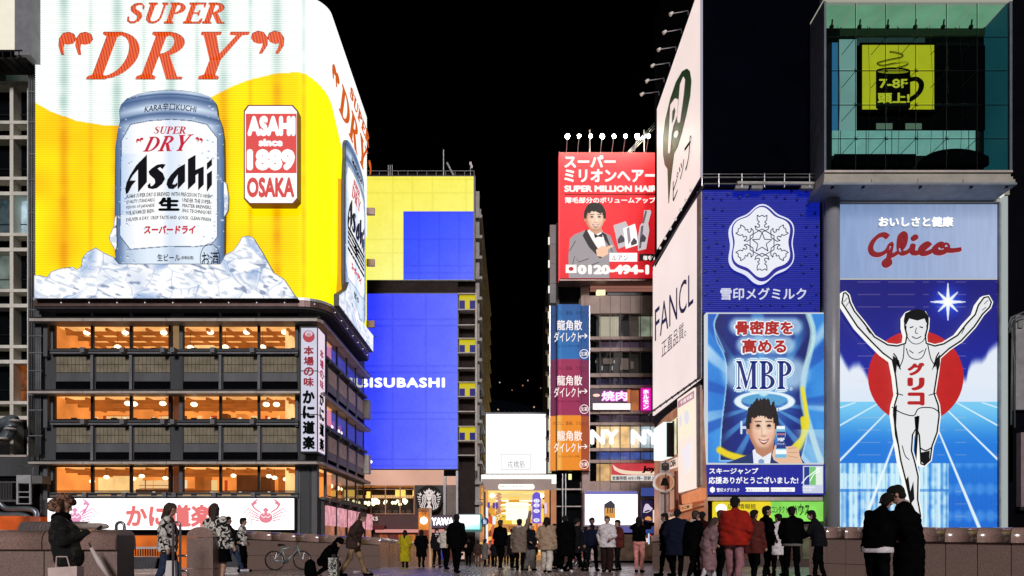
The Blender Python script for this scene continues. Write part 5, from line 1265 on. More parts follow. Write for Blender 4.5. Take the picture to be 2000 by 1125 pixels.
# ---------------------------------------------------------------- office building with the tall printed column sign
KO = .041
BEI = PM("beige_stone", (.42, .31, .27), .6, 0, .2, .8, .2); GRY = PM("grey_stone", (.2, .2, .21), .6, 0, .2, .8, .2)
def office():
    t = thing("office_building", "beige stone office building with dark ribbon windows and lit shops behind the right hand signs", "building", W(1220, 1100, KO))
    k = KO; y0 = k*F
    fb("core", 1152, 556, 1300, 1095, k, 20, PM("office_core", (.012, .011, .012), .7), t, -1.2)
    # panel rows
    rows = [(577, 612), (657, 663), (679, 686), (729, 736), (752, 758), (802, 808), (825, 830), (875, 881), (898, 904), (940, 962)]
    for (a, b) in rows:
        xs = [1152.5, 1172, 1192, 1212, 1231, 1251, 1271, 1292]
        for i in range(7): fb("stone_panel", xs[i]+.3, a, xs[i+1]-.3, b, k, .5, BEI, t, 0 if i else -.05)
        mb = MB(); mb.tube([(X_(1153, k), y0+.9, Z_(b, k)), (X_(1153, k), y0+.9, Z_(a, k))], .85, 14); mb.build("corner_stone", BEI, t, True)
    fb("parapet_pipes", 1153, 558, 1292, 562, k, .3, EM('#c08070', .5), t, .1); fb("parapet_pipes", 1153, 565, 1292, 568, k, .3, EM('#c08070', .5), t, .1)
    fb("roof_unit", 1165, 567, 1182, 577, k, .5, EM('#fff8c0', 1.2), t, .12); fb("roof_unit", 1186, 570, 1270, 577, k, .4, FRAMEB, t, .05)
    win = [(612, 657, 'A'), (663, 679, 'v'), (686, 729, 'B'), (736, 752, 'p'), (758, 802, 'Y'), (808, 825, 'v'), (830, 875, 'N'), (881, 898, 'b'), (904, 940, 'J')]
    cols = [(1152.5, 1172), (1172.6, 1211.5), (1212, 1231), (1231.5, 1251), (1251.5, 1290)]
    sets = {'A': ['#28282c', '#b4ac9c', '#141216', '#484038', '#8c9480'], 'B': ['#0c0c0e', '#161618', '#141416', '#2a2624', '#08080a'],
            'v': ['#181418', '#504050', '#504050', '#4c3c4c', '#302830'], 'p': ['#403c58', '#2c2840', '#241e38', '#201a30', '#201a30'],
            'b': ['#303c60', '#4458a0', '#4c60b0', '#4c60b0', '#4860a8'], 'Y': ['#201020', '#301438', '#301430', '#c07040', '#301430'],
            'N': ['#f0c890', '#f8d8a0', '#f0c080', '#f0d8b0', '#b8c8d0'], 'J': ['#e8b880', '#f0c080', '#e05050', '#e86060', '#d84050']}
    for a, b, kd in win:
        for i, (x0, x1) in enumerate(cols):
            w = fb("window_back", x0, a, x1, b, k, .08, EM('#'+sets[kd][i], .75 if kd != 'N' else 1.0, var=.35, vscale=1.3), t, -.8)
            nseg = 2 if i in (1, 4) else 1
            for j in range(nseg):
                xa = x0+(x1-x0)*j/nseg; xb = x0+(x1-x0)*(j+1)/nseg
                f = MB(); f.fbox(xa, a, xb, a+.7, k, .12, -.1); f.fbox(xa, b-.7, xb, b, k, .12, -.1); f.fbox(xa, a+.7, xa+.5, b-.7, k, .12, -.1); f.fbox(xb-.5, a+.7, xb, b-.7, k, .12, -.1)
                wf = f.build("window", FRAMEB, t); fb("pane", xa+.5, a+.7, xb-.5, b-.7, k, .02, GL_, wf, -.15)
        m = MB(); m.tube([(X_(1153.5, k), y0+.95, Z_(b, k)), (X_(1153.5, k), y0+.95, Z_(a, k))], .6, 12); m.build("curved_window", DARKW, t, True)
    for i in range(9): fb("curtain_fold", 1174+i*4.1, 614, 1176.8+i*4.1, 655, k, .15, EM('#c8c0a8', .75), t, -.6)
    for (x, y, w, h_) in ((1160, 711, 2, 8), (1177, 711, 2, 8), (1197, 711, 2, 8), (1213, 711, 2, 8), (1180, 696, 18, 11), (1216, 696, 14, 22), (1234, 702, 6, 14), (1201, 700, 2, 5), (1164, 700, 2, 5)):
        fb("inside_fitting", x, y, x+w, y+h_, k, .1, EM('#c0b8b0' if w < 3 else '#6c5c54', .7), t, -.6)
    # ground piers and lower wall
    for a, b in ((1137, 1152), (1243, 1258), (1152, 1160)): fb("stone_pier", a, 921 if a == 1137 else 962, b, 1095, k, .9, PM("pinkish_stone", (.42, .3, .28), .5, 0, .15, .8, .1), t, .05)
    for y in (975, 1005, 1040): fb("pier_joint", 1137, y, 1152, y+.6, k, .05, FRAMEB, t, .08)
    fb("stone_pier", 1258, 971, 1285, 975, k, .5, BEI, t); fb("blue_window", 1252, 953, 1285, 969, k, .1, EM('#4858a8', .7), t, .08)
    fb("violet_band", 1155, 1026, 1246, 1040, k, .4, EM('#6868b0', .7, var=.15), t, .1); fb("violet_band", 1250, 1028, 1286, 1042, k, .3, EM('#4458a0', .6, var=.2), t, .1)
    fb("shop_glass", 1155, 1044, 1290, 1095, k, .1, EM('#604838', .45, var=.7, vscale=1.2), t, .02)
    for i in range(11): fb("shop_shelf_light", 1252+i*3.4, 1042+(i % 4)*3, 1254.5+i*3.4, 1047+(i % 5)*4, k, .1, EM(['#fff0e0', '#d0d8ff', '#ff6040'][i % 3], 1.0), t, .1)
    # rear wing left of the column with small lit windows
    fb("rear_wing", 1067, 565, 1078, 1095, k*1.15, 8, PM("rear_wall", (.03, .03, .03), .8), t)
    for y in range(600, 900, 42):
        fb("rear_balcony", 1066, y, 1077, y+4, k*1.12, .8, BEI, t); fb("rear_window", 1070, y+8, 1077, y+30, k*1.13, .1, EM('#d8d4b0', .8 if y > 650 else .3), t)
office()
t = thing("grey_tower", "slim grey panelled tower with small wall lamps beside the red billboard", "building", W(1085, 1100, KO))
k = KO*1.004
mt = PM("tower_panel", (.17, .17, .18), .55, 0, .2, .6, .1)
for i in range(4): fb("tower_panel", 1074, 439+i*38.3, 1085.5, 439+(i+1)*38.3-.6, k, 2.5, mt, t)
for i in range(3): fb("tower_panel", 1087, 430+i*55, 1093, 430+(i+1)*55-.6, k, 2.5, PM("tower_brown", (.06, .05, .05), .6), t, -.5)
fb("tower_panel", 1135, 553, 1151, 582, k, 2.5, BEI, t); fb("tower_panel", 1135, 582.6, 1151, 600, k, 2.5, BEI, t); fb("tower_core", 1086, 548, 1135, 600, k, 2, PM("office_core", (.012, .011, .012), .7), t, -.8)
for y in (463, 508, 558, 608, 657): fb("wall_lamp", 1071, y, 1073.6, y+13, k, .2, EM('#f0ece0', 1.2), t)
t = thing("column_sign", "tall printed column sign in blue, crimson and orange bands with white lettering", "sign", W(1113, 920, KO))
def colsign(X, Y):
    u = X; y = Y
    blue = mix(const('#0c3c78', X), const('#1268b0', X), sm(1085, 1096, u)*(1-sm(1120, 1140, u)*.5)*(.6+.5*(y-598)/110)); blue = mix(blue, const('#3c90d0', X), .5*sm(1087, 1090, u)*(1-sm(1092, 1099, u)))
    red = mix(const('#681040', X), const('#9c1c50', X), sm(1085, 1096, u)*(1-sm(1125, 1138, u)*.6)); red = mix(red, const('#d05080', X), .4*sm(1087, 1090, u)*(1-sm(1092, 1098, u)))
    org = mix(const('#f09020', X), const('#f08c10', X), sm(1085, 1096, u)); org = mix(org, const('#a84818', X), sm(1134, 1137, u)); org = mix(org, const('#ffd080', X), .6*sm(1087, 1090, u)*(1-sm(1092, 1100, u)))
    c = np.where((y < 704)[..., None], blue, np.where((y < 812)[..., None], red, org))
    c = mix(c, const('#201018', X), .6*((np.abs(u-1086.5) < .9) | (np.abs(u-1135) < .5)))
    return c
P3 = FP(KO*.99)
def colmap(X, Y, O):
    b = np.where(X < 1086, -.0, np.where(X < 1135, .35+.0*X, .0)); b = b*np.clip((X-1086)/4, 0, 1)
    return mapK(KO*.99)(X, Y, O+b)
fb("sign_core", 1074.3, 597, 1151.7, 919, KO*.992, .6, FRAMEB, t, 0)
raster("printed_face", colmap, 1074.3, 597, 1151.7, 919, 90, 160, colsign, ATTR(.95, name="column_print"), t)
wh = EM('#fff4f0', 1.05)
for base in (598, 706, 814):
    text("lettering", "龍角散", (1088, base+27, 1137, base+47), P3, wh, t, .42, .012, 0, .03)
    text("lettering", "ダイレクト", (1082, base+50, 1135, base+70), P3, wh, t, .42, .01, 0, .03)
    poly("arrow", [stroke([(1133, base+58), (1146, base+58)], 1.4), [(1141, base+53.5), (1143, base+53.5), (1147.5, base+58), (1143, base+62.5), (1141, base+62.5), (1145, base+58)]], P3, wh, t, .42, .03)
    poly("round_mark", [[ell(1141, base+93, 9, 9, 24), ell(1141, base+93, 7.9, 7.9, 24)]], P3, wh, t, .42, .03)
    text("lettering", "生薬", (1134.5, base+89, 1147.5, base+97), P3, wh, t, .42, .01, 0, .03)
    text("small_lettering", "のどに、直接、うるおう", (1080, base+9, 1148, base+16), P3, EM('#103050' if base == 598 else '#601830', .6), t, .42, 0, 0, .02)
    text("small_lettering", "スティックピーチ味", (1090, base+75, 1132, base+80), P3, EM('#103050' if base == 598 else '#601830', .6), t, .42, 0, 0, .02)
for px in (1073.5, 1151): fb("sign_edge", px, 597, px+1, 920, KO*.985, .8, STEEL, t)
fb("lower_column_glass", 1087, 921, 1135, 955, KO*1.01, .3, DARKW, t); fb("lower_column_glass", 1087, 957, 1135, 1090, KO*1.01, .3, DARKW, t)
fb("column_lamp", 1111, 925, 1117, 936, KO, .1, EM('#f4f0a0', 1.3), t, -.3); fb("lower_frame", 1086, 954, 1136, 957, KO, .3, LEDGE, t); fb("lower_frame", 1086, 988, 1136, 990, KO, .3, LEDGE, t)
for x in (1098, 1104): fb("reflective_post", x, 925, x+1.8, 1060, KO*.99, .2, STEEL, t)
# signs in the office windows
t = thing("pink_neon_sign", "glowing pink neon grill restaurant sign of two characters above a white strip", "sign", W(1193, 802, KO*.995))
k = KO*.995
fb("backing", 1154, 760, 1232, 800, k, .15, PM("neon_back", (.05, .01, .05), .5), t)
text("neon_lettering", "焼肉", (1174, 763, 1226, 784), FP(k), EM('#ff50f0', 1.2), t, .06, .07, 0, .04); text("neon_lettering", "焼肉", (1175, 764, 1225, 783), FP(k), EM('#ffe8ff', 1.3), t, .1, .025, 0, .03)
fb("white_strip", 1158, 788, 1231, 800, k, .1, EM('#fff8f0', 1.25, var=.05), t, .05)
for i in range(14): mb = MB(); mb.ball(W(1161+i*5, 798-(i*7) % 9*.8, k), .03, 5, 4); 
poly("orange_panel", [[(1225, 761), (1231, 761), (1231, 786), (1225, 786)]], FP(k), EM('#e87830', .8), t, .05, .04); poly("small_lamp", [ell(1165, 772, 7, 3, 12)], FP(k), EM('#ffc8b8', 1.2), t, .06, .03)
t = thing("magenta_sign", "narrow upright magenta sign with white characters", "sign", W(1261, 801, KO*.995))
fb("backing", 1252, 758, 1272, 801, k, .15, EM('#e010a8', 1.0), t); fb("light_strip", 1256, 760, 1268, 800, k, .05, EM('#f850d0', 1.0), t, .03)
text("lettering", "ホルモン", (1256, 761, 1267, 799), FP(k), EM('#ffffff', 1.2), t, .07, .05, vert=True)
t = thing("letter_window_sign", "huge white glowing letters across the fifth floor window", "sign", W(1220, 872, KO*.995))
for s, bx in (("NY", (1153, 839, 1208, 868)), ("NY", (1232, 839, 1290, 868))):
    text("lettering", s, bx, FP(KO*.993), EM('#ffffff', 1.6), t, .05, .05, 0, .1)
t = thing("red_window_banner", "red and cream shop banner in the window with opening hours in black", "banner", W(1240, 940, KO*.995))
k = KO*.995
fb("banner_cloth", 1194, 905, 1286, 927, k, .06, EM('#d84048', .85, var=.1), t); fb("white_strip", 1194, 928, 1286, 939, k, .06, EM('#e8e4e0', .9), t)
poly("cream_swash", [spline([(1196, 907), (1210, 916), (1235, 920), (1280, 921)], 5)+spline([(1280, 927), (1240, 927), (1215, 925), (1200, 918)], 5)], FP(k), EM('#f8dcc0', .95), t, .04, .02)
text("banner_lettering", "Joy", (1254, 910, 1281, 924), FP(k), PM("sign_black", (.005, .008, .008), .5), t, .07, .06, .1, .02)
text("banner_lettering", "営業時間 AM11時~ 翌朝 2時", (1196, 930, 1284, 938), FP(k), PM("sign_black", (.005, .008, .008), .5), t, .05, .02, 0, .02)
t = thing("bright_screen", "large bright white video screen showing a dark wooden house", "screen", W(1194, 1028, KO*.985))
k = KO*.985
fb("screen_case", 1140, 958, 1247, 1028, k, .5, PM("mauve_case", (.4, .3, .36), .5), t)
fb("top_band", 1143, 960, 1245, 965, k, .03, EM('#7878c8', .85), t, .03)
fb("screen_face", 1143, 965.5, 1245, 1025, k, .03, EM('#fbf8ff', 1.7, True), t, .03)
poly("picture_house", [[(1180, 985), (1193, 977), (1201, 985), (1202, 1012), (1180, 1012)]], FP(k), EM('#404050', .6), t, .04, .01)
poly("picture_glow", [[(1182, 992), (1200, 992), (1202, 1012), (1181, 1012)]], FP(k), EM('#e8a040', .9), t, .06, .01)
for x in (1186, 1191, 1195): poly("picture_post", [[(x, 990), (x+2, 990), (x+2, 1002), (x, 1002)]], FP(k), EM('#30303c', .5), t, .08, .01)
text("caption", "えびす", (1208, 974, 1222, 977), FP(k), EM('#909098', .9), t, .05, 0, 0, .01)
t = thing("bell_shop_sign", "purple square sign with a white bell and a small orange taco", "sign", W(1265, 1020, KO*.975))
k = KO*.975
fb("sign_box", 1253, 977, 1275, 1020, k, .3, EM('#30244c', .6), t)
poly("bell_emblem", [[(1256, 1001), (1258, 990), (1261, 984), (1266, 984), (1270, 989), (1275, 993), (1271, 998), (1264, 1001.5)]], FP(k), EM('#e0d0e8', .9), t, .03, .04)
poly("bell_mouth", [ell(1264, 998, 6, 1.6, 12, rot=-18)], FP(k), EM('#30244c', .6), t, .05, .03)
poly("taco_emblem", [ell(1266, 1015, 6.5, 6.5, 14, 180, 380)], FP(k), EM('#e8a058', .9), t, .03, .04)
fb("cream_panel", 1275.5, 996, 1285, 1020, k, .3, EM('#f8dcd0', .95), t)
# ---------------------------------------------------------------- red billboard with its row of lamps
t = thing("red_billboard", "red hair product billboard with a smiling man in a grey tuxedo, brightly lit from above", "billboard", W(1190, 545, KO*.985))
k = KO*.985; pr = FP(k)
fb("board_case", 1092, 297, 1300, 545, k, 1.2, PM("red_case", (.12, .01, .01), .5), t, -.02)
fb("board_trim", 1091.5, 297, 1093.5, 545, k, .8, EM('#ff5050', .9), t, .06)
def redcol(X, Y):
    c = mix(const('#e4222c', X), const('#c81420', X), sm(400, 540, Y)); return c  # brighter towards the top: floodlighting put into the print colour
raster("board_face", mapK(k, .03), 1093, 299, 1300, 544, 60, 60, redcol, ATTR(.7, True, "red_print", True), t)  # face also glows, adding to the light of the floodlights
WT = EM('#fff6f0', 1.1)
for s, bx, w in (("スーパー", (1102, 303, 1203, 328), .05), ("ミリオンヘアー", (1102, 330, 1283, 356), .045), ("SUPER MILLION HAIR", (1102, 362, 1284, 375), .06), ("薄毛部分のボリュームアップ", (1103, 385, 1281, 397), .04)):
    text("lettering", s, bx, pr, WT, t, .08, w, 0, .04)
fb("rule", 1103, 379, 1290, 380.5, k, .03, EM('#400808', .6), t, .06)
def man_tux():
    g = EM('#a8a0a4', .9); d = EM('#30282c', .5); wp = EM('#fff4f0', 1.05); sk = EM('#f8c8a8', 1.0)
    poly("suit_print", [[(1111, 543), (1110, 500), (1113, 466), (1122, 458), (1142, 450), (1160, 470), (1176, 452), (1192, 460), (1200, 480), (1208, 500), (1190, 510), (1190, 543)]], pr, g, t, .05, .01)
    for pts in ([(1118, 520), (1122, 500), (1130, 512), (1150, 505)], [(1112, 490), (1120, 478), (1124, 470)], [(1190, 478), (1196, 492)], [(1150, 520), (1170, 512)]): poly("suit_fold", [stroke(pts, 1.6)], pr, EM('#605860', .7), t, .06, .01)
    poly("shirt_print", [[(1146, 452), (1152, 447), (1176, 450), (1184, 485), (1178, 492), (1168, 485)]], pr, wp, t, .065, .01)
    poly("lapel_print", [[(1145, 447), (1138, 460), (1150, 482), (1172, 505), (1178, 500), (1162, 478), (1150, 456)], [(1174, 452), (1184, 458), (1192, 480), (1188, 478), (1182, 470)]], pr, d, t, .07, .01)
    poly("neck_print", [[(1150, 438), (1174, 440), (1176, 452), (1163, 458), (1152, 450)]], pr, EM('#e0a888', .9), t, .075, .01)
    raster("face_print", mapPL(pr, .09), 1138, 396, 1186, 456, 60, 76, paint_head(1162, 427, 18.5, 25, '#ffe4cc', '#f4bc98', '#b87858', '#1c1410', 1.0, 3, .04), ATTR(1.0, name="portrait_print"), t)
    poly("bowtie_print", [[(1160, 456), (1168, 460), (1176, 455), (1177, 463), (1168, 462), (1162, 465)]], pr, EM('#181418', .4), t, .1, .01)
    poly("hand_print", [[(1164, 488), (1176, 480), (1186, 482), (1196, 478), (1198, 481), (1188, 487), (1188, 496), (1178, 502), (1166, 500)]], pr, sk, t, .11, .01)
man_tux()
sl = EM('#d0c8cc', .95); wl = EM('#fffaf8', 1.1)
poly("box_print", [[(1198, 440), (1222, 432), (1226, 440), (1228, 478), (1208, 486)]], pr, sl, t, .06, .01)
poly("jar_print", [[(1217, 446), (1240, 437), (1243, 450), (1247, 478), (1222, 486)]], pr, wl, t, .07, .01); poly("jar_shade", [[(1224, 446), (1229, 443), (1232, 470), (1227, 478)]], pr, EM('#a89ca4', .9), t, .08, .01)
poly("bottle_print", [[(1258, 411), (1270, 410), (1272, 414), (1266, 436), (1268, 450), (1262, 486), (1246, 490), (1246, 462), (1250, 440), (1256, 434)]], pr, sl, t, .08, .01); poly("bottle_shade", [[(1260, 412), (1264, 412), (1258, 436), (1254, 436)], [(1252, 442), (1257, 440), (1252, 484), (1248, 486)]], pr, EM('#786c74', .8), t, .09, .01)
poly("label_print", [[(1206, 468), (1213, 458), (1220, 465), (1220, 472), (1207, 476)], [(1232, 474), (1238, 464), (1244, 470), (1244, 476), (1233, 480)], [(1250, 466), (1256, 457), (1262, 464), (1260, 472), (1250, 473)]], pr, EM('#584c58', .7), t, .1, .01)
fb("name_box", 1190, 495, 1244, 512, k, .01, wl, t, .11); text("name_lettering", "ルアン", (1195, 499, 1226, 509), pr, EM('#302020', .5), t, .13, .0, 0, .01)
fb("dark_box", 1248, 497, 1290, 510, k, .01, EM('#301818', .5), t, .11); text("name_lettering", "植毛本舗", (1256, 499, 1290, 508), pr, WT, t, .13, .03, 0, .01)
text("number_lettering", "0120-494-11", (1128, 517, 1283, 536), pr, WT, t, .12, .07, 0, .03); poly("phone_mark", [[(1105, 517), (1126, 517), (1126, 533), (1105, 533)]], pr, WT, t, .1, .02); poly("phone_mark", [ell(1115.5, 525, 5, 4, 12)], pr, EM('#c81420', .9), t, .12, .02)
poly("catwalk", [[(1092, 545.5), (1300, 545.5), (1300, 548), (1092, 548)]], pr, BRN, t, .4, 1.5)
for i in range(10):
    px = 1106+i*22.2
    l = thing("billboard_floodlight", "floodlight number %s from the left above the red billboard" % ["one", "two", "three", "four", "five", "six", "seven", "eight", "nine", "ten"][i], "light", W(px, 290, k)-Vector((0, 1.2, 0)), "floodlights above the red billboard")
    p = W(px, 283, k)-Vector((0, 1.2, 0)); mb = MB(); mb.tube([W(px, 298, k), (p.x, p.y, p.z+.05)], .03, 6); mb.build("arm", STEEL, l)
    mb = MB(); mb.ball(p, .13 if i % 3 else .17, 10, 7); mb.build("lamp_head", EM('#fff6d8', 170, True), l, True)
    mb = MB(); mb.tube([p+Vector((0, .05, .1)), p+Vector((0, .05, .22))], [.17, .09], 10); mb.build("lamp_hood", FRAMEB, l)
for px in (1152, 1258): t2 = MB(); t2.tube([W(px, 297, k), W(px, 254, k)], .05, 6); meta(t2.build("roof_mast", PM("pale_metal", (.4, .4, .4), .4)), "thin roof mast behind the floodlights, %s one" % ("left" if px < 1200 else "right"), "mast")
t2 = MB(); kc = KO*.97
for d in (0, 4, 8): t2.tube([W(1225+d, 298, kc), W(1283, 235+d*1.4, kc)], .025, 5)
meta(t2.build("stay_cables", STEEL), "three thin stay cables rising to the edge of the tall pink wall sign", "cables")
# ---------------------------------------------------------------- right hand riverside building
KR = .03
SA, SB = Vector((11.04, KR*F, 0)), Vector((10.32, .0379*F, 0))
sd = (SB-SA).normalized(); sn = Vector((-sd.y, sd.x, 0))
if sn.x > 0: sn = -sn
PS = PL(SA, sn)
WALLG = PM("grey_render", (.17, .17, .185), .75, 0, .2, .4, .2, streak=True)
def right_building():
    t = thing("sign_building", "riverside building on the right carrying the wall of advertising signs", "building", (20, KR*F, -.5))
    o = .35; a = SA+sd*.1; z0, z1 = -.6, 40; v = []; 
    pts = [(SA.x+.25, SA.y+.3), (SB.x+.25, SB.y), (45, SB.y), (45, SA.y+.3)]
    v = [(p[0], p[1], z0) for p in pts]+[(p[0], p[1], z1) for p in pts]
    mobj("wall", v, [(0, 1, 2, 3), (7, 6, 5, 4)]+[(i, (i+1) % 4, 4+(i+1) % 4, 4+i) for i in range(4)], PM("building_dark", (.004, .004, .006), .8, 0, .2, 1, 0, .1), t)
    fb("grey_pillar", 1605, 392, 1635, 1100, KR, 1, WALLG, t, .3)
    mb = MB(); mb.tube([(X_(1620, KR), KR*F-.35, -.5), (X_(1620, KR), KR*F-.35, Z_(395, KR))], .42, 20); mb.build("round_column", PM("column_grey", (.3, .31, .34), .45, .1, .12, .5, .05), t, True)
    # right flank
    fb("flank_wall", 1956, 335, 1972, 1100, KR, 1, PM("steel_blue_strip", (.05, .065, .075), .5), t, -.4); fb("flank_wall", 1974, 240, 2300, 1100, KR, 1, PM("flank_grey", (.13, .12, .14), .8, 0, .25, .4, .2, streak=True), t, -.8)
    fb("flank_dark", 1971, 0, 2300, 240, KR, 1, BLACKW, t, -.5)
    fb("dark_bay", 1965, 620, 1985, 940, KR, .5, PM("dark_bay", (.015, .013, .013), .8), t, -.3)
    fb("meter_box", 1984, 615, 2040, 800, KR, .5, PM("box_grey", (.28, .27, .28), .6), t, 0); fb("meter_box_small", 1987, 625, 1996, 641, KR, .2, PM("box_grey2", (.2, .2, .2), .6), t, .1)
    fb("shutter_box", 1992, 845, 2060, 995, KR, .5, PM("box_pink", (.25, .18, .2), .6), t, .1); fb("shutter_rail", 1990, 990, 2060, 997, KR, .5, FRAMEB, t, .12)
    for pts in ([(1969, 640), (1975, 620), (2010, 605)], [(1971, 650), (1977, 625), (2010, 612)], [(1975, 830), (1977, 660)], [(1982, 835), (1980, 700), (1976, 640)]):
        mb = MB(); mb.tube([W(p[0], p[1], KR*.99) for p in pts], .05, 6); mb.build("cable_pipe", PIPE, t, True)
    # street-side shops under the wall signs
    def sq(px0, py0, px1, py1, dpx=0): return [[(px0, py0), (px1, py0-dpx), (px1, py1-dpx), (px0, py1)]]
    poly("side_wall_lower", [[(1278, 830), (1366, 760), (1376, 990), (1376, 1100), (1278, 1098)]], PS, EM('#c88868', .55, var=.45, vscale=.8), t, .02, .2)
    poly("white_bay_window", [[(1277, 838), (1296, 824), (1296, 893), (1277, 900)]], PS, EM('#f0fff8', 1.1), t, .7, .6)
    poly("bay_window_side", [[(1297, 824), (1305, 826), (1305, 892), (1297, 893)]], PS, PM("dark_bay", (.015, .013, .013), .8), t, .5, .4)
    poly("lit_window", [[(1307, 826), (1322, 815), (1322, 885), (1307, 892)]], PS, EM('#f0e8c0', .9, var=.35, vscale=1.5), t, .1, .1)
    for x in (1306, 1313, 1321.5): poly("window_frame", [[(x, 828-(x-1306)*.7), (x+1.3, 827-(x-1306)*.7), (x+1.3, 892-(x-1306)*.4), (x, 892-(x-1306)*.4)]], PS, FRAMEB, t, .25, .1)
    poly("shop_sign_text_board", [[(1303, 903), (1321, 893), (1321, 912), (1303, 918)]], PS, EM('#f8d8c8', .95), t, .3, .1)
    text("shop_lettering", "KOBA", ((1306, 902), (1320, 895), (1320, 909), (1306, 914)), PS, PM("sign_black", (.005, .008, .008), .5), t, .35, .05, 0, .03)
    poly("orange_panel", [[(1331, 967), (1369, 953), (1369, 975), (1332, 984)]], PS, EM('#f0905c', .8, var=.1), t, .6, .3)
    for i in range(5): poly("copper_strip", [[(1308, 996+i*9), (1372, 978+i*9), (1372, 982+i*9), (1308, 1000+i*9)]], PS, EM(['#c85c30', '#8c3818', '#d87848'][i % 3], .6), t, .25, .1)
    poly("sign_plate", [[(1329, 988), (1349, 983), (1349, 993), (1329, 999)]], PS, EM('#e8a070', .8), t, .5, .1); text("shop_lettering", "たこ焼", ((1331, 990), (1346, 986), (1346, 992), (1331, 996)), PS, FRAMEB, t, .55, .05, 0, .02)
    text("shop_lettering", "COLA", ((1309, 999), (1326, 994), (1326, 1004), (1309, 1010)), PS, FRAMEB, t, .4, .05, 0, .03)
    poly("frame_post", [[(1317, 920), (1319.5, 920), (1319.5, 1000), (1317, 1000)], [(1300, 925), (1302, 924), (1302, 1000), (1300, 1000)], [(1326, 965), (1329, 965), (1329, 985), (1326, 986)]], PS, PM("rust_post", (.25, .06, .03), .6), t, .5, .2)
    poly("bright_doorway", [[(1306, 1012), (1320, 1008), (1320, 1060), (1306, 1060)]], PS, EM('#f0c8a0', .9), t, .3, .1)
right_building()
# tall pink wall sign with green speech-bubble mark
def pinkm(n): return EM(n, .97, True, .04, .3)
t = thing("green_mark_sign", "tall pale pink wall sign with a green balloon mark and black slanted characters", "sign", (SA.x, SA.y+5, Z_(480, .034)))
poly("board", [[(1367.5, -30), (1367.5, 341), (1283, 487), (1283, 213)]], PS, pinkm('#f9e4de'), t, .45, .09)  # board glows by itself in place of light from its lamps
poly("edge_trim", [[(1367.5, -30), (1370.5, -30), (1370.5, 345), (1367.5, 345)]], PS, EM('#c4c0d0', .7), t, .47, .06)
poly("balloon_mark", [[(1341, 134), (1346.5, 139), (1349.5, 158), (1347, 188), (1340, 222), (1331, 258), (1322, 288), (1315.5, 300), (1309, 355), (1305.5, 397), (1303.5, 330), (1298, 322), (1295, 303), (1294.5, 270), (1299, 235), (1309, 192), (1320, 160), (1332, 139)]], PS, PM("deep_green", (.005, .14, .02), .5), t, .5, .04)
poly("letter_mark", [[(1306.5, 300), (1304.5, 298), (1309, 205), (1318, 192), (1323.5, 194), (1321.5, 225), (1314, 246), (1311, 262), (1308, 295)], [(1324, 240), (1322.5, 232), (1328, 165), (1334, 150), (1336.5, 156), (1334, 185), (1327, 238)], ell(1320, 262, 3.6, 7.5, 14, rot=15)], PS, pinkm('#f8e0dc'), t, .55, .04)
poly("letter_counter", [[(1312, 240), (1313, 218), (1317, 210), (1318.5, 216), (1316, 232)]], PS, PM("deep_green", (.005, .14, .02), .5), t, .58, .02)
for i, (ch, q) in enumerate((("ピ", ((1314, 352), (1325, 333), (1325, 370), (1314, 398))), ("ッ", ((1326, 325), (1336, 308), (1336, 338), (1326, 356))), ("プ", ((1337, 280), (1350, 262), (1350, 318), (1337, 338))))):
    text("lettering", ch, q, PS, PM("sign_black", (.005, .008, .008), .5), t, .5, .01, 0, .03)
t = thing("navy_letter_sign", "pale pink wall sign with slim navy capitals under the ladder walkway", "sign", (SA.x, SA.y+5, Z_(800, .034)))
poly("board", [[(1366, 374), (1366, 740.5), (1275, 812), (1275, 530)]], PS, pinkm('#f9e6e2'), t, .6, .1)
poly("edge_trim", [[(1361, 374), (1369, 374), (1369, 739), (1361, 743.5)]], PS, PM("edge_steel", (.4, .4, .44), .4), t, .63, .06)
text("lettering", "FANCL", ((1279, 605), (1354, 528), (1354, 592), (1279, 668)), PS, EM('#18184c', .7), t, .65, .002, 0, .04, spacing=1.0)
text("lettering", "正直品質。", ((1292, 668), (1340, 624), (1340, 656), (1292, 700)), PS, EM('#302c3c', .6), t, .65, -.001, 0, .03)
# ladder walkway with spot arms between the two wall signs, and arms over the top
t = thing("ladder_walkway", "sloping dark ladder shaped walkway with little lamps on arms between the pink wall signs", "walkway", (SA.x, SA.y+5, Z_(430, .034)))
for k_, (a, b) in enumerate((((1369, 350), (1271, 511)), ((1372, 365), (1275, 520)))):
    mb = MB(); mb.tube([PS.P(*a, .5+k_*.5), PS.P(*b, .5+k_*.5)], .07, 6); mb.build("rail", FRAMEB, t)
for i in range(13):
    f = i/12; mb = MB(); mb.tube([PS.P(1369-98*f, 350+161*f, .5), PS.P(1369-98*f, 350+161*f, 1.0)], .035, 5); mb.build("rung", FRAMEB, t)
for i in range(7):
    f = i/6; x, y = 1349-60*f, 372+112*f; mb = MB(); mb.tube([PS.P(x, y, .6), PS.P(x, y, 1.3)], .03, 5); mb.build("lamp_arm", STEEL, t); mb = MB(); mb.ball(PS.P(x, y, 1.4), .09, 8, 6); mb.build("lamp_head", EM('#e8dcd8', .8), t)
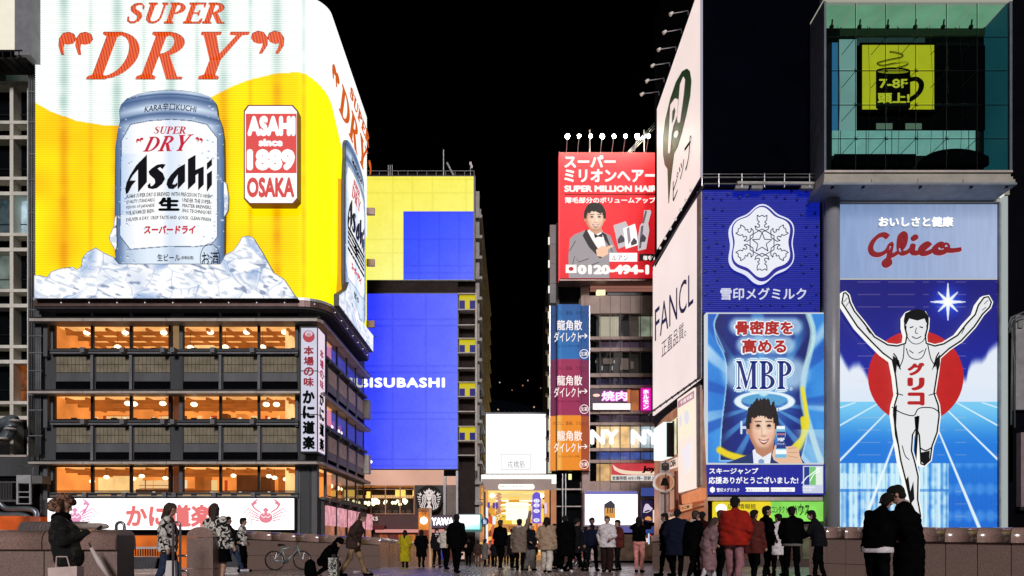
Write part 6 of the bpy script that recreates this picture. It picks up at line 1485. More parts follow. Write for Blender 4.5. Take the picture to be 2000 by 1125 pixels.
for i, (x, y) in enumerate(((1344, 29), (1331, 65), (1320, 99), (1308, 130), (1297, 160), (1287, 186))):
    t = thing("arm_lamp", "small lamp on a thin arm along the pink sign, %s from the top" % ["first", "second", "third", "fourth", "fifth", "sixth"][i], "light", PS.P(x, y, .5), "lamps on arms along the sloping top edge")
    a = PS.P(x, y, .45); f = (a.y/F); b = W(x-31, y-3, f*.995); mb = MB(); mb.tube([a, a+Vector((0, 0, .25)), b], .025, 5); mb.build("arm", STEEL, t)
    mb = MB(); mb.tube([b+Vector((-.14, 0, -.09)), b+Vector((0, 0, .03)), b+Vector((.06, 0, .07))], [.11, .08, .04], 8); mb.build("lamp_head", PM("lamp_white", (.8, .78, .75), .4), t)
# awning and poster on the street side
t = thing("slatted_awning", "dark slatted awning projecting below the navy letter sign", "awning", PS.P(1320, 790, .8))
for i in range(9):
    f = i/8; x, y = 1360-92*f, 741+66*f; mb = MB(); mb.tube([PS.P(x, y+4, .5), PS.P(x-2, y+1, 1.7)], .05, 5); mb.build("rib", FRAMEB, t)
mb = MB(); mb.tube([PS.P(1366, 738, 1.5), PS.P(1268, 808, 1.5)], .06, 5); mb.build("front_rail", FRAMEB, t)
poly("fringe", [[(1364, 748), (1366, 760), (1345, 775), (1330, 790), (1310, 800), (1290, 820), (1279, 834), (1276, 822), (1280, 810)]], PS, PM("fringe_dark", (.02, .022, .03), .8), t, .5, .1)
t = thing("hanging_poster", "tall pale poster with faint faces on a projecting lightbox", "poster", PS.P(1340, 960, .8))
poly("lightbox", [[(1323, 780), (1356, 757), (1357, 953), (1325, 962)]], PS, EM('#f8e4d8', 1.05, True), t, 1.0, .15)
poly("header", [[(1324, 784), (1355, 763), (1355, 778), (1324, 797)]], PS, EM('#c890a0', .85), t, 1.03, .02); text("header_lettering", "千房宅配", ((1328, 784), (1353, 768), (1353, 776), (1328, 792)), PS, EM('#fff0f0', 1), t, 1.06, .03, 0, .01)
poly("yellow_field", [[(1324, 799), (1355, 781), (1355, 850), (1324, 860)]], PS, EM('#f8ecd4', 1.03), t, 1.03, .02)
poly("face_print", [ell(1341, 815, 5, 14, 16), ell(1329, 822, 3, 12, 12)], PS, EM('#e4e2ec', 1.0), t, 1.06, .01); poly("figure_print", [[(1330, 880), (1350, 860), (1348, 905), (1340, 928), (1335, 905)]], PS, EM('#f0e8f0', 1.03), t, 1.06, .01)
poly("side_frame", [[(1357.5, 756), (1367, 752), (1368, 948), (1358.5, 953)]], PS, PM("frame_cream", (.42, .32, .28), .5), t, .9, .12)
t = thing("bell_post", "street post carrying a ring with a black bell and a small dark box on top", "street lamp", (X_(1300, .033), .033*F, -.3))
kb = .033
mb = MB(); mb.tube([W(1300, 900, kb), W(1300, 1105, kb)], .06, 8); mb.build("pole", STEEL, t)
fb("post_panel", 1291, 960, 1307, 1050, kb, .15, PM("milky_panel", (.5, .4, .36), .3), t, -.15)
P5 = FP(kb); poly("ring", [[ell(1298.5, 942, 23, 20, 36), ell(1298.5, 942, 20, 17, 36)]], P5, STEEL, t, .08, .2)
poly("ring_lining", [[ell(1298.5, 942, 19.8, 16.8, 36), ell(1298.5, 942, 17.8, 14.8, 36)]], P5, EM('#f8c090', .6), t, .02, .1)
mb = MB(); c = W(1298.5, 948, kb); mb.tube([c, c+Vector((0, 0, .1)), c+Vector((0, 0, .3)), c+Vector((0, 0, .45)), c+Vector((0, 0, .5))], [.3, .26, .19, .15, .04], 14); mb.build("bell", PM("bell_black", (.01, .01, .01), .3), t, True)
fb("top_box", 1292, 905, 1306, 918, kb, .3, FRAMEB, t, .1); fb("top_box_rim", 1290, 902, 1308, 921, kb, .25, STEEL, t, 0); text("box_lettering", "えびす", (1295, 907, 1303, 909), P5, EM('#f8c080', .8), t, .13, 0, 0, .01)
# dark unlit screen and walkway
t = thing("dark_screen", "large unlit black screen above the blue snow brand sign", "screen", W(1487, 340, KR))
fb("screen_face", 1371, -30, 1600, 338, KR, .4, PM("dead_screen", (.0015, .002, .0045), .5, 0, .3, .4, .02, .08), t, .05); fb("screen_side", 1601, -30, 1612, 338, KR, 1.0, PM("screen_side", (.012, .012, .018), .6, 0, .2, 1, 0, .1), t, -.1)
t = thing("service_gantry", "white railed service gantry under the black screen", "gantry", W(1487, 370, KR*.985))
kg = KR*.985
for y in (340, 346.5): mb = MB(); mb.tube([W(1370, y, kg), W(1604, y, kg)], .035, 6); mb.build("rail", STEEL, t)
for px in (1371, 1404, 1449, 1493, 1532, 1581, 1603): mb = MB(); mb.tube([W(px, 339, kg), W(px, 366, kg)], .03, 6); mb.build("rail_post", STEEL, t)
mb = MB(); mb.tube([W(1440, 357.5, kg), W(1604, 358.5, kg)], .1, 8); mb.build("pipe", PM("cream_pipe", (.5, .5, .47), .4), t)
fb("deck", 1371, 366, 1604, 368, KR, .4, FRAMEB, t, .5)
for (a, b, y) in ((1437, 1462, 362), (1468, 1490, 362), (1565, 1590, 362)): fb("floodlight_box", a, y, b, y+6, kg, .3, PM("unit_grey2", (.22, .22, .22), .5), t)
# ---------------------------------------------------------------- snow brand sign
NAVY = EM('#0c1c9c', .78, True)
t = thing("snowflake_sign", "navy blue corrugated sign with a big white snowflake badge", "sign", W(1487, 612, KR))
fb("backing", 1371, 371, 1601, 612, KR, .4, PM("navy_back", (.005, .01, .08), .5), t, .0)
N1, N2 = EM('#1224ac', .8), EM('#0a1684', .75)
for i in range(60): fb("louvre", 1372, 372.3+i*4, 1600, 374.9+i*4, KR, .06, N1 if i % 2 else EM('#1020a0', .8), t, .08)
fb("louvre_bed", 1372, 372, 1600, 611.5, KR, .02, N2, t, .03)
rr = random.Random(5); n = 0; pts = []
while n < 58:
    x, y = rr.uniform(1376, 1597), rr.uniform(376, 606)
    if abs(x-1489) < 74 and abs(y-476) < 84 or (abs(x-1489) < 90 and 552 < y < 596) or any(math.hypot(x-a, y-b) < 14 for a, b in pts): continue
    pts.append((x, y)); n += 1; p = W(x, y, KR)-Vector((0, .14, 0)); mb = MB(); mb.ball(p, .085, 8, 6); mb.build("bulb_stud", PM("stud_navy", (.02, .03, .22), .3), t, True)
def badge(r0, amp, cx=1489, cy=475, n=72, sx=.94, sy=1.05):
    return [(cx+sx*(r0+amp*math.cos(6*(math.radians(a)-math.pi/2)))*math.cos(math.radians(a)), cy-sy*(r0+amp*math.cos(6*(math.radians(a)-math.pi/2)))*math.sin(math.radians(a))) for a in np.arange(0, 360, 360/n)]
pb = FP(KR)
poly("badge_rim", [badge(68, 5)], pb, EM('#e8ecff', .95), t, .5, .4); poly("badge_field", [badge(65.5, 5, cy=475.5)], pb, EM('#1018a0', .8), t, .53, .03); poly("badge_face", [badge(60.5, 5, 1487.5, 473)], pb, EM('#eef0fa', .96), t, .57, .05)
BL = EM('#101450', .7); S_ = []
cx, cy = 1488.5, 474
def rp(x, y, a): c, s = math.cos(a), math.sin(a); return (cx+x*c-y*s, cy+x*s+y*c)
for k_ in range(6):
    a = math.radians(60*k_)
    half = [(0, -54), (5, -51), (9.5, -54), (9.5, -48), (9, -44), (5, -41), (9, -37), (5, -35), (5, -31), (9, -30), (14, -33), (12, -26.5), (0, -26.5+6)]
    o = [rp(x, y, a) for x, y in half]+[rp(-x, y, a) for x, y in half[::-1][1:]]
    for i in range(len(o)-1): S_.append(stroke([o[i], o[i+1]], 1.5))
    S_.append(stroke([rp(0, -27, a), rp(27*.866, -13.5, a)], 1.5))
for k_ in range(5):
    q = [rp(20*math.sin(math.radians(b))*(1 if j % 2 == 0 else .42), -20*math.cos(math.radians(b))*(1 if j % 2 == 0 else .42), 0) for j, b in ((0, 72*k_), (1, 72*k_+36), (2, 72*k_+72))]
    S_.append(stroke(q[:2], 1.5)); S_.append(stroke(q[1:], 1.5))
poly("snowflake_emblem", S_, pb, BL, t, .59, .02)['kind'] = 'stuff'
text("lettering", "雪印メグミルク", (1407, 562, 1575, 586), pb, EM('#dfe2f6', .9), t, .16, .022, 0, .08)
# ---------------------------------------------------------------- MBP poster
def sdseg(X, Y, a, b):
    L = (b[0]-a[0])**2+(b[1]-a[1])**2; t = np.clip(((X-a[0])*(b[0]-a[0])+(Y-a[1])*(b[1]-a[1]))/L, 0, 1); return np.hypot(X-a[0]-t*(b[0]-a[0]), Y-a[1]-t*(b[1]-a[1]))
BOT = spline([(1400, 616), (1394, 636), (1398, 665), (1412, 695), (1418, 730), (1414, 780), (1408, 830), (1404, 900)], 6)+spline([(1560, 900), (1572, 845), (1570, 800), (1563, 760), (1568, 715), (1580, 680), (1582, 645), (1574, 616)], 6)
def mbpcol(X, Y):
    cx_, cy_ = 1492, 790; a = np.arctan2(Y-cy_, X-cx_); r = np.hypot(X-cx_, Y-cy_)
    c = mix(const('#1c74d4', X), const('#3c98e8', X), vnoise(X, Y, 40, 2))
    ray = sm(.35, .75, np.sin(a*13+1.2)*.5+.5*np.sin(a*7+.4)); c = mix(c, const('#c4e4f8', X), ray*np.clip(r/130-.3, 0, .95))
    dk = sm(.5, .9, np.sin(a*9+2)); c = mix(c, const('#0c48b0', X), dk*.6)
    ins_ = pip(BOT, X, Y)
    b = mix(const('#06207c', X), const('#58a4ec', X), np.clip(1-np.hypot((X-1490)/80, (Y-760)/120), 0, 1))
    b = mix(b, const('#4ca0e0', X), sm(.5, .95, np.sin(a*11+1.0))*np.clip(r/160, 0, .7)*(Y < 720)); b = mix(b, const('#0a1c6c', X), sm(1545, 1580, X)*.7*(Y < 760))
    b = mix(b, const('#58a8e4', X), sm(.2, .9, np.sin(a*16))*(Y > 790)*.7)
    be = np.full(X.shape, 1e9)
    for k in range(len(BOT)-1): be = np.minimum(be, segd(X, Y, BOT[k], BOT[k+1]))
    b = mix(b, const('#04185c', X), np.exp(-(be/14)**2)*.75); c = np.where(ins_[..., None], b, c); c = mix(c, const('#c8ecff', X), np.exp(-((be-1)/1.6)**2)*.7*(~ins_))
    # pale swirls down the right and left edge of the bottle
    for pts, w, col, al in (([(1575, 616), (1584, 650), (1578, 690), (1566, 740), (1566, 790), (1585, 860), (1600, 905)], 6, '#c8ece8', .8), ([(1400, 616), (1392, 640), (1412, 690)], 1.5, '#a0d0f8', .7),
                            ([(1563, 760), (1570, 800), (1570, 845), (1535, 885)], 4, '#f0e020', .95), ([(1403, 880), (1420, 889), (1450, 897), (1480, 899)], 7, '#f4d818', .97), ([(1565, 820), (1566, 850), (1552, 880), (1535, 890)], 6, '#f0e020', .95)):
        sp = spline(pts, 6); d = np.full(X.shape, 1e9)
        for i in range(len(sp)-1): d = np.minimum(d, sdseg(X, Y, sp[i], sp[i+1]))
        c = mix(c, const(col, X), al*(1-sm(w*.6, w*1.3, d)))
    c = mix(c, const('#d0ecf4', X), ((X > 1540) & (Y > 840))*sm(1545, 1580, X-(Y-880)*.3)*.5)
    # halo rings over the head
    e = np.hypot((X-1490)/56, (Y-786)/19.); c = mix(c, const('#e8f8ff', X), (1-sm(.08, .18, np.abs(e-.93)))); e2 = np.hypot((X-1490)/50, (Y-783)/13.); c = mix(c, const('#58a8d8', X), (e2 < .9)*.9)
    d = np.hypot((X-1488)/10, (Y-766)/10.); c = mix(c, const('#c8ecf8', X), 1-sm(.7, 1.3, d))
    # white glow behind the words
    for (x0, y0, x1, y1, g) in ((1438, 640, 1546, 640, 20), (1452, 676, 1532, 676, 20), (1440, 732, 1545, 732, 36)):
        d = sdseg(X, Y, (x0, y0), (x1, y1)); c = mix(c, const('#b8dcf4', X), .8*(1-sm(g*.5, g*1.15, d)))
    return np.clip(c+(vnoise(X, Y, 3, 7)-.5)[..., None]*.03, 0, 1)
t = thing("milk_drink_poster", "lit blue poster of a man holding a small bottle under big red and navy lettering", "poster", W(1492, 908, KR))
fb("frame", 1377, 613, 1608, 908, KR, .5, EM('#dce4ec', .8), t, .25)
raster("poster_print", mapK(KR, .28), 1380, 616, 1605, 905, 190, 240, mbpcol, ATTR(.95, True, "poster_print"), t)  # print glows by itself, standing in for light thrown on its front
pm = PL((0, KR*F-.28, 0), (0, -1, 0)); WO = EM('#f4faff', 1.0); RD = EM('#b81c14', .85); NB = EM('#102c84', .8)
text("lettering_edge", "骨密度を", (1433, 624, 1551, 656), pm, WO, t, .015, .1, 0, .01); text("lettering", "骨密度を", (1436, 626, 1549, 654), pm, RD, t, .03, .045, 0, .01)
text("lettering_edge", "高める", (1446, 660, 1538, 693), pm, WO, t, .015, .1, 0, .01); text("lettering", "高める", (1449, 662, 1536, 690), pm, RD, t, .03, .045, 0, .01)
for g, m_, o_ in ((6.0, EM('#d4f0fa', 1.0), .012), (3.6, EM('#3c88cc', .9), .02), (2.6, WO, .028)):
    for dx, dy in ((-g, 0), (g, 0), (0, -g), (0, g), (-g*.7, -g*.7), (g*.7, g*.7), (g*.7, -g*.7), (-g*.7, g*.7)): serif("title_edge", "MBP", (1438+dx, 705+dy, 1546+dx, 760+dy), pm, m_, t, o_+.0003*dx, .005, .0, .03)
serif("title", "MBP", (1438, 705, 1546, 760), pm, NB, t, .045, .01, 0, .03)
text("registered_mark", "®", (1542, 756, 1548, 763), pm, WO, t, .02, 0, 0, .01); text("faint_letters", "H", (1446, 822, 1462, 848), pm, EM('#d8ecff', .9), t, .01, .03, 0, .01)
def poster_man():
    sk, sk2 = EM('#ecc0a0', .95), EM('#c88c6c', .85); hr = EM('#1c1614', .5)
    poly("suit_print", [[(1418, 905), (1440, 896), (1462, 888), (1476, 878), (1516, 880), (1530, 890), (1560, 888), (1572, 905)]], pm, EM('#1c3878', .75), t, .03, .01)
    poly("shirt_print", [[(1472, 905), (1470, 880), (1478, 874), (1508, 876), (1504, 905)]], pm, EM('#eef2fa', .95), t, .04, .01)
    poly("tie_print", [[(1481, 899), (1487, 896), (1493, 899), (1492, 905), (1482, 905)]], pm, EM('#88a8d8', .85), t, .05, .01)
    poly("neck_print", [[(1472, 868), (1512, 862), (1509, 882), (1490, 893), (1477, 884)]], pm, sk2, t, .05, .01)
    raster("face_print", mapPL(pm, .065), 1450, 778, 1528, 890, 100, 140, paint_head(1489, 838, 27, 45, '#f8d8c0', '#e8b494', '#a86c50', '#1c1412', .75, 5, .06, .35), ATTR(.97, name="portrait_print"), t)
    poly("fingers_print", [[(1508, 888), (1514, 868), (1520, 874), (1538, 872), (1552, 871), (1560, 878), (1562, 890), (1568, 905), (1522, 905), (1511, 898)]], pm, sk, t, .07, .01)
    for a, b in (((1540, 876), (1556, 874)), ((1539, 883), (1558, 884)), ((1538, 890), (1558, 894))): poly("finger_line", [stroke([a, b], 1.0)], pm, sk2, t, .08, .01)
    poly("bottle_print", [[(1517, 834), (1533, 834), (1535, 848), (1532, 860), (1536, 878), (1536, 894), (1514, 894), (1515, 878), (1519, 860), (1515, 848)]], pm, EM('#78c0e4', .95), t, .09, .01)
    poly("bottle_label", [[(1516.5, 843), (1534, 843), (1532, 860), (1535, 876), (1516, 876), (1519, 860)]], pm, EM('#1c3c94', .85), t, .1, .01); poly("bottle_cap", [[(1517, 832), (1533, 832), (1533, 838), (1517, 838)]], pm, WO, t, .1, .01)
    poly("bottle_base", [[(1515, 878), (1536, 878), (1536, 887), (1515, 887)]], pm, WO, t, .1, .01)
    text("bottle_lettering", "MBP", (1519, 855, 1532, 862), pm, WO, t, .11, .04, 0, .01); text("bottle_lettering", "骨密度", (1518, 846, 1533, 850), pm, EM('#f09080', .9), t, .11, .02, 0, .01); text("bottle_lettering", "ドリンク", (1519, 865, 1532, 869), pm, WO, t, .11, .02, 0, .01)
poster_man()
# blue banner under the poster
t = thing("thank_you_banner", "dark blue banner with two lines of white writing under the milk poster", "banner", W(1492, 967, KR))
def bancol(X, Y):
    c = const('#101c98', X); s = vnoise(X*3, Y*0+3, 5, 4)
    c = mix(c, const('#3850c8', X), (sm(.8, 1, s)*(X > 1480)*.7)); return c
fb("banner_case", 1374, 908.5, 1608, 968, KR, .5, PM("navy_back", (.005, .01, .08), .5), t, .28); raster("banner_print", mapK(KR, .3), 1375, 909, 1607, 967, 160, 12, bancol, ATTR(.95, name="poster_print"), t)
WW = EM('#ffffff', 1.05)
text("lettering", "スキージャンプ", (1385, 914, 1481, 926), pm, WW, t, .06, .025, 0, .02); text("lettering", "応援ありがとうございました!", (1384, 931, 1559, 945), pm, WW, t, .06, .025, 0, .02)
poly("small_badge", [badge(5.2, .5, 1391.5, 956.5, 24)], pm, WW, t, .06, .02); text("lettering", "雪印メグミルク", (1400, 953, 1444, 961), pm, WW, t, .06, .02, 0, .02)
for a, b, s in ((1453, 1498, "● 明治×アミルク杯"), (1502, 1548, "カワゲンカップ2022")):
    fb("white_tag", a, 953, b, 961, KR, .02, WW, t, .33); text("tag_lettering", s, (a+2, 954.5, b-2, 959.5), pm, NB, t, .07, 0, 0, .01)
fb("logo_frame", 1564, 911, 1603, 964, KR, .02, EM('#d0d8f0', .9), t, .33)
fb("logo_blue", 1566, 913, 1576, 948, KR, .02, EM('#1c3c94', .85), t, .36); fb("logo_green", 1577, 913, 1588, 948, KR, .02, EM('#78c878', .95), t, .36); fb("logo_pale", 1589, 913, 1601, 948, KR, .02, EM('#e8f4e8', .95), t, .36)
poly("logo_stroke", [stroke(spline([(1566, 944), (1576, 932), (1582, 928), (1600, 914)], 4), 1.6), stroke(spline([(1582, 940), (1590, 926), (1601, 920)], 4), 1.4)], pm, WW, t, .12, .02)
text("logo_lettering", "SNOW BRAND", (1567, 950, 1592, 954), pm, WW, t, .09, 0, 0, .01); text("logo_lettering", "SKI JUMP", (1567, 956, 1586, 960), pm, WW, t, .09, 0, 0, .01)
# row of small lit shop signs
t = thing("yellow_shop_sign", "yellow lit shop sign with dark lettering behind the crowd", "sign", W(1448, 1025, KR))
fb("sign_box", 1393, 980, 1503, 1022, KR, .4, EM('#f0d820', .95, True, .1, 1.2), t, .2); poly("round_light", [ell(1409, 994, 11, 10, 20)], pm, EM('#fffce0', 1.4), t, .03, .02)
text("lettering", "店舗情報館", (1421, 984, 1476, 994), pm, EM('#585010', .5), t, .03, .01, 0, .02); text("lettering", "営業時間 なんば", (1422, 999, 1470, 1003), pm, EM('#585010', .5), t, .03, 0, 0, .02)
text("lettering", "10:00 - 20:00", (1448, 1005, 1480, 1009), pm, EM('#303010', .4), t, .03, .01, 0, .02)
t = thing("green_shop_sign", "bright green lit shop sign right of the yellow one", "sign", W(1556, 1025, KR))
fb("sign_box", 1504, 980, 1611, 1018, KR, .4, EM('#8ce85c', .9, True, .15, 1.0), t, .2); text("lettering", "コンタクトのアイハウス", (1508, 988, 1578, 1002), pm, EM('#186010', .5), t, .03, .02, 0, .02); text("lettering", "ハウス", (1546, 984, 1582, 1007), pm, EM('#186010', .5), t, .05, .02, 0, .02)
t = thing("sign_shelf", "weathered pale ledge above the small yellow and green signs", "ledge", W(1500, 975, KR)); fb("ledge", 1374, 971, 1613, 978, KR, .8, LEDGE, t, .15); fb("side_cap", 1612, 976, 1616, 1022, KR, .5, EM('#a8b878', .7), t, .1)
t = thing("shop_row_front", "dark shop front under the small yellow and green signs", "shop", W(1490, 1100, KR)); fb("front", 1370, 1024, 1610, 1110, KR, .4, PM("shop_dark", (.04, .02, .015), .5), t, .1)
for i in range(6): fb("shop_window", 1376+i*38, 1030, 1408+i*38, 1092, KR, .05, EM(['#803018', '#b08048', '#603020', '#a89080', '#402018', '#707050'][i], .45, var=.5, vscale=1.5), t, .16)
# ---------------------------------------------------------------- glass box upstairs
def glassbox():
    t = thing("glass_box", "projecting teal lit glass box with a coffee mug picture high on the right", "building part", W(1790, 336, KR*.96))
    k = KR*.955; y0 = k*F; D = 2.05; TE = PM("teal_wall", (.03, .13, .15), .6)
    teal = EM('#1c5860', .7, var=.15, vscale=.3); pale = EM('#94c4bc', .75, var=.1, vscale=.5); pal2 = EM('#8cc49c', .8, var=.15, vscale=.6)
    x0, x1 = X_(1613, k), X_(1971, k); zb, zt = Z_(334, k), Z_(4, k)
    box("back_wall", x0, x1, y0+D, y0+D+.2, zb, zt, PM("box_back", (.006, .008, .01), .6), t)
    box("side_wall", x1-.06, x1-.02, y0+.1, y0+D, zb, zt, teal, t); box("side_wall", x0+.02, x0+.06, y0+.1, y0+D, zb, zt, EM('#144850', .7, var=.2, vscale=.4), t)
    for i in range(6): box("ceiling_panel", x0+.1+i*(x1-x0-.2)/6, x0+.02+(i+1)*(x1-x0-.2)/6, y0+.2, y0+D-.1, zt-.06, zt-.02, pal2, t)
    for i in range(6):
        x = x0+.9+i*(x1-x0-.6)/6; mb = MB(); mb.tube([(x, y0+1.2, zt-.1), (x, y0+1.3, zt-.6)], .05, 6); mb.ball((x, y0+1.3, zt-.45), .13, 8, 6); mb.build("spot_fitting", FRAMEB, t)
    kb_ = (y0+D-.05)/F
    sx = lambda p: CX+(p-CX)*1; 
    def bp(name, a, b, c, d, m, off=0, dep=.05): return fb(name, a, b, c, d, kb_, dep, m, t, off)
    bp("pale_wall", 1639, 78, 1672, 255, pale, .05); bp("blue_slot", 1625, 84, 1636, 255, EM('#3080b0', .75), .04)
    bp("pale_wall", 1625, 256, 1904, 304, EM('#88c4b8', .85, var=.1), .05); bp("grey_ceiling_strip", 1672, 72, 1806, 90, EM('#34504c', .6), .03)
    for i in range(6): bp("wall_joint", 1640+i*50, 257, 1640.6+i*50, 303, FRAMEB, .11)
    bp("dark_ground", 1672, 90, 1936, 255, BLACKW, .06)
    bp("green_band", 1640, 39, 1936, 70, EM('#283c24', .45), .04)
    for x in (1710, 1767): bp("door_light", x, 243, x+31, 254, EM('#708c74', .7), .12)
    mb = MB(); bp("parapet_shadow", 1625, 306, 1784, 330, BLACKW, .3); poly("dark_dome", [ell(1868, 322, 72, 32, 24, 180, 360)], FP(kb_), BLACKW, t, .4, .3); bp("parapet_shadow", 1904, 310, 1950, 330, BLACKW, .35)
    # coffee picture
    s = fb("picture_board", 1675, 90, 1822, 225, kb_, .1, BLACKW, t, .3); fb("picture_ground", 1679, 95.5, 1818, 220, kb_, .02, EM('#c4c414', 1.1, True, .04, 1.5), s, .33)
    pp = PL((0, kb_*F-.33, 0), (0, -1, 0)); B_ = PM("picture_black", (.008, .008, .004), .6)
    poly("mug", [[(1711, 138)]+ell(1744.5, 138, 33.5, 6.5, 16, 180, 0+360)[1:-1]+[(1778, 138), (1778, 210), (1772, 216), (1718, 216), (1711, 210)]], pp, B_, s, .03, .02)
    poly("mug_handle", [[(1777, 151)]+spline([(1777, 151), (1792, 150), (1804, 160), (1803, 176), (1792, 190), (1777, 200)], 5)+spline([(1777, 190), (1788, 182), (1794, 172), (1794, 163), (1788, 158), (1777, 160)], 5)], pp, B_, s, .03, .02)
    poly("mug_mouth", [ell(1744.5, 139.5, 30, 4.2, 20)], pp, EM('#a8ac10', .85), s, .05, .01)
    for w, pts in ((3.2, [(1738, 101), (1752, 103), (1763, 107), (1760, 112), (1740, 116), (1720, 121), (1714, 124), (1724, 128), (1745, 124), (1765, 121), (1774, 124), (1766, 129), (1752, 133), (1748, 140)]),):
        poly("steam_line", [stroke(spline(pts, 4), w)], pp, B_, s, .04, .02); poly("steam_line", [stroke([(p[0]+1, p[1]+.2) for p in spline(pts, 4)], .8)], pp, EM('#a8ac10', .85), s, .06, .01)
    YL = EM('#c8cc28', 1.1); text("mug_lettering", "7-8F", (1717, 154, 1773, 172), pp, YL, s, .06, .03, 0, .02); text("mug_lettering", "頭上!", (1714, 181, 1777, 202), pp, YL, s, .06, .04, 0, .02)
    # glass front: panes, cables, spider fittings, bracing
    xs = [1613, 1673, 1732, 1791, 1851, 1911, 1971]; ys_ = [4, 70, 136, 203, 269, 335]
    for i in range(6):
        for j in range(5): fb("pane", xs[i]+.5, ys_[j]+.5, xs[i+1]-.5, ys_[j+1]-.5, k, .02, GLASS("box_glass", (.74, .8, .8), .02), t)
    for px in xs[1:-1]: mb = MB(); mb.tube([W(px, 4, k)+Vector((0, .12, 0)), W(px, 334, k)+Vector((0, .12, 0))], .022, 6); mb.build("cable", FRAMEB, t)
    for py in ys_[1:-1]: mb = MB(); mb.tube([W(1614, py, k)+Vector((0, .1, 0)), W(1970, py, k)+Vector((0, .1, 0))], .022, 6); mb.build("cable", FRAMEB, t)
    for px in xs[1:-1]:
        for py in ys_[1:-1]:
            p = W(px, py, k)+Vector((0, .15, 0)); mb = MB()
            for a in (-1, 1):
                for b in (-1, 1): mb.tube([p, p+Vector((a*.09, -.1, b*.09))], .018, 5)
            mb.tube([p, p+Vector((-.35, .9, -.35))], .018, 5); mb.build("spider_fitting", FRAMEB, t)
    for px in (1655, 1715, 1775, 1840, 1900): mb = MB(); mb.tube([W(px, 20, k)+Vector((0, 1.2, 0)), W(px-5, 160, k)+Vector((0, .6, 0)), W(px, 320, k)+Vector((0, 1.2, 0))], .012, 4); mb.build("brace_rod", FRAMEB, t)
    FR = PM("box_frame_blue", (.09, .11, .15), .5, .1)
    for a, b in ((1609, 1613), (1971, 1976)): fb("side_frame", a, 2, b, 336, k, D, FR, t, .05)
    fb("top_frame", 1609, -2, 1976, 3.5, k, D, EM('#b8b8a8', .7), t, .08); fb("floor_slab", 1609, 334, 1976, 338, k, D+1, LEDGE, t, .1)
    # stepped soffit and canopy below
    CANO = PM("canopy_metal", (.42, .4, .34), .6, 0, .2, .8, .1)
    for i, (a, b, y1_, y2_, of) in enumerate(((1610, 1974, 338.5, 346, .0), (1608, 1976, 346.5, 353, .1), (1606, 1978, 353.5, 361, .2))): fb("soffit_step", a, y1_, b, y2_, k, 2.5, CANO, t, of)
    fb("canopy_edge", 1603, 361.5, 1979, 365.5, k, 2.5, PM("canopy_blue", (.22, .26, .3), .5, .1), t, .3)
    fb("canopy_soffit", 1606, 366, 1965, 385, KR, .6, CANO, t, .3)
    for px in (1606, 1666, 1777, 1876, 1945): mb = MB(); mb.tube([W(px+19, 366, k)-Vector((0, .1, 0)), W(px, 383, KR)-Vector((0, .35, 0))], .09, 6); mb.build("strut", FRAMEB, t)
    for px in (1698, 1788, 1876): fb("panel_joint", px, 353.5, px+.7, 361, k, .02, FRAMEB, t, .22)
glassbox()
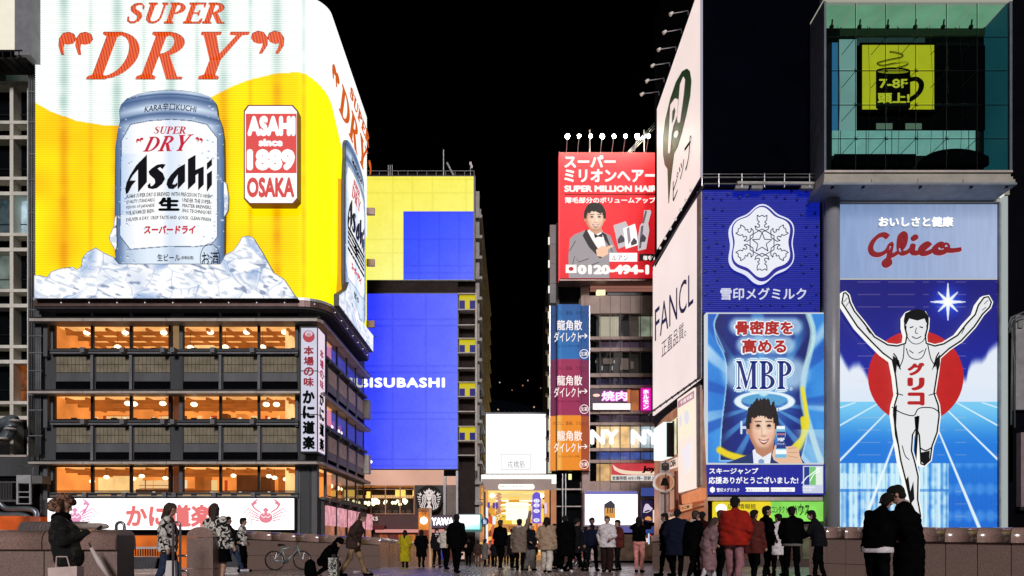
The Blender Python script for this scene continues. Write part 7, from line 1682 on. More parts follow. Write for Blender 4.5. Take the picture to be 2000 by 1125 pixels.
# ---------------------------------------------------------------- runner sign
def runner():
    t = thing("runner_sign", "giant lit sign of a runner with raised arms before a red sun", "sign", W(1790, 1060, KR))
    k = KR; p = FP(k)
    fb("case", 1634, 388, 1947, 1060, k, 1, PM("sign_case_grey", (.12, .12, .13), .5), t, -.1)
    WF = EM('#dcdcd8', .85)
    fb("frame", 1603, 385.5, 1950, 390.5, k, .7, EM('#f0f0e8', .9), t, .5); fb("frame_inner", 1607, 391, 1947, 399, k, .5, PM("canopy_metal", (.42, .4, .34), .6, 0, .2, .8, .1), t, .3)
    fb("frame", 1949.5, 391, 1957, 1075, k, .6, EM('#b8c0c0', .75), t, .5); fb("frame_inner", 1945.5, 400, 1949, 1075, k, .5, PM("frame_inner_grey", (.25, .28, .3), .5), t, .3)
    def topc(X, Y): return np.clip(mix(const('#90a8d4', X), const('#aebfe2', X), np.clip((X-1635)/310, 0, 1))+(vnoise(X*4, Y*.3, 12, 3)-.5)[..., None]*.05-(sm(440, 400, Y)*.08)[..., None], 0, 1)
    raster("top_panel", mapK(k, .12), 1635, 401, 1945, 545, 80, 40, topc, ATTR(.88, name="poster_print"), t)
    fb("panel_line", 1635, 545.5, 1945, 547, k, .05, WF, t, .13)
    text("small_lettering", "おいしさと健康", (1716, 423, 1862, 443), p, EM('#ffffff', 1.15), t, .4, .045, 0, .15); text("small_lettering_shadow", "おいしさと健康", (1715, 425, 1861, 445), p, PM("letter_shadow", (.2, .22, .26), .5), t, .2, .03, 0, .05)  # grey offset copy painted as the cast shadow of the letters
    G = [ (stroke(spline([(1736, 462), (1728, 457), (1717, 460), (1706, 471), (1702, 484), (1707, 494), (1720, 496), (1734, 488), (1742, 475), (1740, 490), (1737, 505), (1734, 515)], 5), 7.5)),
          ell(1734, 512, 9, 9, 18), stroke(spline([(1738, 500), (1752, 494), (1766, 480), (1770, 462), (1766, 455), (1760, 460), (1758, 480), (1762, 492), (1772, 492), (1782, 484), (1785, 476)], 5), 7.5),
          stroke(spline([(1785, 478), (1784, 490), (1792, 493), (1802, 489), (1812, 480)], 5), 7.5), ell(1788, 463, 6, 5.5, 14),
          stroke(spline([(1818, 480), (1812, 475), (1803, 480), (1800, 489), (1807, 494), (1820, 490), (1830, 482)], 5), 8),
          stroke(spline([(1846, 480), (1838, 476), (1829, 482), (1830, 490), (1840, 492), (1850, 488), (1851, 480), (1846, 477)], 5), 9), stroke(spline([(1850, 487), (1862, 488), (1878, 486)], 4), 7)]
    for i, g in enumerate(G):
        q = poly("script_letter", [g], p, EM('#981018', .75), t, .5+.003*i, .2); 
        poly("script_edge", [[(x-1.5+.0, y+2.2) for x, y in g]], p, EM('#f0c8d0', .85), t, .26+.003*i, .08)
    def bg(X, Y):
        c = mix(const('#040878', X), const('#0a20a0', X), sm(560, 760, Y))
        cloud = 790-np.interp(X, [1635, 1643, 1650, 1656, 1665, 1676, 1684, 1692, 1885, 1889, 1895, 1903, 1915, 1922, 1928, 1936, 1946], [104, 92, 78, 70, 77, 79, 70, 54, 50, 70, 82, 86, 86, 92, 104, 112, 118])
        c = mix(c, const('#e4ecf8', X), sm(-10, 12, Y-cloud)); c = mix(c, const('#cfe4f6', X), .4*sm(740, 785, Y))
        tr = mix(const('#78ccf4', X), const('#1478dc', X), sm(785, 880, Y)); tr = mix(tr, const('#0858cc', X), sm(880, 1000, Y)*.5)
        # window reflections in the glossy lower part
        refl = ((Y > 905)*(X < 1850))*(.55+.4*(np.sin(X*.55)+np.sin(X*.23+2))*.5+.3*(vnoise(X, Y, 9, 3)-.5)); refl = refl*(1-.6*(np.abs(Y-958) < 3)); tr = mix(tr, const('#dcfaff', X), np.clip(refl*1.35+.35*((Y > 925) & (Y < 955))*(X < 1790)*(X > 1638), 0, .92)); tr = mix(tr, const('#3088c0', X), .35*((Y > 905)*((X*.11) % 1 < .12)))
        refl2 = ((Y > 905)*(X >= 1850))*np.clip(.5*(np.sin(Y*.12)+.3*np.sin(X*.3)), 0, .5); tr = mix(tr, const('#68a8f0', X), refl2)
        c = np.where((Y > 785)[..., None], tr, c)
        vx, vy = 1790, 745
        for e in (-2.9, -1.75, -.98, -.38, .42, 1.02, 1.8, 3.0):
            d = np.abs((X-vx)-(Y-vy)*e)/math.hypot(1, e); c = mix(c, const('#ecfaff', X), (Y > 787)*(1-sm(.6, 1.6, d/(.35+(Y-785)/110+.5)))*.95)
        # star
        dx, dy = X-1849, Y-591; r = np.hypot(dx, dy); c = mix(c, const('#2c60f8', X), np.exp(-(r/26)**2)*.95); 
        for a, L in ((0, 34), (90, 36), (45, 27), (135, 27)):
            ca, sa = math.cos(math.radians(a)), math.sin(math.radians(a)); al = np.abs(dx*ca+dy*sa); ac = np.abs(-dx*sa+dy*ca)
            c = mix(c, const('#f0f8ff', X), np.clip(1-sm(.2, 1.4, ac-(3.6*(1-al/L))), 0, 1)*(al < L))
        c = mix(c, const('#ffffff', X), 1-sm(5, 9, r))
        ln = ((Y % 24) < .9)*(vnoise(X, Y*0, 14, 5) > .62)*.35; c = mix(c, const('#f0c8c0', X), ln)
        return np.clip(c, 0, 1)
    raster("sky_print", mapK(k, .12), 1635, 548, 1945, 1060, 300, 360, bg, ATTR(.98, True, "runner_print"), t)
    poly("red_sun", [ell(1789, 736, 93, 91, 48)], p, EM('#cc1414', .85, var=.06), t, .2, .05)
    # plain generic runner cut-out: dark edge, white body, clothes lines
    OUT = [(1645, 570), (1652, 568), (1660, 575), (1664, 590), (1672, 606), (1690, 628), (1710, 655), (1735, 670), (1752, 672), (1766, 668), (1768, 655), (1764, 640), (1764, 620), (1772, 608), (1790, 604), (1808, 608), (1816, 622), (1815, 642), (1811, 656), (1812, 668), (1826, 672), (1842, 668), (1868, 652), (1885, 630), (1902, 612), (1908, 594), (1920, 578), (1932, 576), (1940, 590), (1936, 602), (1922, 616), (1906, 640), (1880, 668), (1856, 684), (1838, 700), (1834, 730), (1828, 768), (1836, 790), (1838, 812), (1834, 845), (1824, 872), (1820, 900), (1806, 912), (1796, 908), (1794, 880), (1792, 850), (1790, 838), (1786, 850), (1784, 880), (1790, 900), (1797, 930), (1796, 975), (1802, 1010), (1795, 1018), (1776, 1014), (1776, 985), (1766, 940), (1756, 900), (1748, 850), (1742, 810), (1744, 790), (1750, 770), (1746, 735), (1740, 705), (1722, 692), (1700, 670), (1672, 640), (1655, 614), (1641, 592)]
    poly("runner_edge", [OUT], p, EM('#fbfbf6', .98), t, .5, .28)
    def shr(pts, d):
        n = len(pts); r = []
        for i in range(n):
            a, b, c_ = Vector(pts[i-1]), Vector(pts[i]), Vector(pts[(i+1) % n]); e = ((b-a).normalized()+(c_-b).normalized()); 
            if e.length < .2: e = Vector((1, 0))
            e.normalize(); r.append((b.x-e.y*d, b.y+e.x*d))
        return r
    poly("runner_outline", [shr(OUT, 2.2)], p, PM("outline_black", (.01, .01, .012), .5), t, .53, .02); poly("runner_body", [shr(OUT, 5.4)], p, EM('#eceef0', .93), t, .55, .02)
    INK = PM("outline_black", (.01, .01, .012), .5); I = []
    I.append([(1765, 628), (1768, 612), (1780, 606), (1792, 603), (1806, 607), (1814, 618), (1814, 634), (1809, 630), (1806, 622), (1792, 626), (1776, 622), (1770, 634)])
    for pts, w in (([(1770, 636), (1770, 652), (1778, 667), (1790, 672), (1803, 666), (1810, 650), (1810, 634)], 1.4), ([(1777, 640), (1784, 638)], 2.2), ([(1796, 638), (1803, 640)], 2.2), ([(1790, 640), (1788, 650), (1793, 651)], 1.4), ([(1781, 657), (1790, 661), (1799, 657)], 1.8),
                   ([(1766, 672), (1764, 700), (1756, 720)], 1.8), ([(1812, 672), (1818, 700), (1828, 716)], 1.8), ([(1770, 680), (1776, 696), (1790, 702), (1802, 697), (1809, 680)], 1.6), ([(1742, 795), (1760, 806), (1784, 812), (1792, 800), (1802, 796), (1822, 797), (1836, 806)], 2),
                   ([(1745, 690), (1752, 700), (1754, 716)], 2.4), ([(1834, 688), (1828, 700), (1826, 716)], 2.4), ([(1792, 812), (1790, 838)], 3), ([(1692, 640), (1700, 652)], 1.4), ([(1884, 640), (1878, 652)], 1.4), ([(1750, 768), (1764, 772)], 1.8), ([(1828, 768), (1814, 772)], 1.8), ([(1776, 684), (1784, 690)], 1.6), ([(1804, 684), (1794, 690)], 1.6),
                   ([(1648, 590), (1655, 582)], 1.2), ([(1652, 598), (1660, 588)], 1.2), ([(1930, 586), (1922, 594)], 1.2), ([(1926, 600), (1918, 606)], 1.2), ([(1796, 874), (1808, 880), (1820, 874)], 2.4), ([(1762, 870), (1768, 890), (1776, 898)], 1.6)):
        I.append(stroke(spline(pts, 3), w))
    I += [[(1744, 694), (1756, 704), (1760, 724), (1752, 712), (1750, 730), (1744, 712)], [(1836, 692), (1826, 704), (1820, 724), (1828, 712), (1831, 730), (1836, 712)], [(1744, 800), (1752, 790), (1750, 840), (1756, 880), (1748, 850)], [(1786, 814), (1796, 812), (1793, 850), (1790, 900), (1786, 880), (1788, 840)], [(1768, 940), (1774, 930), (1778, 960), (1784, 940), (1786, 975), (1778, 985)]]
    I.append([(1798, 884), (1816, 880), (1815, 900), (1806, 908), (1798, 900)])
    for g in I: poly("ink_line", [g], p, INK, t, .57, .01)
    text("vest_lettering", "グリコ", (1772, 708, 1806, 792), p, EM('#c01418', .85), t, .59, .07, vert=True)
runner()
# ---------------------------------------------------------------- granite parapets
def granite(name, rgb, rough):
    m = PM(name, rgb, rough, 0, .5, 70, .06, .5, coat=1.0 if rough < .3 else .4); m.node_tree.nodes['Principled BSDF'].inputs['Coat Roughness'].default_value = .12; return m
GR1 = granite("speckled_granite", (.24, .165, .14), .4); GR2 = granite("polished_granite_cap", (.32, .21, .175), .2)
def parapet(name, label, A, B, ztop, nsl, blk=.26, th=.45, base=-.2, capr=.16, rows=2, endcap=False):
    """A, B: plan points of the walkway face (x,y); ztop: (zA,zB)"""
    A = Vector((A[0], A[1])); B = Vector((B[0], B[1])); d = B-A; L = d.length; d.normalize(); n = Vector((d.y, -d.x))
    if n.dot(-(A+B)/2) < 0: n = -n       # face the walkway
    t = thing(name, label, "parapet", ((A.x+B.x)/2, (A.y+B.y)/2, base))
    lerpz = lambda s: ztop[0]+(ztop[1]-ztop[0])*s/L
    def pt(s, o, z): q = A+d*s+n*o; return (q.x, q.y, z)
    mobj("core", [pt(0, -.02, base), pt(L, -.02, base), pt(L, -th+.02, base), pt(0, -th+.02, base), pt(0, -.02, lerpz(0)-.06), pt(L, -.02, lerpz(L)-.06), pt(L, -th+.02, lerpz(L)-.06), pt(0, -th+.02, lerpz(0)-.06)],
         [(0, 1, 2, 3), (4, 7, 6, 5), (0, 4, 5, 1), (1, 5, 6, 2), (2, 6, 7, 3), (3, 7, 4, 0)], FRAMEB, t)
    g = .006
    for i in range(nsl):
        s0, s1 = L*i/nsl+g, L*(i+1)/nsl-g; cb0, cb1 = lerpz(s0)-blk, lerpz(s1)-blk
        # slabs
        for r in range(rows):
            f0, f1 = r/rows, (r+1)/rows; z = lambda c, f: base+(c-base)*f
            h0 = .62 if rows == 2 else 0
            a0, a1 = (z(cb0, f0)+g, z(cb0, f1)-g); b0, b1 = (z(cb1, f0)+g, z(cb1, f1)-g)
            v = [pt(s0, .0, a0), pt(s1, .0, b0), pt(s1, .0, b1), pt(s0, .0, a1), pt(s0, -.03, a0), pt(s1, -.03, b0), pt(s1, -.03, b1), pt(s0, -.03, a1)]
            mobj("granite_slab", v, [(0, 1, 2, 3), (0, 4, 5, 1), (1, 5, 6, 2), (2, 6, 7, 3), (3, 7, 4, 0)], GR1, t)
        # rounded cap block
        prof = [(.05, 0), (.05, .012)]+[(.05-capr+capr*math.cos(a), blk-capr+capr*math.sin(a)) for a in np.linspace(0, math.pi/2, 9)]+[(-th-.05+capr-capr*math.sin(a), blk-capr+capr*math.cos(a)) for a in np.linspace(0, math.pi/2, 7)]+[(-th-.05, 0)]
        m = len(prof); v = [pt(s0, o, cb0+z) for o, z in prof]+[pt(s1, o, cb1+z) for o, z in prof]
        f = [tuple(range(m)), tuple(range(m, 2*m))[::-1]]+[(i_, (i_+1) % m, m+(i_+1) % m, m+i_) for i_ in range(m)]
        o = mobj("cap_stone", v, f, GR2, t)
        for pz in o.data.polygons: pz.use_smooth = len(pz.vertices) == 4
    return t
KP = .0063
parapet("granite_parapet", "near left granite parapet block the hooded person leans on", (X_(-60, KP), KP*F-.0), (X_(203, .0062), .0062*F+.3), (1.175, 1.168), 2, .245, .5)
parapet("granite_parapet", "low granite wall behind the leaning bicycle on the left", (X_(478, .0182), .0182*F), (X_(742, .0215), .0215*F), (1.47, 1.26), 6, .3, .4, base=.0, rows=2)
parapet("granite_parapet", "near right granite parapet with copper reflections, right of the embracing couple", (X_(1788, .0086), .0086*F), (X_(2120, .0074), .0074*F), (1.275, 1.237), 5, .24, .5)
parapet("granite_parapet", "farther right granite parapet between the crowd and the embracing couple", (X_(1580, .0139), .0139*F), (X_(1815, .0122), .0122*F), (1.46, 1.40), 6, .3, .45)
parapet("granite_parapet", "dark granite wall end behind the blurred crowd on the right", (X_(1274, .0195), .0195*F), (X_(1420, .017), .017*F), (1.34, 1.36), 4, .25, .4, base=.0)
# round topped post block
t = thing("granite_post", "free-standing granite post with a rounded top left of the woman in the patterned fleece", "post", (X_(389, .0093), .0093*F, 0))
kp_ = .0093; x0, x1 = X_(364, kp_), X_(416, kp_); y = kp_*F; zt = Z_(1029, kp_); r = (x1-x0)/2
pr_ = [(x0, Z_(1049, kp_))]+[((x0+x1)/2-r*math.cos(a), Z_(1049, kp_)+(zt-Z_(1049, kp_))*math.sin(a)) for a in np.linspace(.12, math.pi-.12, 12)]+[(x1, Z_(1049, kp_))]
v = [(a, y, b) for a, b in pr_]+[(a, y+.5, b) for a, b in pr_]; m = len(pr_)
mobj("cap_stone", v, [tuple(range(m))[::-1], tuple(range(m, 2*m))]+[(i, (i+1) % m, m+(i+1) % m, m+i) for i in range(m)], GR2, t)
box("granite_slab", x0+.005, x1-.005, y+.005, y+.5, .55, Z_(1049.8, kp_), GR1, t); box("granite_slab", x0+.005, x1-.005, y+.005, y+.5, 0, .54, GR1, t)
# steel hoop rails
for i, (px, w, kk, y1, lb) in enumerate(((235, 16, .0072, 1013, "tall steel hoop rail standing alone near the left parapet"), (345, 14, .0085, 1014, "steel hoop rail in front of the woman with the white bag"))):
    t = thing("hoop_rail", lb, "railing", (X_(px, kk), kk*F, 0)); a = w*kk/2; cx_ = X_(px, kk); zt = Z_(y1, kk)-.05
    P_ = [(cx_-a, kk*F, 0), (cx_-a, kk*F, zt-a)]+[(cx_-a*math.cos(q), kk*F, zt-a+a*math.sin(q)) for q in np.linspace(.2, math.pi-.2, 9)]+[(cx_+a, kk*F, zt-a), (cx_+a, kk*F, 0)]
    mb = MB(); mb.tube(P_, .02, 10); mb.build("hoop", PM("mauve_steel", (.32, .28, .31), .3, .7, .15, 3, .05), t, True)
    if i == 0:
        for k_ in range(7): box("rail_chain_link", cx_-.02, cx_+.02, kk*F-.01, kk*F+.01, .55+k_*.09, .62+k_*.09, STEEL, t)
t = thing("bar_rail", "two horizontal steel bars between the hoop rail and the granite post", "railing", (X_(355, .0093), .0093*F, 0))
for z in (.78, .5, .2): mb = MB(); mb.tube([(X_(338, .0093), .0093*F+.2, z), (X_(366, .0093), .0093*F+.2, z)], .02, 8); mb.build("bar", STEEL, t, True)
# ribbed awning roofs by the river
KB = .024
def ribbed(name, label, px0, px1, ytop, ybot, k, n, mat, seam, curve=.4):
    t = thing(name, label, "awning", W((px0+px1)/2, ybot, k))
    for i in range(n):
        a = px0+(px1-px0)*i/n; b = px0+(px1-px0)*(i+.93)/n; v = []; f = []; m = 8
        for j in range(m+1):
            q = j/m*math.pi/2; yy = ybot+(ytop-ybot)*math.sin(q); dy = (1-math.cos(q))*curve
            v += [(X_(a, k), k*F+dy, Z_(yy, k)), (X_(b, k), k*F+dy, Z_(yy, k))]
        v += [(p[0], p[1]+.04, p[2]-.03) for p in v]
        for j in range(m): f += [(2*j, 2*j+1, 2*j+3, 2*j+2)]; f += [(2*j, 2*j+2, 2*j+2+2*(m+1), 2*j+2*(m+1)), (2*j+1, 2*j+3, 2*j+3+2*(m+1), 2*j+1+2*(m+1))]
        mobj("roof_rib", v, f, mat, t, True)
    fb("roof_backing", px0, ytop+3, px1, ybot, k, .1, FRAMEB, t, -curve-.06)
    return t
ribbed("ribbed_awning", "silver ribbed curved awning by the river seen through the gap in the parapet", 205, 302, 1087, 1122, .021, 15, PM("silver_rib", (.6, .6, .66), .25, .8, .15, 2, .05), None)
ribbed("boat_roof", "grey ribbed boat-shaped roof just above the left parapet", 34, 165, 1018, 1040, .024, 17, PM("taupe_rib", (.22, .18, .18), .5, 0, .2, 2, .1), None)
t = thing("lifeboat_canopy", "rounded beige canopy nose beside the ribbed roof", "canopy", W(180, 1035, .0235)); mb = MB(); mb.tube([W(150, 1028, .0236), W(170, 1028, .0236), W(195, 1028, .0236), W(208, 1028, .0236), W(213, 1029, .0236)], [.14, .15, .15, .11, .03], 12); mb.build("canopy_shell", PM("beige_shell", (.35, .28, .24), .5), t, True); fb("canopy_base", 150, 1034, 205, 1042, .0238, .6, LEDGE, t)
t = thing("river_handrail", "white river walk handrail behind the ribbed awning", "railing", W(250, 1075, .0235)); fb("rail", 205, 1068, 330, 1072, .0235, .1, PM("rail_white", (.6, .6, .62), .4), t); 
for i in range(26): fb("baluster", 206+i*4.8, 1072, 207.2+i*4.8, 1086, .0235, .05, FRAMEB, t)
# metal parapet further on
t = thing("steel_parapet", "polished steel panel railing running down to the shops behind the yellow coat", "railing", (-5.1, 38, -.3))
a = Vector((X_(741, .0216), .0216*F)); b = Vector((X_(862, .034), .034*F))
RS = PM("mirror_panel", (.6, .55, .58), .16, .95, .3, 1.2, .5, streak=True)
for i in range(9):
    p, q = a.lerp(b, i/9+.003), a.lerp(b, (i+1)/9-.003); z0, z1 = gz(p.y), gz(q.y); zt0, zt1 = 1.13-.045*i, 1.13-.045*(i+1)
    mobj("steel_panel", [(p.x, p.y, z0), (q.x, q.y, z1), (q.x, q.y, zt1), (p.x, p.y, zt0), (p.x-.08, p.y, z0), (q.x-.08, q.y, z1), (q.x-.08, q.y, zt1), (p.x-.08, p.y, zt0)], [(0, 1, 2, 3), (4, 7, 6, 5), (0, 3, 7, 4), (1, 5, 6, 2)], RS, t)
    mb = MB(); mb.tube([(p.x+.02, p.y, zt0+.05), (q.x+.02, q.y, zt1+.05)], .09, 8); mb.build("handrail", PM("rail_bright", (.8, .76, .78), .25, .6), t, True)
# glowing timber pillar lantern
t = thing("pillar_lantern", "tall glowing timber pillar with a bright light near its top by the coffee shop", "street lamp", (X_(829, .03), .03*F, -.4))
kk = .03
fb("pillar", 817, 992, 838, 1110, kk, .5, PM("timber_pillar", (.3, .12, .04), .5), t); fb("lit_shaft", 818, 1000, 837, 1035, kk, .02, EM('#f08820', .95, var=.3, vscale=2), t, .03)
mb = MB(); mb.ball(W(829, 1017, kk)-Vector((0, .3, 0)), .2, 12, 8); mb.build("lamp", EM('#fff8e0', 8, True), t, True); fb("lower_shaft", 818, 1036, 837, 1060, kk, .02, EM('#a03c10', .5, var=.4, vscale=2), t, .03); fb("edge_post", 838.5, 992, 842, 1108, kk, .3, EM('#e0b090', .6), t, .05)
text("shaft_lettering", "戎橋", (823, 996, 833, 1006), FP(kk), EM('#a05010', .6), t, .05, .02, 0, .01)
# round pedestrian sign
t = thing("pedestrian_sign", "round blue sign with two white walking figures on a pole", "road sign", (X_(947, .036), .036*F, -.45)); kk = .036; P7 = FP(kk)
mb = MB(); mb.tube([W(947, 960, kk)+Vector((0, .08, 0)), W(947, 1102, kk)+Vector((0, .08, 0))], .05, 8); mb.build("pole", PM("pole_dark", (.05, .03, .03), .5), t)
poly("disc", [ell(947, 1018, 7.6, 7.6, 28)], P7, EM('#103c78', .7), t, .06, .04); poly("figures", [ell(945.3, 1013.5, 1, 1.2, 8), [(943.8, 1015), (946.6, 1015), (946.8, 1019), (946.5, 1023.5), (944.2, 1023.5), (944, 1019)], ell(948.8, 1016, .8, 1, 8), [(947.6, 1017.4), (950, 1017.4), (949.8, 1023.5), (947.9, 1023.5)]], P7, EM('#d8e8f8', .9), t, .09, .02)
# bicycles
def bike(label, px, py, k, scale=1, hue="8ca8a8", rot=0):
    c = W(px, py, k); t = thing("bicycle", label, "bicycle", (c.x, c.y, gz(c.y))); M = Matrix.Translation((c.x, c.y, gz(c.y))) @ Matrix.Rotation(rot, 4, 'Z') @ Matrix.Rotation(math.radians(-9), 4, 'X')
    g = lambda x, z, y=0: tuple(M @ Vector((x, y, z))); FRM = PM("bike_frame_"+hue, tuple(lin(hx(hue))), .35, .4, .1, 3, 0); TY = PM("tyre", (.012, .012, .012), .7)
    for x in (-.5, .5):
        mb = MB(); mb.tube([g(x+.33*math.cos(q), .34+.33*math.sin(q)) for q in np.linspace(0, 2*math.pi, 25)], .018, 6, False); w = mb.build("wheel", TY, t, True)
        mb = MB()
        for j in range(10): q = j*math.pi/5; mb.tube([g(x, .34), g(x+.32*math.cos(q), .34+.32*math.sin(q))], .003, 3)
        mb.tube([g(x+.3*math.cos(q), .34+.3*math.sin(q)) for q in np.linspace(0, 2*math.pi, 25)], .01, 5, False); mb.build("spoked_rim", STEEL, w)
    mb = MB(); 
    for p, q in (((-.5, .34), (-.1, .3)), ((-.1, .3), (-.22, .8)), ((-.5, .34), (-.2, .72)), ((-.1, .3), (.36, .72)), ((-.2, .74), (.34, .82)), ((.34, .86), (.5, .34))): mb.tube([g(*p), g(*q)], .02, 7)
    mb.build("frame", FRM, t, True)
    mb = MB(); mb.tube([g(.34, .84), g(.32, .95), g(.4, .97, 0)], .013, 6); mb.tube([g(.4, .97, -.2), g(.44, .99, -.18), g(.38, .97, 0), g(.44, .99, .18), g(.4, .9, .2)], .013, 6); mb.build("handlebar", FRAMEB, t)
    mb = MB(); mb.tube([g(-.34, .88), g(-.2, .89), g(-.08, .87)], [.05, .035, .015], 7); mb.build("saddle", FRAMEB, t); mb = MB(); mb.tube([g(-.1, .3, -.1), g(-.1, .3, .1)], .07, 10); mb.build("crank", STEEL, t)
    return t
bike("pale blue road bicycle leaning on the low granite wall", 565, 1104, .0178, rot=math.radians(40))
bike("dark parked bicycle half hidden behind the man in the suit", 1135, 1100, .024, hue="803028", rot=math.radians(20)); bike("small red parked bicycle behind the black coats", 1122, 1098, .026, hue="a03028", rot=math.radians(-10))
# ---------------------------------------------------------------- the people
BLK = cloth("black", "0b0b0d"); BLK2 = cloth("washed_black", "15151a"); NVY = cloth("navy", "14182c"); BRW = cloth("brown", "3a2a24"); BGE = cloth("beige", "a89078"); CRM = cloth("cream", "d0c8bc"); YEL = cloth("mustard", "b0a010")
GRYC = cloth("grey", "6c6864"); RDC = cloth("red", "a01c0c", .85); MAR = cloth("maroon", "58201c"); PNK = cloth("pink", "e0968c"); JEAN = cloth("denim", "2c3a54"); DBR = cloth("dark_brown", "2a1c1a"); WHTC = cloth("white", "dcd4d8"); TAU = cloth("taupe", "7c6c60"); KHA = cloth("khaki", "8c7458")
def patt(name, c1, c2, scale, thr=.5):
    m, nt, o = _new("cloth_"+name); b = nt.nodes.new("ShaderNodeBsdfPrincipled"); b.inputs['Roughness'].default_value = .95; g = nt.nodes.new("ShaderNodeNewGeometry")
    n = nt.nodes.new("ShaderNodeTexNoise"); n.inputs['Scale'].default_value = scale; n.inputs['Detail'].default_value = 1.5; n.inputs['Distortion'].default_value = 1.5; cr = nt.nodes.new("ShaderNodeValToRGB"); cr.color_ramp.interpolation = 'CONSTANT'
    cr.color_ramp.elements[0].color = (*lin(hx(c1)), 1); cr.color_ramp.elements[1].position = thr; cr.color_ramp.elements[1].color = (*lin(hx(c2)), 1)
    bp = nt.nodes.new("ShaderNodeBump"); bp.inputs['Strength'].default_value = .4; bp.inputs['Distance'].default_value = .02; n3 = nt.nodes.new("ShaderNodeTexNoise"); n3.inputs['Scale'].default_value = 60
    nt.links.new(g.outputs['Position'], n3.inputs[0]); nt.links.new(n3.outputs[0], bp.inputs['Height']); nt.links.new(bp.outputs[0], b.inputs['Normal'])
    nt.links.new(g.outputs['Position'], n.inputs[0]); nt.links.new(n.outputs[0], cr.inputs[0]); nt.links.new(cr.outputs[0], b.inputs['Base Color']); nt.links.new(b.outputs[0], o.inputs[0]); return m
COW = patt("cow_fleece", "0c0c0e", "d8d4cc", 9, .49); CAMO = patt("camouflage", "0a0b0c", "2c281a", 7, .56); FLOR = patt("floral", "501818", "b89088", 12, .5); FUR = patt("brown_fur", "8a6450", "3c281e", 18, .5); LUG = patt("luggage_print", "181818", "c8c8c0", 22, .5)
CR = "people on the bridge"
# near figures
root, wd, wri, elb, hc = person("person in a fur trapper hat and camouflage jacket leaning on the left parapet", 137, .0064, 68, 1.66, ('phone', 'phone'), .1, -11, 0, 0, 22, CAMO, .78, .085, cloth("pale_pants", "302c2c"), hat=FUR, skin=SKIN, h=.012, detail=True, scarf=BLK, crouch=.12)
p = wd((Vector(wri[1])+Vector((-.08, .12, .05)))); ph = box("phone", p.x-.0, p.x+.07, p.y-.012, p.y+.0, p.z-.0, p.z+.035, FRAMEB); ph.rotation_euler = (0, math.radians(-35), 0); meta(ph, "phone held by the person in the fur hat", "phone")
t = thing("paper_bag", "pale paper shopping bag hanging in front of the person in the fur hat", "bag", (X_(160, .0062), .0062*F-.3, .3)); bx_, by_ = X_(158, .0062), .0062*F-.35
mobj("bag_body", [(bx_-.16, by_, .35), (bx_+.16, by_, .35), (bx_+.16, by_+.12, .35), (bx_-.16, by_+.12, .35), (bx_-.17, by_-.01, .72), (bx_+.17, by_-.01, .74), (bx_+.17, by_+.13, .73), (bx_-.17, by_+.13, .71)], [(0, 1, 2, 3), (0, 4, 5, 1), (1, 5, 6, 2), (2, 6, 7, 3), (3, 7, 4, 0)], PM("bag_paper", (.7, .55, .5), .7, 0, .15, 5, .3), t)
mb = MB(); mb.tube([(bx_-.08, by_, .72), (bx_-.06, by_-.02, .85), (bx_+.06, by_-.02, .85), (bx_+.08, by_, .73)], .008, 6); mb.build("handle", PM("bag_paper", (.7, .55, .5), .7), t)
t = thing("umbrella", "closed pale umbrella leaning beside the person in the fur hat", "umbrella", (X_(205, .0062), .0062*F-.1, .1)); mb = MB(); mb.tube([W(178, 1070, .0062), W(195, 1100, .0062), W(214, 1130, .0062)], [.02, .035, .02], 10); mb.build("folded_canopy", PM("umbrella_cream", (.7, .6, .56), .6), t, True); mb = MB(); mb.tube([W(174, 1060, .0062), W(178, 1070, .0062)], .01, 6); mb.build("handle", FRAMEB, t)
person("woman in a black and white patterned fleece and blue jeans walking with a white bag", 327, .0092, 75, 1.62, ('down', 'down'), .16, 2, 0, 0, 16, COW, .8, .07, JEAN, hlen=.08, hair=HAIRN, h=.014, shoes=SHOE_D)
t = thing("white_bag", "small white bag carried by the woman in blue jeans", "bag", W(330, 1110, .009)); p = W(332, 1095, .0089); mobj("bag_body", [(p.x-.09, p.y, p.z-.28), (p.x+.09, p.y, p.z-.28), (p.x+.08, p.y, p.z), (p.x-.06, p.y, p.z), (p.x-.09, p.y+.08, p.z-.28), (p.x+.09, p.y+.08, p.z-.28), (p.x+.08, p.y+.08, p.z), (p.x-.06, p.y+.08, p.z)], [(0, 1, 2, 3), (7, 6, 5, 4), (0, 4, 5, 1), (1, 5, 6, 2), (3, 2, 6, 7), (0, 3, 7, 4)], PM("bag_white", (.7, .66, .66), .5), t)
person("woman in patterned fleece, black skirt and bare legs leaning on the granite post", 428, .0096, 15, 1.63, ('back', 'down'), .05, -6, -6, -30, 0, COW, .84, .07, BLK, 'skirt', hlen=.12, hair=HAIRN, h=.014)
person("person in a dark jacket and jeans leaning on the low wall with one leg forward", 452, .0155, 60, 1.68, ('pocket', 'pocket'), .24, -10, 0, 0, 5, BLK2, .85, .07, JEAN, shoes=SHOE_W)
person("person in black trousers behind the one in jeans, looking right", 474, .0158, 80, 1.66, ('pocket', 'pocket'), .05, 0, 0, 0, 5, COW, .85, .05, BLK, shoes=SHOE_D)
person("person crouching in black with a white striped hood in front of the low wall", 634, .0128, 100, 1.6, ('phone', 'phone'), .12, 35, 0, 0, 20, BLK, .3, .07, BLK, hood=BLK, crouch=.5)
t = thing("backpack", "black backpack on the ground left of the crouching person", "backpack", (X_(606, .0128), .0128*F, gz(18))); M = Matrix.Translation((X_(606, .0128), .0128*F, gz(18)))
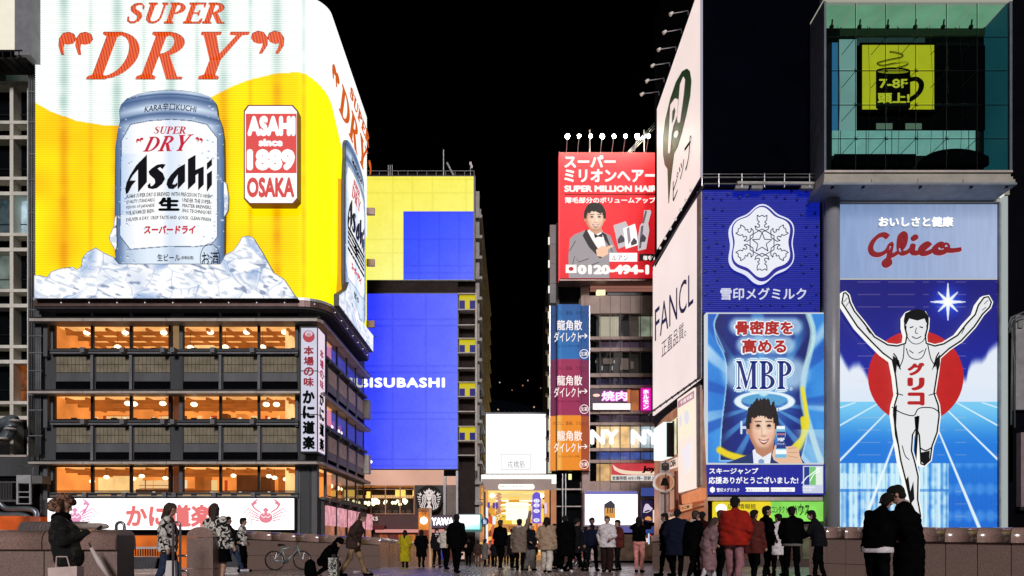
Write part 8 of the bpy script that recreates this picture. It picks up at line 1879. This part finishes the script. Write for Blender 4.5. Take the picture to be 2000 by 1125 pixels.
sdf_obj("bag_body", [((0, 0, .14), (0, 0, .34), .15, .13), ((0, -.06, .12), (0, -.06, .2), .12, .11)], .02, BLK, t, M, wr=.004); sdf_obj("strap", [((-.08, .12, .4), (.08, .12, .15), .02, .02)], .012, BLK2, t, M)
t = thing("patterned_case", "small black and white patterned case beside the crouching person", "suitcase", (X_(652, .0125), .0125*F, gz(17.5))); box("case_body", X_(643, .0125), X_(660, .0125), .0125*F-.1, .0125*F+.12, gz(17.5)+.04, gz(17.5)+.52, LUG, t); box("case_handle", X_(648, .0125), X_(655, .0125), .0125*F-.01, .0125*F+.01, gz(17.5)+.52, gz(17.5)+.6, FRAMEB, t)
person("person in a loose brown coat and khaki trousers striding right past the wall", 690, .0135, 80, 1.72, ('down', 'pocket'), .22, 18, 0, 0, 12, BRW, .75, .1, KHA, hair=HAIRN, group=CR)
t = thing("food_tray", "paper tray of food left on the paving right of the brown coat", "litter", (X_(708, .0150), .0150*F, gz(21))); box("tray", X_(690, .0150), X_(722, .0150), .0150*F, .0150*F+.25, gz(21)+.005, gz(21)+.05, PM("tray_white", (.6, .5, .45), .6), t); sdf_obj("food", [((0, 0, .07), (.14, 0, .08), .05, .04)], .02, PM("food_orange", (.5, .15, .04), .6), t, Matrix.Translation((X_(706, .0150), .0150*F+.1, gz(21))))
# middle distance
person("woman in a long mustard yellow coat with dark tied hair, seen from behind", 791, .0222, 5, 1.62, ('phone', 'pocket'), .04, 0, 0, 0, 10, YEL, .28, .1, BLK, hlen=.16)
person("person in a long black coat in front of the glowing pillar", 823, .0222, 0, 1.64, ('pocket', 'pocket'), .06, 0, 0, 0, 5, BLK, .5, .08, BLK, hlen=.05)
person("man in a dark suit with a white face mask facing the bridge", 853, .0222, 150, 1.68, ('fwd', 'down'), .08, 0, 0, 0, 0, BLK2, .78, .05, BLK, mask=True, shirt=None, collar=WHTC)
person("person in a cream padded jacket behind the tall black coat", 871, .019, 20, 1.62, ('pocket', 'pocket'), .1, 0, 0, 0, 6, CRM, .85, .09, BLK, hair=HAIRN)
person("tall person in a black coat walking away, right of the cream jacket", 891, .0150, 10, 1.72, ('down', 'down'), .2, 3, 0, 0, 8, BLK, .72, .08, BLK, shoes=SHOE_D)
person("small person in black seen from behind near the teal screen", 915, .0315, 0, 1.66, ('pocket', 'pocket'), .08, 0, 0, 0, 0, BLK, .85, .06, BLK)
person("small person in a brown jacket and brown trousers walking away by the corner shop", 934, .0315, 0, 1.62, ('down', 'down'), .1, 0, 0, 0, 0, BRW, .8, .06, cloth("tan_brown", "6c4428"))
person("small woman in a pale grey coat below the round blue sign", 947, .030, 60, 1.62, ('phone', 'down'), .06, 0, 0, 0, 10, GRYC, .45, .07, BLK, hlen=.05)
person("small person in a red patterned top beyond the pale grey coat", 958, .031, 170, 1.58, ('phone', 'down'), .08, 0, 0, 0, 5, FLOR, .75, .06, BLK)
person("small dark figure just left of the tall man in black", 966, .030, 20, 1.55, ('pocket', 'pocket'), .05, 0, 0, 0, 5, BLK2, .7, .06, BLK)
person("tall man in black with folded arms walking left of the raised arm", 977, .0178, 30, 1.74, ('phone', 'phone'), .14, 0, 0, 0, 4, BLK, .85, .07, BLK, hair=HAIRN, shoes=GRYC)
person("person in black behind the taupe coat", 1000, .021, 40, 1.6, ('pocket', 'pocket'), .05, 0, 0, 0, 5, BLK2, .6, .08, BLK)
person("person in a taupe coat raising one arm high towards the arcade", 1015, .0168, 10, 1.7, ('down', 'high'), .08, -2, 0, 20, 0, TAU, .62, .1, BLK, collar=WHTC)
person("masked person in a black cap and grey trousers right of the raised arm", 1034, .0172, 150, 1.6, ('pocket', 'fwd'), .06, 0, 0, 0, 10, BLK2, .8, .09, GRYC, 'wide', mask=True)
person("woman in a beige coat and wide cream trousers with long black hair", 1068, .0152, 15, 1.64, ('pocket', 'down'), .12, 0, 0, 0, 6, BGE, .72, .13, CRM, 'wide', hlen=.22)
person("person with a white face mask looking left between the beige and black coats", 1084, .019, 215, 1.68, ('pocket', 'pocket'), .06, 0, 0, 0, 4, BLK2, .6, .07, BLK, mask=True)
person("bulky person in a long black coat and cap in the middle of the crowd", 1106, .0152, -10, 1.72, ('fwd', 'fwd'), .14, 12, 0, 0, 14, BLK, .5, .14, BLK, shoes=SHOE_W)
person("person in black walking right behind the bulky black coat", 1121, .0165, 70, 1.7, ('down', 'down'), .25, 8, 0, 0, 10, BLK2, .6, .12, BLK, collar=GRYC)
person("man in an open navy suit with white shirt walking towards the camera", 1156, .0168, 170, 1.74, ('down', 'down'), .14, 0, 0, 0, 0, NVY, .82, .05, BLK2, skin=SKIN2)
person("person in a loose white jumper and brown trousers before the bright screen", 1186, .0156, 200, 1.7, ('fwd', 'pocket'), .05, 0, 0, 0, 5, WHTC, .78, .12, DBR, 'wide', hair=HAIRN)
person("person in a maroon jacket looking at the bright screen", 1207, .0170, 250, 1.68, ('phone', 'pocket'), .08, 0, 0, 0, 3, MAR, .8, .1, BLK2)
person("woman in tight pink trousers and black top taking a photo", 1248, .0152, 25, 1.66, ('cam', 'cam'), .04, 0, 0, 0, -4, BLK, .97, .04, PNK, hlen=.1, shoes=SHOE_D)
k_ = .0150; p = W(1256, 1014, k_*1.01); cm = box("camera", p.x-.07, p.x+.07, p.y+.3, p.y+.36, p.z-.05, p.z+.05, FRAMEB); meta(cm, "camera held up by the woman in pink trousers", "camera")
# right hand crowd
person("person in a big dark navy jacket at the left end of the right hand crowd", 1322, .0124, 20, 1.7, ('pocket', 'fwd'), .1, 5, 0, 0, 14, NVY, .6, .14, BLK, skin=SKIN)
person("person in a black coat beside the navy jacket, bent forward", 1352, .0122, 60, 1.66, ('fwd', 'fwd'), .15, 8, 0, 0, 10, BLK, .6, .12, BLK, hair=HAIRN, scarf=CRM)
person("person in a pale pink dress walking in the crowd", 1383, .0118, 80, 1.5, ('fwd', 'down'), .15, 14, 0, 0, 20, cloth("pale_rose", "8c6c70"), .3, .1, WHTC, hair=HAIRN, hlen=.1)
person("person in a bright red hooded jacket with dark hair in the right hand crowd", 1434, .0096, 30, 1.76, ('fwd', 'pocket'), .12, 4, 0, 0, 8, RDC, .84, .13, cloth("dusty_pink", "9c6c74"), shoes=SHOE_W)
person("person in dark red behind the bright red jacket", 1472, .0115, 50, 1.62, ('pocket', 'down'), .12, 0, 0, 0, 6, MAR, .7, .1, BLK)
person("tall young man in black looking right past the green sign", 1497, .0126, 85, 1.78, ('pocket', 'pocket'), .06, 0, 0, 0, 0, BLK, .8, .06, BLK, skin=SKIN)
person("man in a black jacket with his back turned, below the green shop sign", 1547, .0118, 5, 1.72, ('fwd', 'fwd'), .06, 2, 0, 0, 10, BLK, .88, .09, BLK, shirt=GRYC)
person("person half hidden between the two men in black at the right parapet", 1521, .0135, -20, 1.64, ('pocket', 'fwd'), .06, 0, 0, 0, 8, WHTC, .6, .06, BLK)
person("masked man in glasses and black leaning over the right parapet", 1600, .0128, -60, 1.72, ('rail', 'rail'), .06, 14, 0, 0, 6, BLK2, .8, .08, BLK, mask=True)
person("person in black between the beige coat and the bulky black coat", 1093, .0205, 30, 1.66, ('pocket', 'pocket'), .06, 0, 0, 0, 6, BLK, .6, .08, BLK)
person("person in dark clothes behind the navy suit, looking at the arcade", 1137, .021, 0, 1.68, ('down', 'pocket'), .08, 0, 0, 0, 4, BLK2, .7, .07, BLK, hair=HAIRN)
person("small person in a light jacket deep in the arcade mouth", 1024, .034, 170, 1.62, ('down', 'down'), .12, 0, 0, 0, 0, CRM, .8, .06, BLK)
person("small person in black inside the arcade mouth", 1043, .036, 0, 1.66, ('down', 'down'), .12, 0, 0, 0, 0, BLK, .7, .06, BLK)
person("small person in brown walking out of the arcade", 989, .034, 180, 1.64, ('down', 'down'), .12, 0, 0, 0, 0, BRW, .7, .06, BLK)
person("person in black directly left of the bright red jacket", 1405, .0124, 40, 1.68, ('pocket', 'fwd'), .14, 5, 0, 0, 8, BLK, .6, .1, BLK, hair=HAIRN)
person("person in black half behind the big navy jacket", 1303, .0135, 300, 1.66, ('pocket', 'pocket'), .1, 4, 0, 0, 8, BLK, .7, .09, BLK)
person("person in a dark red puffer behind the pale pink dress", 1371, .0132, 30, 1.68, ('pocket', 'pocket'), .1, 0, 0, 0, 8, cloth("black_red", "2a0c0c"), .7, .1, BLK)
# the couple
person("left person of the embracing couple, black leather jacket and white shirt hem", 1713, .0069, 55, 1.64, ('hug', 'rail'), .08, 10, 4, -20, 24, cloth("black_leather", "0a0a0b", .35), .93, .06, BLK, skin=SKIN, h=.011, detail=True, shirt=WHTC)
person("right person of the embracing couple, in a long black overcoat", 1775, .0071, -62, 1.76, ('hug', 'hug'), .06, 9, 0, 10, 20, BLK, .3, .1, BLK, h=.012, detail=True, collar=cloth("collar_pink", "c8a8a0"))
